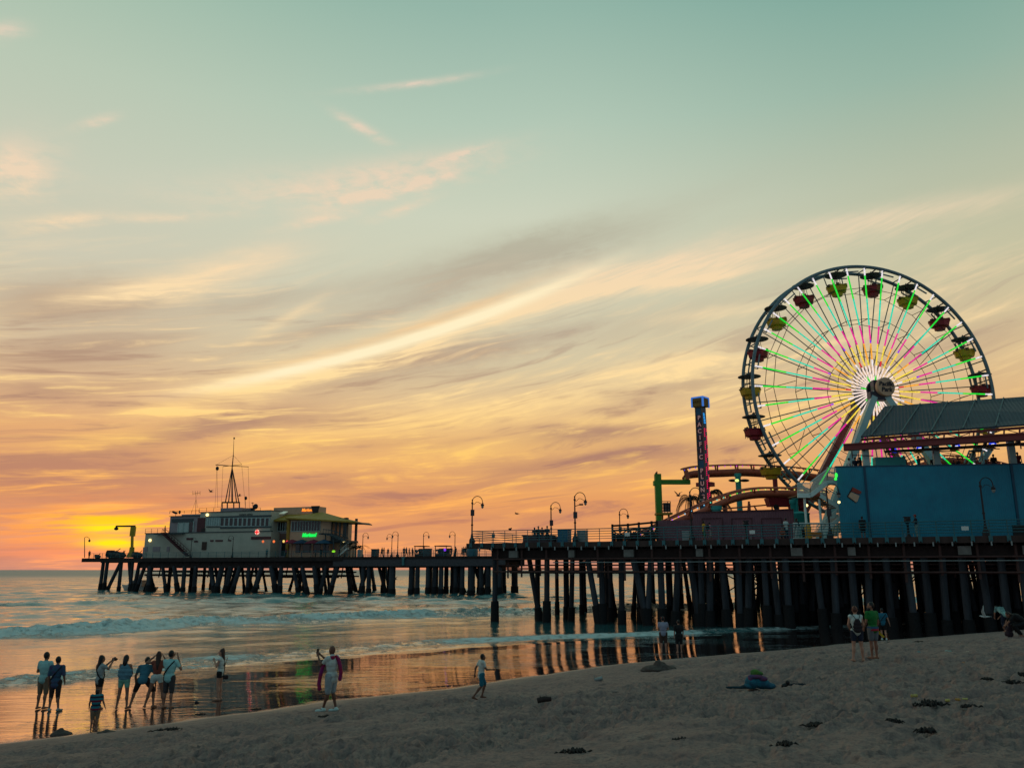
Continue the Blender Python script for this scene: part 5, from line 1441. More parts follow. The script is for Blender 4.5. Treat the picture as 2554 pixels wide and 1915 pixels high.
q = MB(); q.bar(at_y(2442, 1163, 91.5), at_y(2470, 1118, 92), .5, .5); q.bar(at_y(2442, 1163, 91.5), at_y(2425, 1150, 92), .45); q.build('branch_strut', m_leg, co)
q = MB(); p = at_y(1640, 1182, 91); q.box((p.x, p.y, (p.z + DECK) / 2), (.68, .68, p.z - DECK)); q.build('green_post', m_green, co)
q = MB(); q.bar(at_y(1648, 1202, 91), at_y(1721, 1202, 91), .5, .5); p = at_y(1635, 1205, 91); q.box((p.x + .02, p.y, p.z), (.5, .74, .5)); q.box(at_y(1713, 1196, 91), (.4, .6, .5)); q.build('green_arm', m_green, co)
q = MB()
for px in (1812, 1870, 1925, 1985): p = at_y(px, 1256, 84); q.bar((p.x, p.y, DECK), p, .12)
q.bar(at_y(1790, 1270, 84), at_y(1990, 1252, 84), .14); q.bar(at_y(1800, 1281, 84), at_y(1990, 1268, 84), .10); q.bar(at_y(1868, 1250, 84), at_y(1866, 1278, 84), .2, .1); q.bar(at_y(1880, 1260, 84), at_y(1890, 1278, 84), .2, .1)
q.build('back_rail', m_orange, co)
# coaster train in red beside the stairs
tn = thing('coaster_train', 'dark red coaster car parked behind the maroon fence near the stairs', 'ride car', tuple(at_y(1955, 1250, 80)))
p = Vector(tn.location); q = MB(); q.hexa([p + Vector(v) for v in ((-1.5, -.6, -.5), (1.5, -.6, -.5), (1.5, .6, -.5), (-1.5, .6, -.5))], [p + Vector(v) for v in ((-1.7, -.7, .3), (1.7, -.7, .3), (1.7, .7, .3), (-1.7, .7, .3))]); q.build('body', m_red, tn)
q = MB()
for k in (-1, 0, 1): q.box(p + Vector((k * .95, 0, .45)), (.2, 1.1, .5))
q.build('seats', mat('seat_dark', (66, 40, 46), .7), tn)
q = MB()
for k in (-1, 1): q.path([p + Vector((k, -.75, -.6)), p + Vector((k, -.6, -.6))], .25, 10)
q.build('wheels', m_black, tn)
# floodlights on the aqua column
for i, (px, dx) in enumerate(((1833, -1), (1853, 1))):
    q = MB(); p = at_y(px + dx * 4, 1198, 90); q.ell(p, (.55, .3, .16)); q.bar(p, at_y(1841, 1196, 90.2), .08); tag(q.build('floodlight', m_iron), ('left', 'right')[i] + ' floodlight on the teal coaster column', 'light', 'floodlights on the teal column')
q = MB(); q.ell(at_y(1838, 1198, 89.6), (.22, .2, .16)); tag(q.build('lit_floodlight', glow('pale_green_lamp', (220, 240, 130), 1.3)), 'lit pale floodlight between the two dark ones', 'light')
# operator cage
oc = thing('operator_stand', 'yellow operator platform with a railed cage by the green post', 'platform', tuple(at_y(1662, 1300, 86)))
q = MB(); q.bar(at_y(1635, 1282, 86), at_y(1675, 1281, 86), 1.2, .2)
for px in (1652, 1668): q.bar(at_y(px, 1282, 86), at_y(px, 1312, 86), .18)
q.build('floor', mat('stand_yellow', (150, 122, 24), .6), oc)
for dy in (-.5, .5):
    q = MB()
    for px in (1651, 1658, 1665, 1672): q.bar(at_y(px, 1281, 86 + dy), at_y(px, 1250 if px != 1658 else 1256, 86 + dy), .06)
    for py in (1250, 1257, 1266, 1274): q.bar(at_y(1651, py, 86 + dy), at_y(1672, py, 86 + dy), .06)
    q.build('cage_railing', m_iron, oc)
q = MB(); q.box(at_y(1662, 1265, 86), (.75, .7, .9)); q.build('control_box', m_dglass, oc)

# ---- maroon fence in front of the rides
fn = thing('maroon_fence', 'long maroon board fence along the rides', 'fence', tuple(at_y(1800, 1345, 72)))
m_mar = ribbed('maroon_boards', (122, 84, 94), .2, AX, .75, .5, second=(104, 68, 80))
def FB(px, py, b=6.5): a, z = on_b(px, py, b); return a, z
q = MB()
for x0, x1, y0, b in ((1636, 1727, 1298, 6.6), (1727, 1979, 1279, 6.5)):
    a0, z1 = FB(x0, y0, b); a1, _ = FB(x1, y0, b); q.hexa([pp(a, bb_, DECK) for a, bb_ in ((a0, b), (a1, b), (a1, b + .15), (a0, b + .15))], [pp(a, bb_, z1) for a, bb_ in ((a0, b), (a1, b), (a1, b + .15), (a0, b + .15))])
q.build('boards', m_mar, fn)
q = MB(); a0, z1 = FB(1726, 1279); a1 = FB(1980, 1279)[0]; q.hexa([pp(a, bb_, z1) for a, bb_ in ((a0, 6.4), (a1, 6.4), (a1, 6.75), (a0, 6.75))], [pp(a, bb_, z1 + .1) for a, bb_ in ((a0, 6.4), (a1, 6.4), (a1, 6.75), (a0, 6.75))]); q.build('top_rail', m_maroon, fn)
for x0, x1 in ((1750, 1802), (1823, 1876), (1898, 1950)):
    a0, z1 = FB(x0, 1292); a1 = FB(x1, 1292)[0]; q = MB()
    for (u0, u1, v0, v1) in ((a0, a1, z1 - .08, z1), (a0, a0 + .08, DECK, z1 - .083), (a1 - .08, a1, DECK, z1 - .083)): q.hexa([pp(a, b_, v0) for a, b_ in ((u0, 6.44), (u1, 6.44), (u1, 6.498), (u0, 6.498))], [pp(a, b_, v1) for a, b_ in ((u0, 6.44), (u1, 6.44), (u1, 6.498), (u0, 6.498))])
    q.build('gate_frame', m_maroon, fn)
# rough post and rail queue fence left of it
qf = thing('queue_fence', 'dark rough post and rail fence left of the maroon fence', 'fence', tuple(at_y(1580, 1345, 74)))
q = MB(); pts = [(1527, 1311), (1566, 1309), (1593, 1306), (1625, 1303), (1638, 1302)]
for px, py in pts: p = at_y(px, py - 4, 76); q.bar((p.x, p.y, DECK), p, .18)
for dy in (0, 12, 24): q.path([at_y(px, py + dy, 76) for px, py in pts], .09, 6)
for k in range(4): q.bar(at_y(pts[k][0], 1345, 76), at_y(pts[k + 1][0], pts[k + 1][1] + 12, 76), .1); q.bar(at_y(pts[k + 1][0], 1345, 76), at_y(pts[k][0], pts[k][1] + 12, 76), .1)
q.build('rails', m_wood2, qf)
q = MB()
for k in range(12): q.bar(at_y(1532 + k * 9, 1330 + (k % 3) * 3, 77), at_y(1532 + k * 9, 1352, 77), .3, .2)
q.build('boards', m_wood2, qf)

# ---- palms
def palm(px, pyc, Y, h, n, seed, label):
    rng = random.Random(seed); c = at_y(px, pyc, Y); root = thing('palm_tree', label, 'palm', (c.x, c.y, DECK), 'palms behind the drop tower')
    q = MB(); q.path([(c.x, c.y, DECK), (c.x + .1, c.y, (DECK + c.z) / 2), (c.x, c.y, c.z)], [.26, .2, .17], 8); q.build('trunk', m_wood, root)
    q = MB()
    for k in range(n):
        t = rng.uniform(0, 6.28); L = h * rng.uniform(.8, 1.1); lift = rng.uniform(.3, 1.0); last = c
        for s_i in range(1, 9):
            u = s_i / 8; p = c + Vector((math.cos(t) * L * u * (1 - .25 * u), math.sin(t) * L * u * (1 - .25 * u), L * (lift * u - 1.15 * u * u)))
            q.bar(last, p, .05, .03)
            side = Vector((-math.sin(t), math.cos(t), 0))
            for sgn in (-1, 1):
                for e_ in (0, .5):
                    m0 = last.lerp(p, e_); tip = m0 + side * sgn * .34 * (1.15 - u) + (p - last) * .7 + Vector((0, 0, -.30 - .28 * u))
                    q.add([m0, m0 + (p - last) * .28, tip], [(0, 1, 2)])
            last = p
    q.build('crown', mat('palm_leaf', (34, 38, 30), .7), root)
palm(1722, 1243, 95, 2.3, 20, 1, 'small palm with drooping fronds left of the drop tower')
palm(1771, 1228, 95, 2.2, 18, 2, 'small palm with drooping fronds right of the drop tower')
palm(1806, 1258, 94, 1.2, 12, 3, 'low palm between the tower and the teal column')

# ---- lamp posts
def lamp(px, pytop, base, h, side, label, m_=m_iron, sign=None, group='lamp posts along the near pier', cctv=False, lean=0.0):
    root = thing('lamp_post', label, 'lamp post', tuple(base), group); p = Vector(base); k = h / 4.2
    q = MB(); q.lathe(p, [(.26 * k, 0), (.25 * k, .35 * k), (.13 * k, .55 * k), (.11 * k, .75 * k), (.075 * k, .9 * k)], 10); q.build('base', m_, root)
    q = MB(); q.tube(p + Vector((0, 0, .9 * k)), p + Vector((0, 0, 3.75 * k)), .07 * k, .055 * k, 8)
    for z in (1.6, 3.55): q.path([p + Vector((0, 0, z * k)), p + Vector((0, 0, (z + .12) * k))], .10 * k, 8)
    q.ell(p + Vector((0, 0, 3.85 * k)), (.06 * k, .06 * k, .12 * k)); q.build('pole', m_, root)
    w = .92 * k; pts = []
    c0 = p + Vector((0, 0, 3.6 * k))
    for i in range(13):
        t = math.pi - math.pi * 1.02 * i / 12; pts.append(c0 + Vector((side * (w / 2 + math.cos(t) * w / 2), 0, .12 * k + math.sin(t) * .52 * k)))
    q = MB(); q.path([c0] + pts, .035 * k, 6)
    sc = [c0 + Vector((side * x_ * k, 0, z_ * k)) for x_, z_ in ((0, .0), (.12, -.12), (.24, -.02), (.35, .12), (.55, .10), (.75, -.02), (.92, -.08), (1.02, .05))]
    q.path(sc, .022 * k, 5); q.build('arch', m_, root)
    e = pts[-1]; q = MB(); q.lathe(e, [(.03 * k, .0), (.05 * k, -.12 * k), (.15 * k, -.20 * k), (.16 * k, -.30 * k), (.11 * k, -.32 * k)], 10); ln = q.build('lantern', m_, root)
    q = MB(); q.lathe(e, [(.11 * k, -.325 * k), (.13 * k, -.40 * k), (.07 * k, -.52 * k), (.02 * k, -.56 * k)], 10); q.build('glass', mat('lamp_glass', (150, 146, 140), .3), ln)
    if sign:
        q = MB(); q.box(p + Vector((.03, -.06, sign * k)), (.34 * k, .10, .55 * k)); q.build('sign_box', mat('lamp_sign', (66, 60, 66), .6), root)
    if cctv:
        q = MB(); q.bar(p + Vector((0, 0, 3.05 * k)), p + Vector((.45 * k, 0, 3.2 * k)), .06); q.box(p + Vector((.55 * k, 0, 3.2 * k)), (.35, .14, .14)); q.build('camera_arm', m_, root)
    return root
def onpier(px, b): return pp(a_at(px, b), b, DECK)
lamp(1177, 0, onpier(1177, .5), 4.35, 1, 'tall dark lamp post at the seaward corner of the near pier', sign=2.75)
lamp(1375, 0, onpier(1375, 9), 4.25, 1, 'dark lamp post just right of the four people on the railing', sign=2.2)
lamp(1435, 0, onpier(1435, .9), 4.35, 1, 'dark lamp post with a camera arm between the blue and grey boxes', sign=2.3, cctv=True)
lamp(1547, 0, onpier(1547, 20), 4.2, 1, 'smaller dark lamp post beside the rough queue fence', sign=2.0)
lamp(1726, 0, onpier(1726, 2.5), 4.5, 1, 'thin lamp post standing before the maroon fence and palm')
lamp(2072, 0, onpier(2072, 1.6), 4.3, 1, 'dark lamp post in front of the white stairs', sign=2.0)
lamp(2455, 0, onpier(2462, 1.6), 4.3, 1, 'dark lamp post in front of the blue wall')
for px, b, side, lab in ((903, 3, 1, 'far lamp post beside the restaurant palms, lantern to the right'), (976, 9.8, -1, 'far lamp post on the span, shorter of the close pair'), (991, 8.5, -1, 'far lamp post on the span, taller of the close pair'), (1055, 4, 1, 'far lamp post in front of the square kiosk'), (1134, 4, -1, 'far lamp post between the cart and the near pier'), (1195, 30, -1, 'faint far lamp seen through the near railing')):
    lamp(px, 0, qq(e_at(px, b), b, DECK), 4.5 if b != 8.5 else 4.9, side, lab, group='lamp posts along the far pier')
lamp(455, 0, qq(e_at(474, 1), 1, DECK), 4.0, 1, 'slim lamp post before the harbor office stair', group='lamp posts along the far pier')
lamp(575, 0, qq(e_at(578, 1), 1, DECK), 4.3, -1, 'slim lamp post before the harbor office front', group='lamp posts along the far pier')

# ---- things on the near deck
def deckbox(name, px, b, w, d_, h, m_, label, cat, lid=True):
    p = onpier(px, b); q = MB(); q.box((p.x, p.y, DECK + h / 2), (w, d_, h), PM)
    if lid: q.box((p.x, p.y, DECK + h + .04), (w * 1.08, d_ * 1.08, .08), PM)
    q.box((p.x, p.y, DECK + .06), (w * 1.04, d_ * 1.04, .1), PM)
    return tag(q.build(name, m_), label, cat)
deckbox('blue_bin_box', 1408, 1.6, .98, .9, 1.12, mat('blue_bin', (36, 104, 136), .5), 'blue box shaped bin beside the railing', 'bin')
deckbox('grey_cabinet', 1453, 1.6, .78, .7, 1.0, m_galv, 'tall grey cabinet right of the lamp with the camera', 'cabinet')
deckbox('white_cooler', 1386, 2.2, .66, .5, .5, m_pale2, 'low pale box left of the blue bin', 'box')
deckbox('stone_planter', 1345, 1.5, 2.9, .8, .62, mat('planter_stone', (84, 70, 78), .8), 'long low planter the four people sit on', 'planter')
deckbox('litter_bin', 1713, 3.2, .62, .6, .85, m_galv, 'grey litter bin in front of the maroon fence', 'bin')
deckbox('dark_chest', 2546, 2.0, .8, .6, .75, m_black, 'dark chest by the blue wall at the right edge', 'chest')
def signboard(px, py, w, h, m_, label):
    a, z = on_b(px, py, -.02); q = MB(); q.box(pp(a, .02, z), (w, .05, h), PM); q.box(pp(a, .045, z), (.05, .06, h * 1.2), PM); return tag(q.build('railing_sign', m_), label, 'sign', 'signs on the railing')
signboard(1230, 1336, .3, .34, m_teal, 'small teal sign on the far left of the near railing')
signboard(1564, 1332, .44, .30, m_white, 'small white sign on the railing by the queue fence')
signboard(1876, 1326.5, .42, .28, m_white, 'small white sign on the railing before the maroon fence')
signboard(2407, 1317, .46, .28, m_white, 'small white sign on the railing before the blue wall')
for px, lab in ((1863, 'coin viewer on a pedestal before the maroon fence'), (2268, 'coin viewer on a pedestal before the blue wall')):
    root = thing('coin_viewer', lab, 'viewer', tuple(onpier(px, .9)), 'coin viewers on the pier'); p = Vector(root.location)
    q = MB(); q.lathe(p, [(.22, 0), (.1, .25), (.08, .95), (.14, 1.0)], 10); q.build('pedestal', m_iron, root)
    q = MB(); q.ell(p + Vector((0, 0, 1.28)), (.24, .22, .26)); q.path([p + Vector((0, -.3, 1.36)), p + Vector((0, .3, 1.42))], [.13, .1], 8); q.box(p + Vector((0, 0, 1.52)), (.5, .2, .08)); q.build('head', m_iron, root)
    q = MB(); q.bar(p + Vector((-.32, -.1, .3)), p + Vector((.32, -.1, .3)), .04); q.bar(p + Vector((-.32, -.1, .3)), p + Vector((-.32, -.1, 0)), .04); q.bar(p + Vector((.32, -.1, .3)), p + Vector((.32, -.1, 0)), .04); q.build('foot_step', m_galv, root)
# ------------------------------------------------------------------ people
VOX = []                                   # (object, voxel size): closed shapes to be fused into one skin
def cloth(name, rgb, second=None, vs=6): return mat(name, rgb, .85, var=.28, vscale=vs, second=second, bump=.7, bscale=11)
m_skin = {'tan': mat('skin_tan', (142, 98, 80), .6, var=.1), 'fair': mat('skin_fair', (176, 128, 108), .6, var=.1), 'brown': mat('skin_brown', (104, 68, 54), .6, var=.1)}
m_hair = {'black': mat('hair_black', (22, 18, 20), .5), 'brown': mat('hair_brown', (58, 36, 28), .5), 'auburn': mat('hair_auburn', (84, 46, 36), .5)}
BASE = dict(pelvis=(0, 0, .95), waist=(0, .0, 1.09), chest=(0, .0, 1.29), neck=(0, .0, 1.47), head=(0, .015, 1.625),
            shL=(-.185, 0, 1.41), shR=(.185, 0, 1.41), elL=(-.235, -.02, 1.13), elR=(.235, -.02, 1.13), haL=(-.245, .05, .88), haR=(.245, .05, .88),
            hiL=(-.095, 0, .93), hiR=(.095, 0, .93), knL=(-.105, .02, .50), knR=(.105, .02, .50), anL=(-.11, -.02, .085), anR=(.11, -.02, .085), toL=(-.13, .16, .03), toR=(.13, .16, .03), look=(0, 1, 0))

def person(label, base, yaw, h, pose=None, female=False, skin='tan', hair='black', hairlen=0, top=None, sleeve=.55, hem=.0, bottom=None, leg=.85, shoes=None, fine=True, group=None, bald=False, cap=None, build=1.0, beard=False, extras=None, strap=None, collar=False):
    """one figure: a fused body, with clothing, hair and shoes over it. Local x = its right, y = forward"""
    J = {k: Vector(v) for k, v in BASE.items()}
    if female:
        for s_, sg in (('L', -1), ('R', 1)):
            J['sh' + s_].x = sg * .165; J['el' + s_].x = sg * .215; J['ha' + s_].x = sg * .23
    if pose:
        for k, v in pose.items(): J[k] = Vector(v)
    k_ = h / 1.75
    root = thing('person', label, 'person', tuple(base), group); root.rotation_euler = (0, 0, 0)
    RM = Matrix.Rotation(yaw, 3, 'Z'); B = Vector(base)
    W = lambda p: B + RM @ (Vector(p) * k_)
    P = {k: W(v) for k, v in J.items() if k != 'look'}
    def frame(r, u):
        r = r.normalized(); f = u.cross(r).normalized(); u2 = r.cross(f); return Matrix((r, f, u2)).transposed()
    up_t = (P['neck'] - P['pelvis'])
    Fch = frame(P['shR'] - P['shL'], P['neck'] - P['waist']); Fpe = frame(P['hiR'] - P['hiL'], P['waist'] - P['pelvis'])
    lk = (RM @ Vector(J['look'])).normalized(); hu = (P['head'] - P['neck']).normalized() if abs((P['head'] - P['neck']).normalized().dot(lk)) < .8 else Vector((0, 0, 1))
    hr = lk.cross(hu).normalized(); Fh = Matrix((hr, lk, hr.cross(lk))).transposed()
    cw = .170 if not female else .150; hw = .155 if not female else .165; ww_ = .140 if not female else .118
    def torso(q, e, lo=True):
        q.ell(P['chest'], ((cw + e) * k_ * build, (.112 + e) * k_ * build, (.185 + e) * k_), Fch, 14, 10)
        q.cap(P['shL'].lerp(P['chest'], .12), P['shR'].lerp(P['chest'], .12), (.062 + e) * k_, (.062 + e) * k_)
        q.ell(P['chest'].lerp(P['waist'], .65), ((ww_ + e) * k_ * build, (.098 + e) * k_ * build, (.16 + e) * k_), Fch, 14, 8)
        if lo: q.ell(P['pelvis'], ((hw + e) * k_ * build, (.108 + e) * k_ * build, (.135 + e) * k_), Fpe, 14, 8)
    q = MB(); torso(q, 0)
    q.cap(P['chest'], P['neck'], .06 * k_, .052 * k_); q.cap(P['neck'], P['head'] - Fh @ Vector((0, .01, .03)) * k_, .052 * k_, .05 * k_)
    hc = P['head']
    q.ell(hc, (.078 * k_, .097 * k_, .118 * k_), Fh, 14, 10)
    q.ell(hc + Fh @ Vector((0, .03, -.07)) * k_, (.058 * k_, .062 * k_, .055 * k_), Fh)
    if fine:
        q.cap(hc + Fh @ Vector((0, .088, .0)) * k_, hc + Fh @ Vector((0, .112, -.032)) * k_, .010 * k_, .016 * k_, 6)
        q.cap(hc + Fh @ Vector((-.025, .088, -.068)) * k_, hc + Fh @ Vector((.025, .088, -.068)) * k_, .009 * k_, .009 * k_, 6)
        for s_ in (-1, 1): q.ell(hc + Fh @ Vector((s_ * .080, -.005, -.01)) * k_, (.012 * k_, .022 * k_, .034 * k_), Fh, 8, 6)
    for s_ in 'LR':
        q.cap(P['sh' + s_], P['el' + s_], .050 * k_ * build, .039 * k_); q.cap(P['el' + s_], P['ha' + s_], .041 * k_, .027 * k_)
        m_ = P['el' + s_].lerp(P['ha' + s_], .3); q.ell(m_, .043 * k_)
        d = (P['ha' + s_] - P['el' + s_]).normalized(); fwd = RM @ Vector((0, 1, 0)); sd = d.cross(fwd); sd = sd.normalized() if sd.length > .2 else RM @ Vector((1, 0, 0))
        th_ = sd.cross(d).normalized()
        hp = P['ha' + s_] + d * .045 * k_
        Fd = Matrix((sd, th_, d)).transposed()
        if fine:
            q.ell(hp, (.020 * k_, .040 * k_, .050 * k_), Fd, 8, 6)
            for i, (o, L) in enumerate(((.032, .070), (.011, .080), (-.011, .074), (-.031, .058))):
                a0 = hp + th_ * o * k_ + d * .035 * k_; a1 = a0 + d * L * .55 * k_ + sd * .006 * k_; a2 = a1 + (d * .75 + sd * (.55 if s_ == 'L' else -.55)) * L * .5 * k_
                q.cap(a0, a1, .0105 * k_, .0098 * k_, 6); q.cap(a1, a2, .0098 * k_, .0085 * k_, 6)
            t0 = hp + th_ * .032 * k_ - d * .015 * k_; t1 = t0 + (th_ * .8 + d * .6) * .040 * k_; q.cap(t0, t1, .0125 * k_, .0108 * k_, 6); q.cap(t1, t1 + (d * .9 + th_ * .2) * .032 * k_, .0105 * k_, .009 * k_, 6)
        else: q.cap(P['ha' + s_], P['ha' + s_] + d * .13 * k_, .032 * k_, .022 * k_)
        q.cap(P['hi' + s_], P['kn' + s_], .088 * k_ * build, .054 * k_); q.cap(P['kn' + s_], P['an' + s_], .054 * k_, .034 * k_)
        q.ell(P['kn' + s_].lerp(P['an' + s_], .3) - (RM @ Vector((0, .018, 0))) * k_, (.056 * k_, .056 * k_, .12 * k_), frame(RM @ Vector((1, 0, 0)), P['kn' + s_] - P['an' + s_]))
        an, to = P['an' + s_], P['to' + s_]; ft = (to - an); ft.z *= .2; ft = ft.normalized()
        q.cap(an, an - ft * .05 * k_ - Vector((0, 0, .045)) * k_, .034 * k_, .034 * k_); q.cap(an - Vector((0, 0, .03)) * k_, to, .038 * k_, .028 * k_); q.cap(an - ft * .045 * k_ - Vector((0, 0, .05)) * k_, to, .032 * k_, .026 * k_)
    b = q.build('body', m_skin[skin], root); VOX.append((b, (.0115 if fine else .024)))
    if shoes:
        q = MB()
        for s_ in 'LR':
            an, to = P['an' + s_], P['to' + s_]; ft = (to - an); ft.z *= .2; ft = ft.normalized()
            q = MB(); q.cap(an - ft * .04 * k_ - Vector((0, 0, .045)) * k_, to + ft * .005 * k_, .045 * k_, .036 * k_); q.cap(an, an - Vector((0, 0, .05)) * k_, .044 * k_, .045 * k_)
            VOX.append((q.build('shoe', shoes, root), .014 if fine else .024))
    if top:
        q = MB(); torso(q, .020, True if hem >= 0 else False)
        if hem > 0:
            c = P['pelvis'] - Fpe @ Vector((0, 0, hem)) * k_; q.ell(c, ((hw + .03) * k_ * build, (.125) * k_ * build, .13 * k_), Fpe)
        for s_ in 'LR':
            if sleeve > 0:
                if sleeve <= 1: q.cap(P['sh' + s_], P['sh' + s_].lerp(P['el' + s_], sleeve), .070 * k_ * build, .060 * k_)
                else: q.cap(P['sh' + s_], P['el' + s_], .068 * k_, .055 * k_); q.cap(P['el' + s_], P['el' + s_].lerp(P['ha' + s_], sleeve - 1), .055 * k_, .042 * k_)
            else: q.cap(P['sh' + s_].lerp(P['neck'], .3), P['chest'], .05 * k_, .06 * k_)
        q.cap(P['chest'], P['neck'] - up_t.normalized() * .02 * k_, .075 * k_, .068 * k_)
        if collar: q.cap(P['neck'] - up_t.normalized() * .03 * k_, P['neck'] + up_t.normalized() * .005 * k_, .072 * k_, .068 * k_)
        VOX.append((q.build('shirt', top, root), .013 if fine else .026))
    if bottom:
        q = MB(); q.ell(P['pelvis'], ((hw + .016) * k_ * build, .122 * k_ * build, .13 * k_), Fpe, 14, 8)
        for s_ in 'LR':
            kn, hi, an = P['kn' + s_], P['hi' + s_], P['an' + s_]
            if leg <= 1: q.cap(hi, hi.lerp(kn, leg * .93), .108 * k_ * build, (.088 - .01 * leg) * k_ * build)
            else: q.cap(hi, kn, .105 * k_ * build, .075 * k_); q.cap(kn, kn.lerp(an, leg - 1), .076 * k_, .062 * k_)
        VOX.append((q.build('shorts' if leg < 1.5 else 'trousers', bottom, root), .013 if fine else .026))
    mh = m_hair[hair]
    if not bald:
        q = MB(); c = hc + Fh @ Vector((0, -.022, .022)) * k_; q.ell(c, (.088 * k_, .098 * k_, .116 * k_), Fh)
        if hairlen > 0:
            p = hc + Fh @ Vector((0, -.06, -.02)) * k_; n_ = 4
            for i in range(n_):
                t = i / n_; q.ell(p + Vector((0, 0, -hairlen * t)) * k_ - (RM @ Vector((0, .05 * t, 0))) * k_, (.092 * k_ * (1 - .25 * t), .055 * k_, (.11 + hairlen * .16) * k_), Fh)
        if hairlen < 0: q.ell(hc + Fh @ Vector((0, -.07, .10)) * k_, .045 * k_)
        o = q.build('hair', mh, root); VOX.append((o, .013 if fine else .024))
    if beard:
        q = MB(); q.ell(hc + Fh @ Vector((0, .045, -.085)) * k_, (.062 * k_, .062 * k_, .060 * k_), Fh); VOX.append((q.build('beard', mh, root), .010))
    if cap:
        q = MB(); q.ell(hc + Fh @ Vector((0, -.008, .045)) * k_, (.090 * k_, .104 * k_, .085 * k_), Fh); q.hexa([hc + Fh @ Vector(v) * k_ for v in ((-.07, .06, .03), (.07, .06, .03), (.06, .17, .02), (-.06, .17, .02))], [hc + Fh @ Vector(v) * k_ for v in ((-.07, .06, .045), (.07, .06, .045), (.06, .17, .03), (-.06, .17, .03))]); q.build('cap', cap, root)
    if fine:
        for s_ in (-1, 1):
            q = MB(); q.ell(hc + Fh @ Vector((s_ * .030, .086, .004)) * k_, (.012 * k_, .008 * k_, .009 * k_), Fh, 8, 6); q.build('eye', m_black, root)
    if strap:
        q = MB(); pts = []
        for i in range(13):
            t = i / 12 * math.pi * 2; a = math.cos(t); c_ = P['chest'].lerp(P['waist'], .35)
            v = Fch @ Vector((math.cos(t) * .175 * build, math.sin(t) * .128 * build, math.cos(t) * .24 * strap[1])) * k_; pts.append(c_ + v)
        q.path(pts[:-1], .020 * k_, 6, closed=True); q.build('strap', strap[0], root)
    if extras: extras(root, P, W, k_, RM, Fh, Fch)
    return root, P, W

def spot(px, py_feet, py_head):
    g = ground_hit(px, py_feet); top_ = at_y(px, py_head, g.y); return g, (top_.z - g.z)

teal_tee, white_tee = cloth('tee_pale_teal', (150, 196, 196)), cloth('tee_white', (206, 214, 210))
khaki, dark_brown = cloth('khaki_cloth', (128, 106, 88)), cloth('dark_brown_cloth', (50, 34, 34))
black_cloth, navy = cloth('black_cloth', (20, 19, 23)), cloth('navy_cloth', (26, 34, 56))
# the couple at the left
g, hh = spot(101, 1768, 1625)
person('man in pale tee and khaki shorts with folded arms at the far left', g, R(-8), hh, dict(elL=(-.27, .02, 1.14), haL=(-.08, .17, 1.16), elR=(.27, .02, 1.14), haR=(.10, .18, 1.13)), top=teal_tee, bottom=khaki, leg=1.05, hem=.06, build=1.08)
g, hh = spot(131, 1773, 1636)
person('person in dark patterned shirt and brown knee pants beside the man at the far left', g, R(6), hh, dict(elR=(.25, -.03, 1.13), haR=(.24, .10, .93), anR=(.18, -.03, .085), toR=(.24, .12, .03)), top=cloth('patterned_shirt', (24, 84, 104), (74, 46, 92), 9), bottom=dark_brown, leg=1.25, hem=.10, sleeve=.9, shoes=m_galv, build=1.04, strap=(black_cloth, 1))
# woman with a camera
g, hh = spot(241, 1767, 1633)
_, Pc, Wc = person('woman with long dark hair lifting a camera to the right', g, R(-38), hh, dict(elR=(.26, .14, 1.30), haR=(.10, .36, 1.55), elL=(-.20, .16, 1.28), haL=(-.02, .36, 1.53), anR=(.13, -.05, .085), toR=(.19, .10, .03)), female=True, hairlen=.34, top=cloth('tee_grey', (158, 166, 168)), bottom=black_cloth, leg=.42, hem=.05, strap=(black_cloth, -1))
q = MB(); p = Wc((.05, .42, 1.58)); q.box(p, (.13, .07, .09)); q.path([p, p + Vector((.06, .08, 0))], .03, 8); tag(q.build('camera', m_black), 'small camera held up by the long haired woman', 'camera')
# child
g, hh = spot(233, 1821, 1714)
person('small child in a striped top, shorts and cap at the edge of the wet sand', g, R(20), hh, dict(head=(0, .02, 1.56), elL=(-.26, .02, 1.13), haL=(-.27, .10, .93), elR=(.28, -.02, 1.15), haR=(.36, -.02, .95), neck=(0, 0, 1.42)), top=mat('striped_cloth', (30, 120, 136), .85, var=.2), bottom=khaki, leg=1.05, hem=.06, cap=dark_brown, build=1.28)
m = MATS['striped_cloth']; nt = m.node_tree; b = nt.nodes['Principled BSDF']; X.tree = nt
tcn = nt.nodes.new('ShaderNodeTexCoord'); sp_ = nt.nodes.new('ShaderNodeSeparateXYZ'); nt.links.new(tcn.outputs['Object'], sp_.inputs[0])
wv_ = X.m('SINE', X(sp_.outputs[2]) * 62.0)
nt.links.new(fmix(fstep(wv_, -.1, .1), lin(20, 112, 128), fmix(fstep(X.m('SINE', X(sp_.outputs[2]) * 31.0), -.1, .1), lin(116, 24, 52), lin(22, 24, 44))).s, b.inputs['Base Color'])
# woman in a shawl
g, hh = spot(303, 1768, 1632)
def shawl(root, P, W, k, RM, Fh, Fch):
    q = MB()
    for z, rx, ry in ((1.34, .20, .13), (1.22, .255, .155), (1.10, .26, .16), (1.00, .215, .145)): q.ell(W((0, .01, z)), (rx * k, ry * k, .13 * k), RM)
    VOX.append((q.build('shawl', cloth('blue_shawl', (92, 132, 150)), root), .014))
person('woman with windblown bob, wrapped in a blue grey shawl, legs apart', g, R(0), hh, dict(elL=(-.20, .10, 1.13), haL=(-.03, .18, 1.17), elR=(.20, .10, 1.13), haR=(.03, .18, 1.14), anL=(-.17, -.02, .085), anR=(.17, -.02, .085), toL=(-.21, .13, .03), toR=(.20, .13, .03), knL=(-.13, .02, .5), knR=(.13, .02, .5)), female=True, hairlen=.13, top=None, bottom=cloth('pale_green_shorts', (122, 176, 158)), leg=.48, extras=shawl)
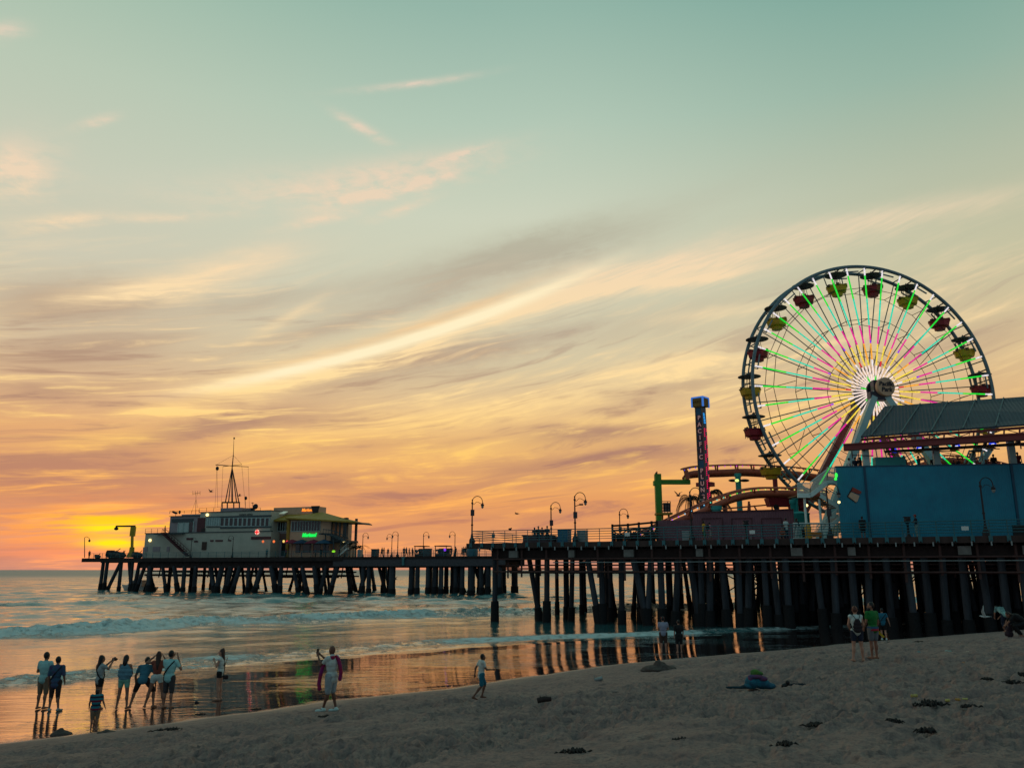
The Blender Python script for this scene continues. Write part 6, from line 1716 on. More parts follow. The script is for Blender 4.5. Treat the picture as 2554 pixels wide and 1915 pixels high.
# man bending forward with hands on his knees
g, hh = spot(352, 1765, 1620)
person('man in a blue tee bending with hands on his knees', g, R(8), hh, dict(pelvis=(0, -.08, .86), waist=(0, .02, .97), chest=(0, .13, 1.12), neck=(0, .22, 1.26), head=(0, .27, 1.39), shL=(-.18, .17, 1.22), shR=(.18, .17, 1.22), elL=(-.30, .16, .95), haL=(-.27, .20, .66), elR=(.30, .14, .96), haR=(.33, .16, .66), hiL=(-.10, -.06, .84), hiR=(.10, -.06, .84), knL=(-.27, .16, .50), knR=(.29, .16, .50), anL=(-.34, .0, .085), anR=(.35, .0, .085), toL=(-.42, .12, .03), toR=(.42, .13, .03)), top=cloth('tee_blue', (58, 112, 132)), bottom=dark_brown, leg=1.02, hem=0)
# girl shading her eyes
g, hh = spot(385, 1764, 1624)
person('long haired girl in rust top shading her eyes behind the man with the strap', g, R(14), hh, dict(elL=(-.36, .05, 1.40), haL=(-.16, .14, 1.58), elR=(.28, .06, 1.34), haR=(.14, .14, 1.56), knL=(-.20, .02, .5), anL=(-.30, .02, .085), toL=(-.36, .16, .03), knR=(.20, .0, .5), anR=(.28, -.08, .085), toR=(.33, .06, .03)), female=True, hairlen=.38, hair='brown', top=cloth('rust_top', (134, 70, 56)), sleeve=0, hem=-1, bottom=white_tee, leg=.30)
# man with a camera at his face
g, hh = spot(416, 1766, 1621)
person('man in pale tee with black crossbody strap holding a camera to his face', g, R(-10), hh, dict(elL=(-.27, .10, 1.22), haL=(-.07, .20, 1.52), elR=(.33, .08, 1.17), haR=(.12, .20, 1.53), anL=(-.13, .0, .085), anR=(.13, -.02, .085)), top=cloth('tee_mint', (152, 204, 204)), bottom=cloth('dark_grey_cloth', (64, 58, 60)), leg=1.06, hem=.06, build=1.08, strap=(black_cloth, 1))
# woman in profile
g, hh = spot(545, 1746, 1617)
person('woman with long brown hair in white top, standing in profile facing left', g, R(88), hh, dict(elL=(-.22, .08, 1.16), haL=(-.05, .22, 1.32), elR=(.20, -.03, 1.14), haR=(.19, .06, .90)), female=True, skin='fair', hair='brown', hairlen=.44, top=white_tee, sleeve=0, bottom=black_cloth, leg=.32)
q = MB(); p = at_y(563, 1688, g.y - .16); q.box(p, (.16, .07, .11)); q.ell(p, (.09, .05, .07)); q.path([p + Vector((-.08, 0, .08)), p + Vector((-.05, 0, .40)), p + Vector((.0, .05, .62))], .012, 5); tag(q.build('shoulder_bag', dark_brown), 'small dark bag at the hip of the woman in profile', 'bag')
q = MB(); p = ground_hit(490, 1752); q.ell(p + Vector((0, 0, .02)), (.06, .05, .045)); q.ell(p + Vector((.06, 0, .01)), (.04, .04, .02)); tag(q.build('bucket_shell', m_iron), 'small dark lump on the wet sand left of the woman in profile', 'lump')
# man with phone and towel
g, hh = spot(823, 1773, 1609)
_, Pj, Wj = person('bald man in white polo and white sneakers holding up a phone', g, R(62), hh, dict(elL=(-.20, .24, 1.22), haL=(-.08, .44, 1.44), elR=(.23, .22, 1.20), haR=(.05, .45, 1.46), anL=(-.12, .15, .085), toL=(-.27, .26, .03), anR=(.10, -.12, .085), toR=(-.03, -.01, .03), look=(0, 1, .05)), skin='brown', bald=True, top=cloth('white_polo', (196, 206, 204)), bottom=cloth('light_grey_shorts', (150, 160, 166)), leg=1.0, hem=.10, build=1.18, shoes=mat('white_sneaker', (190, 214, 212), .5), collar=True)
q = MB(); p = Wj((-.01, .53, 1.56)); q.box(p, (.075, .02, .16), Matrix.Rotation(R(62), 3, 'Z')); tag(q.build('mobile_phone', m_black), 'dark phone held up by the bald man', 'phone')
q = MB()
for pts, w_ in (([(.04, -.10, 1.45), (.05, -.18, 1.38), (.06, -.24, 1.2), (.06, -.28, 1.02), (.06, -.25, .86)], .10), ([(-.10, -.12, 1.44), (-.14, .10, 1.40), (-.16, .19, 1.20), (-.18, .25, .95), (-.20, .27, .72), (-.20, .24, .60)], .10)):
    P_ = [Wj((x_ * 1.0, y_, z_)) for x_, y_, z_ in pts]
    for i in range(len(P_) - 1): q.cap(P_[i], P_[i + 1], w_ * .5, w_ * .55)
o = q.build('beach_towel', mat('purple_red_towel', (112, 24, 100), .9, var=.3, vscale=5, second=(150, 24, 34))); tag(o, 'purple and red towel hanging over the shoulders of the bald man', 'towel'); VOX.append((o, .02))
# running boy
g, hh = spot(1200, 1746, 1629); g0 = g + Vector((0, 0, .02))
person('barefoot boy in white shirt and teal shorts running to the right', g0, R(-72), hh, dict(neck=(0, .03, 1.43), head=(0, .06, 1.58), elL=(-.26, -.16, 1.16), haL=(-.24, -.20, .93), elR=(.24, .14, 1.13), haR=(.20, .38, 1.12), knL=(-.09, .18, .53), anL=(-.10, .06, .13), toL=(-.10, .22, .06), knR=(.09, -.02, .50), anR=(.09, -.34, .14), toR=(.09, -.18, .03), chest=(0, .03, 1.27)), skin='brown', top=cloth('white_shirt', (200, 208, 204)), bottom=cloth('teal_shorts', (18, 104, 128)), leg=.92, hem=.09, build=1.12)
# two men near the water
g, hh = spot(1656, 1627, 1537)
person('man in lilac grey tee, brown shorts and red cap watching the water', g, R(-6), hh, dict(elR=(.27, .04, 1.14), haR=(.16, .18, 1.05), elL=(-.25, .04, 1.14), haL=(-.10, .18, 1.05)), skin='fair', top=cloth('lilac_tee', (150, 150, 172)), bottom=cloth('brown_shorts', (78, 54, 48)), leg=1.0, hem=.05, cap=mat('red_cap', (160, 40, 44), .7), build=1.16)
g, hh = spot(1695, 1628, 1545)
person('man dressed all in black beside the man with the red cap', g, R(4), hh, dict(anR=(.13, .06, .085), toR=(.15, .24, .03)), skin='fair', top=black_cloth, bottom=black_cloth, leg=1.0, hem=.16, sleeve=.8, build=1.14)
# the pair on the right
g, hh = spot(2143, 1649, 1511)
_, Pn, Wn = person('woman in white sleeveless top with hair up, dark backpack and navy shorts', g, R(-6), hh, dict(knL=(-.13, .0, .5), anL=(-.19, -.06, .085), toL=(-.27, .06, .03), knR=(.12, .02, .5), anR=(.15, .03, .085), toR=(.17, .21, .03), elL=(-.24, .03, 1.15), haL=(-.15, .16, .98), elR=(.24, .03, 1.15), haR=(.16, .16, .98), look=(.25, 1, 0)), female=True, skin='fair', hair='auburn', hairlen=-1, top=cloth('white_loose_top', (200, 210, 206)), sleeve=.12, hem=0, bottom=navy, leg=.58, build=1.12)
q = MB()
for z, w_ in ((1.00, .15), (1.10, .155), (1.20, .13), (1.27, .09)): q.ell(Wn((0, -.185, z)), (w_, .075, .085))
o = q.build('backpack', cloth('dark_backpack', (40, 28, 36))); tag(o, 'dark drawstring backpack worn by the woman in white', 'backpack'); VOX.append((o, .014))
st2 = []
q = MB()
for s_ in (-1, 1): q.path([Wn((s_ * .02, -.22, 1.30)), Wn((s_ * .09, -.165, 1.42)), Wn((s_ * .125, -.03, 1.485)), Wn((s_ * .15, .1, 1.35))], .011, 5); q.path([Wn((s_ * .13, .1, 1.25)), Wn((s_ * .16, -.08, 1.05)), Wn((s_ * .12, -.18, .98))], .011, 5)
s__ = q.build('strap', black_cloth); s__.parent = o
g, hh = spot(2184, 1643, 1501)
def stripes(root, P, W, k, RM, Fh, Fch):
    for z, cc, nm in ((.90, cloth('red_band', (176, 34, 50)), 'red_band'), (.965, cloth('blue_band', (44, 92, 130)), 'blue_band')):
        q = MB(); q.lathe((0, 0, 0), [(.182 * k, -.032 * k), (.184 * k, 0), (.180 * k, .032 * k)], 18, squash=(1.1, .82)); q.v = [tuple(W((0, 0, z)) + RM @ Vector(v)) for v in q.v]; q.build(nm, cc, root)
    q = MB(); q.path([P['haR'] + Vector((math.cos(t) * .034, math.sin(t) * .034, .03)) for t in np.linspace(0, 5.8, 8)], .012, 5, closed=True); q.build('wrist_watch', m_black, root)
_, Po, Wo = person('bearded man in green tee and striped trunks looking left', g, R(24), hh, dict(elR=(.25, .0, 1.13), haR=(.24, .10, .90), elL=(-.24, .03, 1.14), haL=(-.20, .16, .95), look=(-.75, .66, 0), anL=(-.09, .04, .085), toL=(-.13, .22, .03), knR=(.08, .02, .5), anR=(.07, .0, .085), toR=(.10, .17, .03)), skin='tan', top=cloth('green_tee', (22, 112, 48)), bottom=cloth('grey_trunks', (104, 108, 114)), leg=.78, hem=.05, build=1.08, beard=True, extras=stripes)
q = MB(); p = Po['haR'] + Vector((.06, -.05, -.12))
for k in (0, 1): q.hexa([p + Vector(v) for v in ((-.10, .03 * k, .08), (-.06, .03 * k, .12), (.17, .03 * k, -.10), (.12, .03 * k, -.13))], [p + Vector(v) for v in ((-.10, .03 * k - .018, .08), (-.06, .03 * k - .018, .12), (.17, .03 * k - .018, -.10), (.12, .03 * k - .018, -.13))])
q.path([p + Vector((-.09, 0, .1)), p + Vector((0, -.06, .06)), p + Vector((.08, 0, -.04))], .010, 5)
tag(q.build('flip_flops', mat('yellow_rubber', (206, 170, 30), .6)), 'yellow flip flops held by the bearded man', 'flip flops')
g, hh = spot(2206, 1596, 1516)
person('man in teal tee and dark shorts walking away in white shoes', g, R(-14), hh, dict(elR=(.28, -.04, 1.15), haR=(.34, -.02, .90), elL=(-.24, .05, 1.14), haL=(-.22, .2, .98), knL=(-.09, .12, .52), anL=(-.09, .14, .085), toL=(-.10, .32, .03), knR=(.09, -.02, .5), anR=(.09, -.16, .10), toR=(.10, .0, .03)), skin='fair', top=cloth('tee_sea_blue', (28, 104, 130)), bottom=black_cloth, leg=.8, hem=.05, shoes=mat('white_sneaker', (190, 214, 212)), build=1.1, strap=(black_cloth, 1))
# right edge: a person bending down in white and navy, and one in black with a bag
g, hh = spot(2508, 1577, 1490)
person('person in white and dark sports shirt bending forward near the right edge', g, R(10), hh, dict(pelvis=(0, -.10, .90), waist=(0, .02, 1.0), chest=(0, .16, 1.13), neck=(0, .32, 1.20), head=(0, .45, 1.20), look=(0, .6, -.8), shL=(-.19, .24, 1.2), shR=(.19, .24, 1.2), elL=(-.24, .32, .93), haL=(-.16, .44, .74), elR=(.24, .32, .93), haR=(.12, .44, .74), hiL=(-.09, -.08, .88), hiR=(.09, -.08, .88), anL=(-.12, -.16, .085), toL=(-.13, .02, .03), knL=(-.10, .02, .48)), top=cloth('white_sport', (150, 196, 192), (26, 34, 48), 2.5), bottom=navy, leg=1.7, sleeve=.6, build=1.1)
g, hh = spot(2546, 1589, 1490)
person('person in loose black clothes crouching at the right edge of the beach', g, R(75), 1.70, dict(pelvis=(0, -.25, .62), waist=(0, -.12, .74), chest=(0, .08, .86), neck=(0, .26, .94), head=(0, .40, .98), look=(0, .7, -.7), shL=(-.18, .18, .94), shR=(.18, .18, .94), elL=(-.2, .42, .72), haL=(-.1, .58, .50), elR=(.2, .42, .72), haR=(.1, .56, .46), hiL=(-.1, -.22, .60), hiR=(.1, -.22, .60), knL=(-.18, .24, .50), knR=(.18, .24, .50), anL=(-.14, -.05, .085), anR=(.14, -.05, .085), toL=(-.16, .14, .03), toR=(.16, .14, .03)), top=black_cloth, bottom=black_cloth, leg=1.8, sleeve=.9, hem=.1, build=1.35, hair='brown', hairlen=.2)
p = ground_hit(2518, 1590); q = MB()
for v, r_ in (((0, 0, .16), (.19, .15, .16)), ((.04, 0, .34), (.14, .11, .15)), ((.07, 0, .52), (.07, .06, .14))): q.ell(p + Vector(v), r_)
q.path([p + Vector((.06, 0, .6)), p + Vector((.12, .0, .74)), p + Vector((.22, 0, .5)), p + Vector((.3, 0, .2))], .02, 5)
o = q.build('cloth_bag', cloth('plum_bag', (52, 34, 46))); tag(o, 'slouching plum coloured cloth bag on the sand at the right edge', 'bag'); VOX.append((o, .02))

# ---- people on the near pier
def deckman(px, b, label, h=1.72, yaw=0, **kw):
    return person(label, onpier(px, b), R(yaw), h, fine=False, **kw)
walk = dict(knL=(-.09, .16, .52), anL=(-.09, .20, .085), toL=(-.1, .38, .03), knR=(.09, -.04, .5), anR=(.09, -.24, .12), toR=(.1, -.08, .03))
deckman(1757, 3.6, 'man in yellow tee and green shorts walking before the maroon fence', 1.78, -80, pose=walk, top=cloth('yellow_tee', (206, 156, 26)), bottom=cloth('green_shorts', (34, 116, 54)), leg=1.05, hem=.08)
deckman(1772, 3.9, 'woman in pink tee and pale shorts with a dark pack beside the man in yellow', 1.66, -75, pose=walk, female=True, top=cloth('pink_tee', (206, 124, 150)), bottom=cloth('pale_shorts', (190, 168, 164)), leg=.9)
q = MB(); p = onpier(1766, 3.5) + Vector((0, -.1, 1.2)); q.ell(p, (.15, .2, .26)); q.box(p + Vector((.02, -.12, -.05)), (.2, .1, .25)); tag(q.build('day_pack', black_cloth), 'black day pack between the man in yellow and the woman in pink', 'backpack')
deckman(1963, 2.6, 'woman in a white top standing by the end of the maroon fence', 1.78, 20, female=True, top=white_tee, bottom=navy, leg=1.8, hem=.1)
def sit(z=.45, lean=0.0): return dict(pelvis=(0, -.12, z + .09), waist=(0, -.11 + lean, z + .23), chest=(0, -.08 + lean, z + .43), neck=(0, -.05 + lean, z + .61), head=(0, -.02 + lean, z + .765), shL=(-.18, -.06 + lean, z + .55), shR=(.18, -.06 + lean, z + .55), elL=(-.24, .02, z + .28), haL=(-.14, .24, z + .22), elR=(.24, .02, z + .28), haR=(.14, .24, z + .22), hiL=(-.09, -.10, z + .08), hiR=(.09, -.10, z + .08), knL=(-.12, .34, z + .06), knR=(.12, .34, z + .06), anL=(-.12, .36, max(.085, z - .36)), anR=(.12, .36, max(.085, z - .36)), toL=(-.13, .54, max(.03, z - .40)), toR=(.13, .54, max(.03, z - .40)))
deckman(1953, 1.8, 'child in orange sitting low by the railing near the maroon fence end', 1.55, 150, pose=sit(.18), top=cloth('orange_tee', (150, 70, 40)), bottom=navy, leg=1.0)
deckman(1990, 2.4, 'woman in dark top and pale trousers standing before the picket fence', 1.74, -70, female=True, hairlen=.3, top=black_cloth, sleeve=1.2, bottom=cloth('pale_jeans', (128, 146, 150)), leg=1.85, pose=dict(elL=(-.2, .1, 1.15), haL=(-.15, .34, 1.14), elR=(.2, .1, 1.15), haR=(.15, .34, 1.12)))
deckman(2006, 2.0, 'small child in dark clothes before the picket fence', 1.0, -20, top=black_cloth, bottom=black_cloth, leg=1.6, build=1.25)
deckman(2155, 2.8, 'man in long black tee standing before the blue wall', 1.78, -20, top=black_cloth, sleeve=.8, hem=.22, bottom=black_cloth, leg=1.0, build=1.1)
deckman(2289, 1.8, 'man in red hat and pale trousers beside the coin viewer at the blue wall', 1.76, 75, top=cloth('navy_tee', (30, 34, 48)), bottom=cloth('stone_trousers', (120, 150, 150)), leg=1.85, cap=mat('red_hat', (150, 48, 40), .8), pose=dict(elL=(-.2, .14, 1.15), haL=(-.1, .34, 1.2), elR=(.2, .14, 1.15), haR=(.1, .34, 1.2)))
q = MB(); q.lathe(onpier(2289, 1.8) + Vector((0, 0, 1.72)), [(.2, 0), (.19, .02), (.11, .03), (.09, .12), (.03, .14)], 12); 
cols = [cloth('dim_grey', (60, 56, 62)), black_cloth, cloth('dim_maroon', (70, 34, 42)), navy, cloth('dim_teal', (44, 74, 82)), khaki]
for i, (px, hh, lab, fl) in enumerate(((1333, 1.60, 'long haired woman, leftmost of four sitting on the planter', True), (1343, 1.72, 'second from left of four people sitting on the planter', False), (1352, 1.60, 'third from left of four people sitting on the planter', False), (1365, 1.74, 'rightmost of four people sitting on the planter, a little apart', False))):
    deckman(px, 1.35, lab, hh, 180 if i % 2 else 10, pose=sit(.66), female=fl, hairlen=.3 if fl else 0, top=cols[i], bottom=cols[(i + 2) % 4], leg=1.7, group='people on the planter')
for i, (px, b, lab) in enumerate(((1574, 17, 'person in grey behind the rough queue fence, leftmost'), (1581, 19, 'person in black close behind the rough queue fence'), (1612, 16, 'person in khaki behind the queue fence near the green post'))):
    deckman(px, b, lab, 1.7, 90, pose=walk, top=cols[i], bottom=cols[(i + 1) % 4], leg=1.8, group='people behind the queue fence')
# ---- people on the roof terrace
tz = zW - 0.60
for i, (px, b, h_, lab, fl) in enumerate(((2118, 2.2, 1.62, 'person in a cap and pale tee at the left end of the terrace', 0), (2134, 3.0, 1.78, 'person in dark blue standing left of the first terrace column', 0), (2146, 2.6, 1.74, 'long haired woman in black beside the first terrace column', 1), (2188, 3.0, 1.6, 'person in dim grey right of the first column', 0), (2199, 2.4, 1.5, 'short person in maroon next to the bar counter', 0),
                                          (2241, 2.6, 1.66, 'dark haired woman in teal right of the bar counter', 1), (2251, 3.2, 1.62, 'man in black beside the woman in teal on the terrace', 0), (2256, 4.2, 2.0, 'tall person in a dark top standing behind the terrace group', 0), (2292, 2.2, 1.72, 'man in teal with short hair, half way along the terrace', 0), (2329, 2.4, 1.66, 'stout person in black beside the middle column', 0),
                                          (2379, 3.4, 1.45, 'low seated person in navy right of the middle column', 0), (2391, 3.4, 1.62, 'person in grey between the middle and right columns', 0), (2480, 2.0, 1.72, 'person in black standing alone left of the right column', 0), (2460, 3.0, 1.42, 'low figure left of the lone standing person', 0), (2541, 1.6, 1.8, 'person in maroon at the right edge of the terrace', 0))):
    a = on_w(px, 1160, b)[0]
    person(lab, ww(a, b, tz), R((i * 67) % 180 - 90), h_, fine=False, female=bool(fl), hairlen=.3 if fl else 0, top=[white_tee, navy, black_cloth, cols[0], cols[2], cols[4], black_cloth, cols[0], cols[4], black_cloth, navy, cols[0], black_cloth, cols[2], cloth('maroon_tee', (110, 26, 44))][i], bottom=cols[i % 4], leg=1.8, cap=cols[0] if i == 0 else None, group='people on the roof terrace', build=1.05)
# ---- far silhouettes on the other pier
far = [(942, 3.0, 'leftmost of a loose group of three on the pier span'), (952, 3.5, 'middle of the loose group of three on the pier span'), (957, 4.0, 'close second of the pair beside the leftmost group'), (967, 3.0, 'rightmost of the group left of the close lamp pair'),
       (1007, 2.5, 'figure left of the square kiosk, nearest the seated pair'), (1013, 3.0, 'taller figure left of the square kiosk'), (1020, 3.0, 'figure just left of the square kiosk'), (1125, 3.0, 'figure right of the cart'), (1136, 2.6, 'tall figure under the lamp right of the cart'), (1152, 3.0, 'figure left of the near pier corner'), (1156, 3.6, 'figure close to the near pier corner'), (1161, 2.2, 'short figure at the near pier corner'),
       (1028, 2.2, 'short figure beside the square kiosk')]
for i, (px, b, lab) in enumerate(far):
    person('dark distant ' + lab if len(lab.split()) < 13 else lab, qq(e_at(px, b), b, DECK), R(i * 50), 1.78 if i % 3 else 1.62, fine=False, top=cols[i % 5], bottom=cols[(i + 1) % 4], leg=1.85, pose=walk if i % 2 else None, build=1.1, group='distant people on the pier span')
for i, (px, b, lab) in enumerate(((221, 3, 'distant figure at the seaward end of the landing'), (264, 4, 'distant figure between the winch and the skiff'), (288, 5, 'distant figure behind the covered skiff'), (306, 6, 'distant figure near the boat crane'), (411, 6, 'distant figure on the roof at the head of the office stair'))):
    bp_ = qq(e_at(px, b), b, DECK if i < 4 else zt)
    if i == 4: a_ = on_e(px, 1325, b)[0]; bp_ = qq(a_, b, zt)
    person(lab, bp_, R(i * 70), 1.75, fine=False, top=cols[i % 5], bottom=black_cloth, leg=1.85, build=1.1, group='distant people at the seaward end')
for i, (px, lab) in enumerate(((664, 'distant figure in teal before the restaurant door'), (712, 'distant figure in pink by the restaurant corner'), (786, 'distant figure in blue under the green sign'), (800, 'distant figure in black under the teal parasol'), (846, 'distant figure on the restaurant terrace at the stair foot'))):
    person(lab, qq(e_at(px, 2.2), 2.2, DECK), R(i * 60), 1.72, fine=False, top=[cloth('far_teal', (54, 108, 116)), cloth('far_pink', (130, 58, 82)), cloth('far_blue', (48, 84, 108)), black_cloth, cols[0]][i], bottom=black_cloth, leg=1.85, group='distant people at the restaurant')
# riders in the wheel's tubs
for gi, dx in ((14, -.75), (14, .8), (13, -.55)):
    gl = Vector(GP[gi].location)
    person({(14, -.75): 'rider on the left of the red gondola low on the left side', (14, .8): 'rider on the right of the red gondola low on the left side', (13, -.55): 'rider in the yellow gondola in front of the raised track'}[(gi, dx)], gl + Vector((dx, 0, -2.55)), R(0), 1.7, fine=False, pose=sit(.35), top=black_cloth, bottom=black_cloth, leg=1.6, group='riders on the wheel')

# fuse the shapes gathered above
def fuse():
    for o, vx in VOX:
        md = o.modifiers.new('remesh', 'REMESH'); md.mode = 'VOXEL'; md.voxel_size = vx; md.use_smooth_shade = True
        sm = o.modifiers.new('smooth', 'SMOOTH'); sm.factor = .5; sm.iterations = 2
    dg = bpy.context.evaluated_depsgraph_get(); dg.update()
    for o, vx in VOX:
        me = bpy.data.meshes.new_from_object(o.evaluated_get(dg)); me.name = o.name
        old = o.data; mats = [m_ for m_ in old.materials]
        o.modifiers.clear(); o.data = me
        if not me.materials:
            for m_ in mats: me.materials.append(m_)
        bpy.data.meshes.remove(old)
fuse()
# ------------------------------------------------------------------ small things on the sand, birds
m_kelp = mat('dry_kelp', (34, 24, 24), .8, var=.5, vscale=8)
def clump(px, py, w, h, label, seed, m_=m_kelp, name='kelp_clump', cat='seaweed', group=None, spikes=26, d=.5):
    """a tangle of short blades lying on the sand"""
    rng = random.Random(seed); c = ground_hit(px, py); q = MB(); w *= .68; h *= .45
    for k in range(int(spikes * 1.6)):
        u = max(-1, min(1, rng.gauss(0, .42))); x_ = u * w / 2; y_ = rng.uniform(-1, 1) * w * d * .5 * (1 - u * u)
        gz = ground_at(c.x + x_, c.y + y_)[0]
        p = Vector((c.x + x_, c.y + y_, gz)); t = rng.uniform(0, 6.28); L = rng.uniform(.10, .24) * max(.5, w); hh = h * (1 - u * u) * rng.uniform(.3, 1.0)
        m1 = p + Vector((math.cos(t) * L * .5, math.sin(t) * L * .5, hh)); e = p + Vector((math.cos(t) * L, math.sin(t) * L, .0))
        q.path([p - Vector((0, 0, .02)), m1, e - Vector((0, 0, .015))], [.010, .014 + .04 * h, .006], 5)
    q.ell(c + Vector((0, 0, .0)), (w * .30, w * d * .2, h * .4), n=10, m=6)
    return tag(q.build(name, m_), label, cat, group or 'seaweed clumps on the sand')
clump(2315, 1756, .95, .16, 'largest spiky kelp clump, in the middle of the right foreground', 1, spikes=40)
clump(2420, 1760, .45, .05, 'thin kelp strand right of the largest clump', 2)
clump(2228, 1799, .36, .10, 'small round kelp clump left of the largest one', 3)
clump(2310, 1822, .46, .10, 'kelp clump below the largest one', 4)
clump(2330, 1841, .50, .04, 'flat reddish kelp strand near the bottom right', 5)
clump(2039, 1806, .55, .06, 'flat kelp strand in the lower right, left of the small round one', 6)
clump(1958, 1856, .45, .11, 'dark kelp clump on the sand below the blanket heap', 7)
clump(1700, 1848, .50, .10, 'dark kelp clump in the bottom middle', 8)
clump(2520, 1702, .70, .12, 'spiky kelp clump near the right edge', 9, spikes=36)
clump(2462, 1692, .34, .06, 'small kelp clump left of the right edge clump', 10)
clump(2548, 1684, .5, .16, 'dark kelp heap touching the right edge of the view', 11)
clump(1430, 1872, .6, .07, 'flat kelp patch near the bottom middle left', 12)
clump(420, 1818, 1.1, .06, 'long dark weed strip left of the phone man', 13, spikes=44)
clump(815, 1784, .55, .03, 'thin weed strip in the sand before the bald man', 14)
clump(640, 1768, .5, .05, 'weed scraps at the waterline right of the woman in profile', 15)
clump(500, 1780, .4, .04, 'weed scraps at the waterline left of the phone man', 16)
clump(2210, 1602, .6, .10, 'dark weed heap on the sand edge behind the pair', 17)
clump(2290, 1600, .7, .10, 'dark weed heap on the sand edge right of the walking man', 18)
clump(1990, 1706, .55, .05, 'dark blue rag like strip right of the blanket heap', 19, m_=mat('dark_blue_rag', (20, 34, 52), .8))
def mound(px, py, w, h, label, seed):
    rng = random.Random(seed); c = ground_hit(px, py); q = MB()
    for k in range(16):
        t = rng.uniform(0, 6.28); r = rng.uniform(0, .42) * w; hh = h * max(.15, 1 - r / (w * .5)) * rng.uniform(.6, 1.1)
        x_, y_ = math.cos(t) * r, math.sin(t) * r * .7; gz = ground_at(c.x + x_, c.y + y_)[0]
        q.ell((c.x + x_, c.y + y_, gz + hh * .1), (w * .17, w * .14, hh), n=9, m=7)
    q.ell((c.x, c.y, c.z), (w * .5, w * .35, h * .5))
    o = q.build('sand_mound', mat('dug_sand', (86, 74, 70), .95, var=.4, vscale=9, bump=.8, bscale=14)); tag(o, label, 'sand heap', 'heaps of dug sand'); VOX2.append((o, .03)); return o
VOX2 = []
mound(1643, 1669, 1.25, .34, 'wide heap of dug sand left of the water near the two men', 1)
mound(152, 1832, .55, .22, 'dark heap of wet sand by the small child', 2)
mound(265, 1826, .5, .08, 'low ridge of wet sand right of the small child', 3)
q = MB(); a_, b_ = ground_hit(1340, 1751), ground_hit(1375, 1748)
q.path([a_ + Vector((0, 0, .04)), a_.lerp(b_, .5) + Vector((0, 0, .06)), b_ + Vector((0, 0, .05))], [.06, .065, .05], 8); q.tube(a_.lerp(b_, .3) + Vector((0, 0, .06)), a_.lerp(b_, .35) + Vector((-.05, -.03, .13)), .02, .01, 5)
tag(q.build('driftwood', mat('driftwood', (58, 46, 44), .9, var=.4)), 'short dark piece of driftwood in the middle of the sand', 'driftwood')
c = ground_hit(1493, 1698); q = MB(); M_ = Matrix.Rotation(R(75), 3, 'Y') @ Matrix.Rotation(R(20), 3, 'X')
vs = MB(); vs.lathe((0, 0, 0), [(.055, -.13), (.062, -.11), (.062, .11), (.05, .13)], 12); q.add([c + Vector((0, 0, .06)) + M_ @ Vector(v) for v in vs.v], vs.f, True); q.bar(c + Vector((-.12, 0, .02)), c + Vector((-.14, 0, .2)), .02); q.bar(c + Vector((.13, 0, .05)), c + Vector((.10, 0, .17)), .025)
tag(q.build('crushed_can', m_galv), 'pale crushed can lying on the sand', 'can')
for i, (px, py, r_, cc, lab) in enumerate(((2292, 1627, .045, (60, 150, 160), 'teal bottle cap scrap on the right sand'), (2366, 1626, .07, (150, 176, 170), 'pale crumpled bag on the right sand, lower one'), (2400, 1604, .07, (150, 160, 150), 'pale crumpled bag on the right sand, upper one'), (2414, 1625, .03, (206, 180, 160), 'tiny pale wrapper right of the lower bag'), (2403, 1652, .035, (190, 140, 110), 'tiny orange wrapper on the right sand'),
                                           (2281, 1737, .05, (190, 170, 96), 'pale yellow scrap left of the kelp'), (2362, 1748, .045, (200, 180, 100), 'yellow scrap right above the largest kelp clump'), (2392, 1746, .05, (190, 140, 70), 'orange peel right of the largest kelp clump'), (2406, 1744, .035, (200, 190, 110), 'small pale peel right of the orange peel'))):
    c = ground_hit(px, py); q = MB(); rg = random.Random(i)
    for k in range(5): q.ell(c + Vector((rg.uniform(-1, 1) * r_, rg.uniform(-1, 1) * r_ * .6, r_ * .4)), (r_ * .6, r_ * .5, r_ * rg.uniform(.3, .7)), n=7, m=5)
    tag(q.build('litter', mat('litter_%d' % i, cc, .6)), lab, 'litter', 'scraps of litter on the sand')
# heap of blankets with shoes
bh = ground_hit(1892, 1716)
root = thing('blanket_heap', 'heap of teal and striped blankets with a green cloth on top', 'blankets', tuple(bh))
def lumps(name, items, m_, vx=.018):
    q = MB()
    for (x_, y_, z_), r_ in items: q.ell(bh + Vector((x_, y_, z_)) * .74, [k * .74 for k in r_])
    o = q.build(name, m_, root); VOX2.append((o, vx)); return o
lumps('teal_blanket', [((-.20, 0, .18), (.22, .25, .20)), ((-.05, .05, .24), (.22, .24, .22)), ((.12, 0, .14), (.26, .24, .16)), ((.32, -.03, .08), (.22, .2, .10)), ((-.30, 0, .08), (.16, .2, .10))], mat('teal_check', (28, 110, 128), .9, var=.5, vscale=7, bump=.6, bscale=8, second=(24, 56, 84)))
lumps('striped_blanket', [((-.10, -.08, .36), (.25, .18, .07)), ((.12, -.10, .30), (.16, .14, .08)), ((-.26, -.1, .30), (.08, .12, .12))], mat('striped_blanket', (110, 46, 76), .9, var=.5, vscale=9, second=(40, 60, 100)))
lumps('green_cloth', [((-.08, 0, .48), (.15, .14, .09)), ((.02, 0, .44), (.16, .14, .07)), ((-.14, -.04, .43), (.10, .1, .08))], mat('lime_cloth', (92, 128, 30), .9, var=.5, vscale=10, second=(30, 78, 50)))
lumps('dark_towel', [((-.55, .0, .03), (.22, .12, .04)), ((-.72, .02, .03), (.20, .10, .04)), ((-.88, -.02, .03), (.16, .08, .04)), ((-.42, 0, .05), (.14, .12, .06))], mat('dark_teal_towel', (20, 50, 62), .9, var=.4))
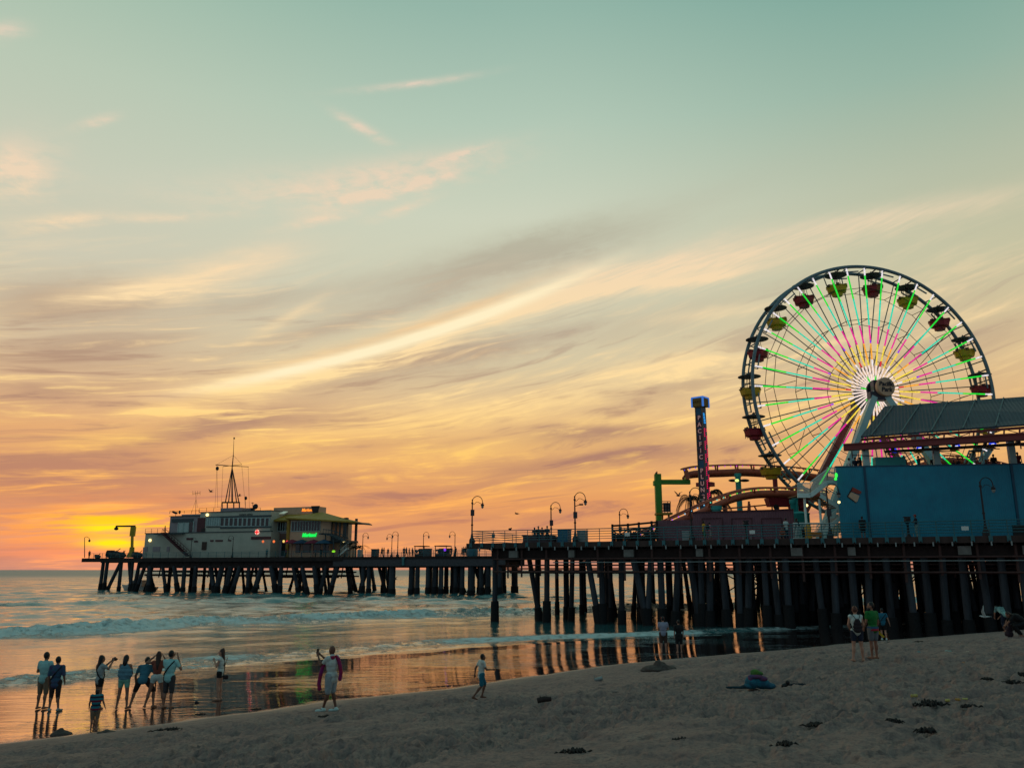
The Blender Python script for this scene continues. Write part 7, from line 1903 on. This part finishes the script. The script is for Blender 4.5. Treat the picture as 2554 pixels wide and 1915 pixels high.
q = MB(); p = bh + Vector((.56, -.05, .06)); q.cap(p, p + Vector((.12, .02, .05)), .05, .04); q.ell(p + Vector((.1, 0, .08)), (.05, .05, .05)); tag(q.build('shoe', mat('black_shoe', (28, 22, 24), .5)), 'dark shoe lying against the blanket heap', 'shoe')
# birds
m_gull = mat('gull_white', (196, 204, 206), .6); m_bird = mat('bird_dark', (36, 30, 34), .7)
def bird(p, s_, yaw, up, label, m_, fold=.5):
    root = thing('gull', label, 'bird', tuple(p), 'birds in flight'); RM = Matrix.Rotation(yaw, 3, 'Z'); T = lambda v: Vector(p) + RM @ (Vector(v) * s_)
    q = MB(); q.path([T(v) for v in ((0, -.52, .01), (0, -.30, 0), (0, -.05, -.02), (0, .18, 0), (0, .32, .05), (0, .42, .045))], [.012 * s_, .055 * s_, .095 * s_, .075 * s_, .05 * s_, .012 * s_], 10)
    q.hexa([T(v) for v in ((-.03, -.42, .0), (.03, -.42, 0), (.10, -.62, 0), (-.10, -.62, 0))], [T(v) for v in ((-.03, -.42, .012), (.03, -.42, .012), (.10, -.62, .01), (-.10, -.62, .01))]); q.build('body', m_, root)
    for sd in (-1, 1):
        q = MB(); a = [(sd * .05, .12, .03), (sd * .42, .20, .03 + .42 * up), (sd * .95, -.02, .03 + .42 * up + (.5 * up * fold)), (sd * .42, -.02, .02 + .42 * up), (sd * .05, -.14, .02)]
        q.hexa([T(v) for v in a], [T((v[0], v[1], v[2] + .016)) for v in a]); q.build('wing', m_, root)
    return root
bird(at_y(2455, 1537, 40), .5, R(60), 1.0, 'white gull flying low in front of the dark piles', m_gull, 1.1)
bird(at_y(1692, 1236, 70), .62, R(40), .9, 'dark bird flying left of the drop tower palm', m_bird)
bird(at_y(1289, 1281, 80), .55, R(70), .3, 'tiny bird in the sky left of the planter group', m_bird)
bird(at_y(526, 1226, 150), 1.0, R(80), .6, 'gull gliding left of the signal mast', m_bird)
bird(at_y(597, 1236, 150), .9, R(-70), .5, 'gull close to the right side of the signal mast', m_bird)
bird(at_y(986, 1444, 120), .7, R(60), .8, 'dark bird low over the sea below the pier span', m_bird)
q = MB(); p = at_y(1637, 1180, 91); q.ell(p, (.14, .22, .12)); q.ell(p + Vector((.05, -.1, .14)), (.07, .08, .07)); tag(q.build('perched_bird', m_bird), 'dark bird perched on top of the green post', 'bird')
a_, z_ = on_b(1272, 1323, .1); p = pp(a_, .1, DECK + 1.25); q = MB(); q.ell(p, (.16, .09, .09)); q.ell(p + Vector((.12, 0, .09)), (.05, .05, .05)); q.bar(p, p - Vector((0, 0, .12)), .02); tag(q.build('perched_gull', m_bird), 'small gull perched on the near railing', 'bird')
def fuse2():
    for o, vx in VOX2:
        md = o.modifiers.new('remesh', 'REMESH'); md.mode = 'VOXEL'; md.voxel_size = vx; md.use_smooth_shade = True
fuse2()
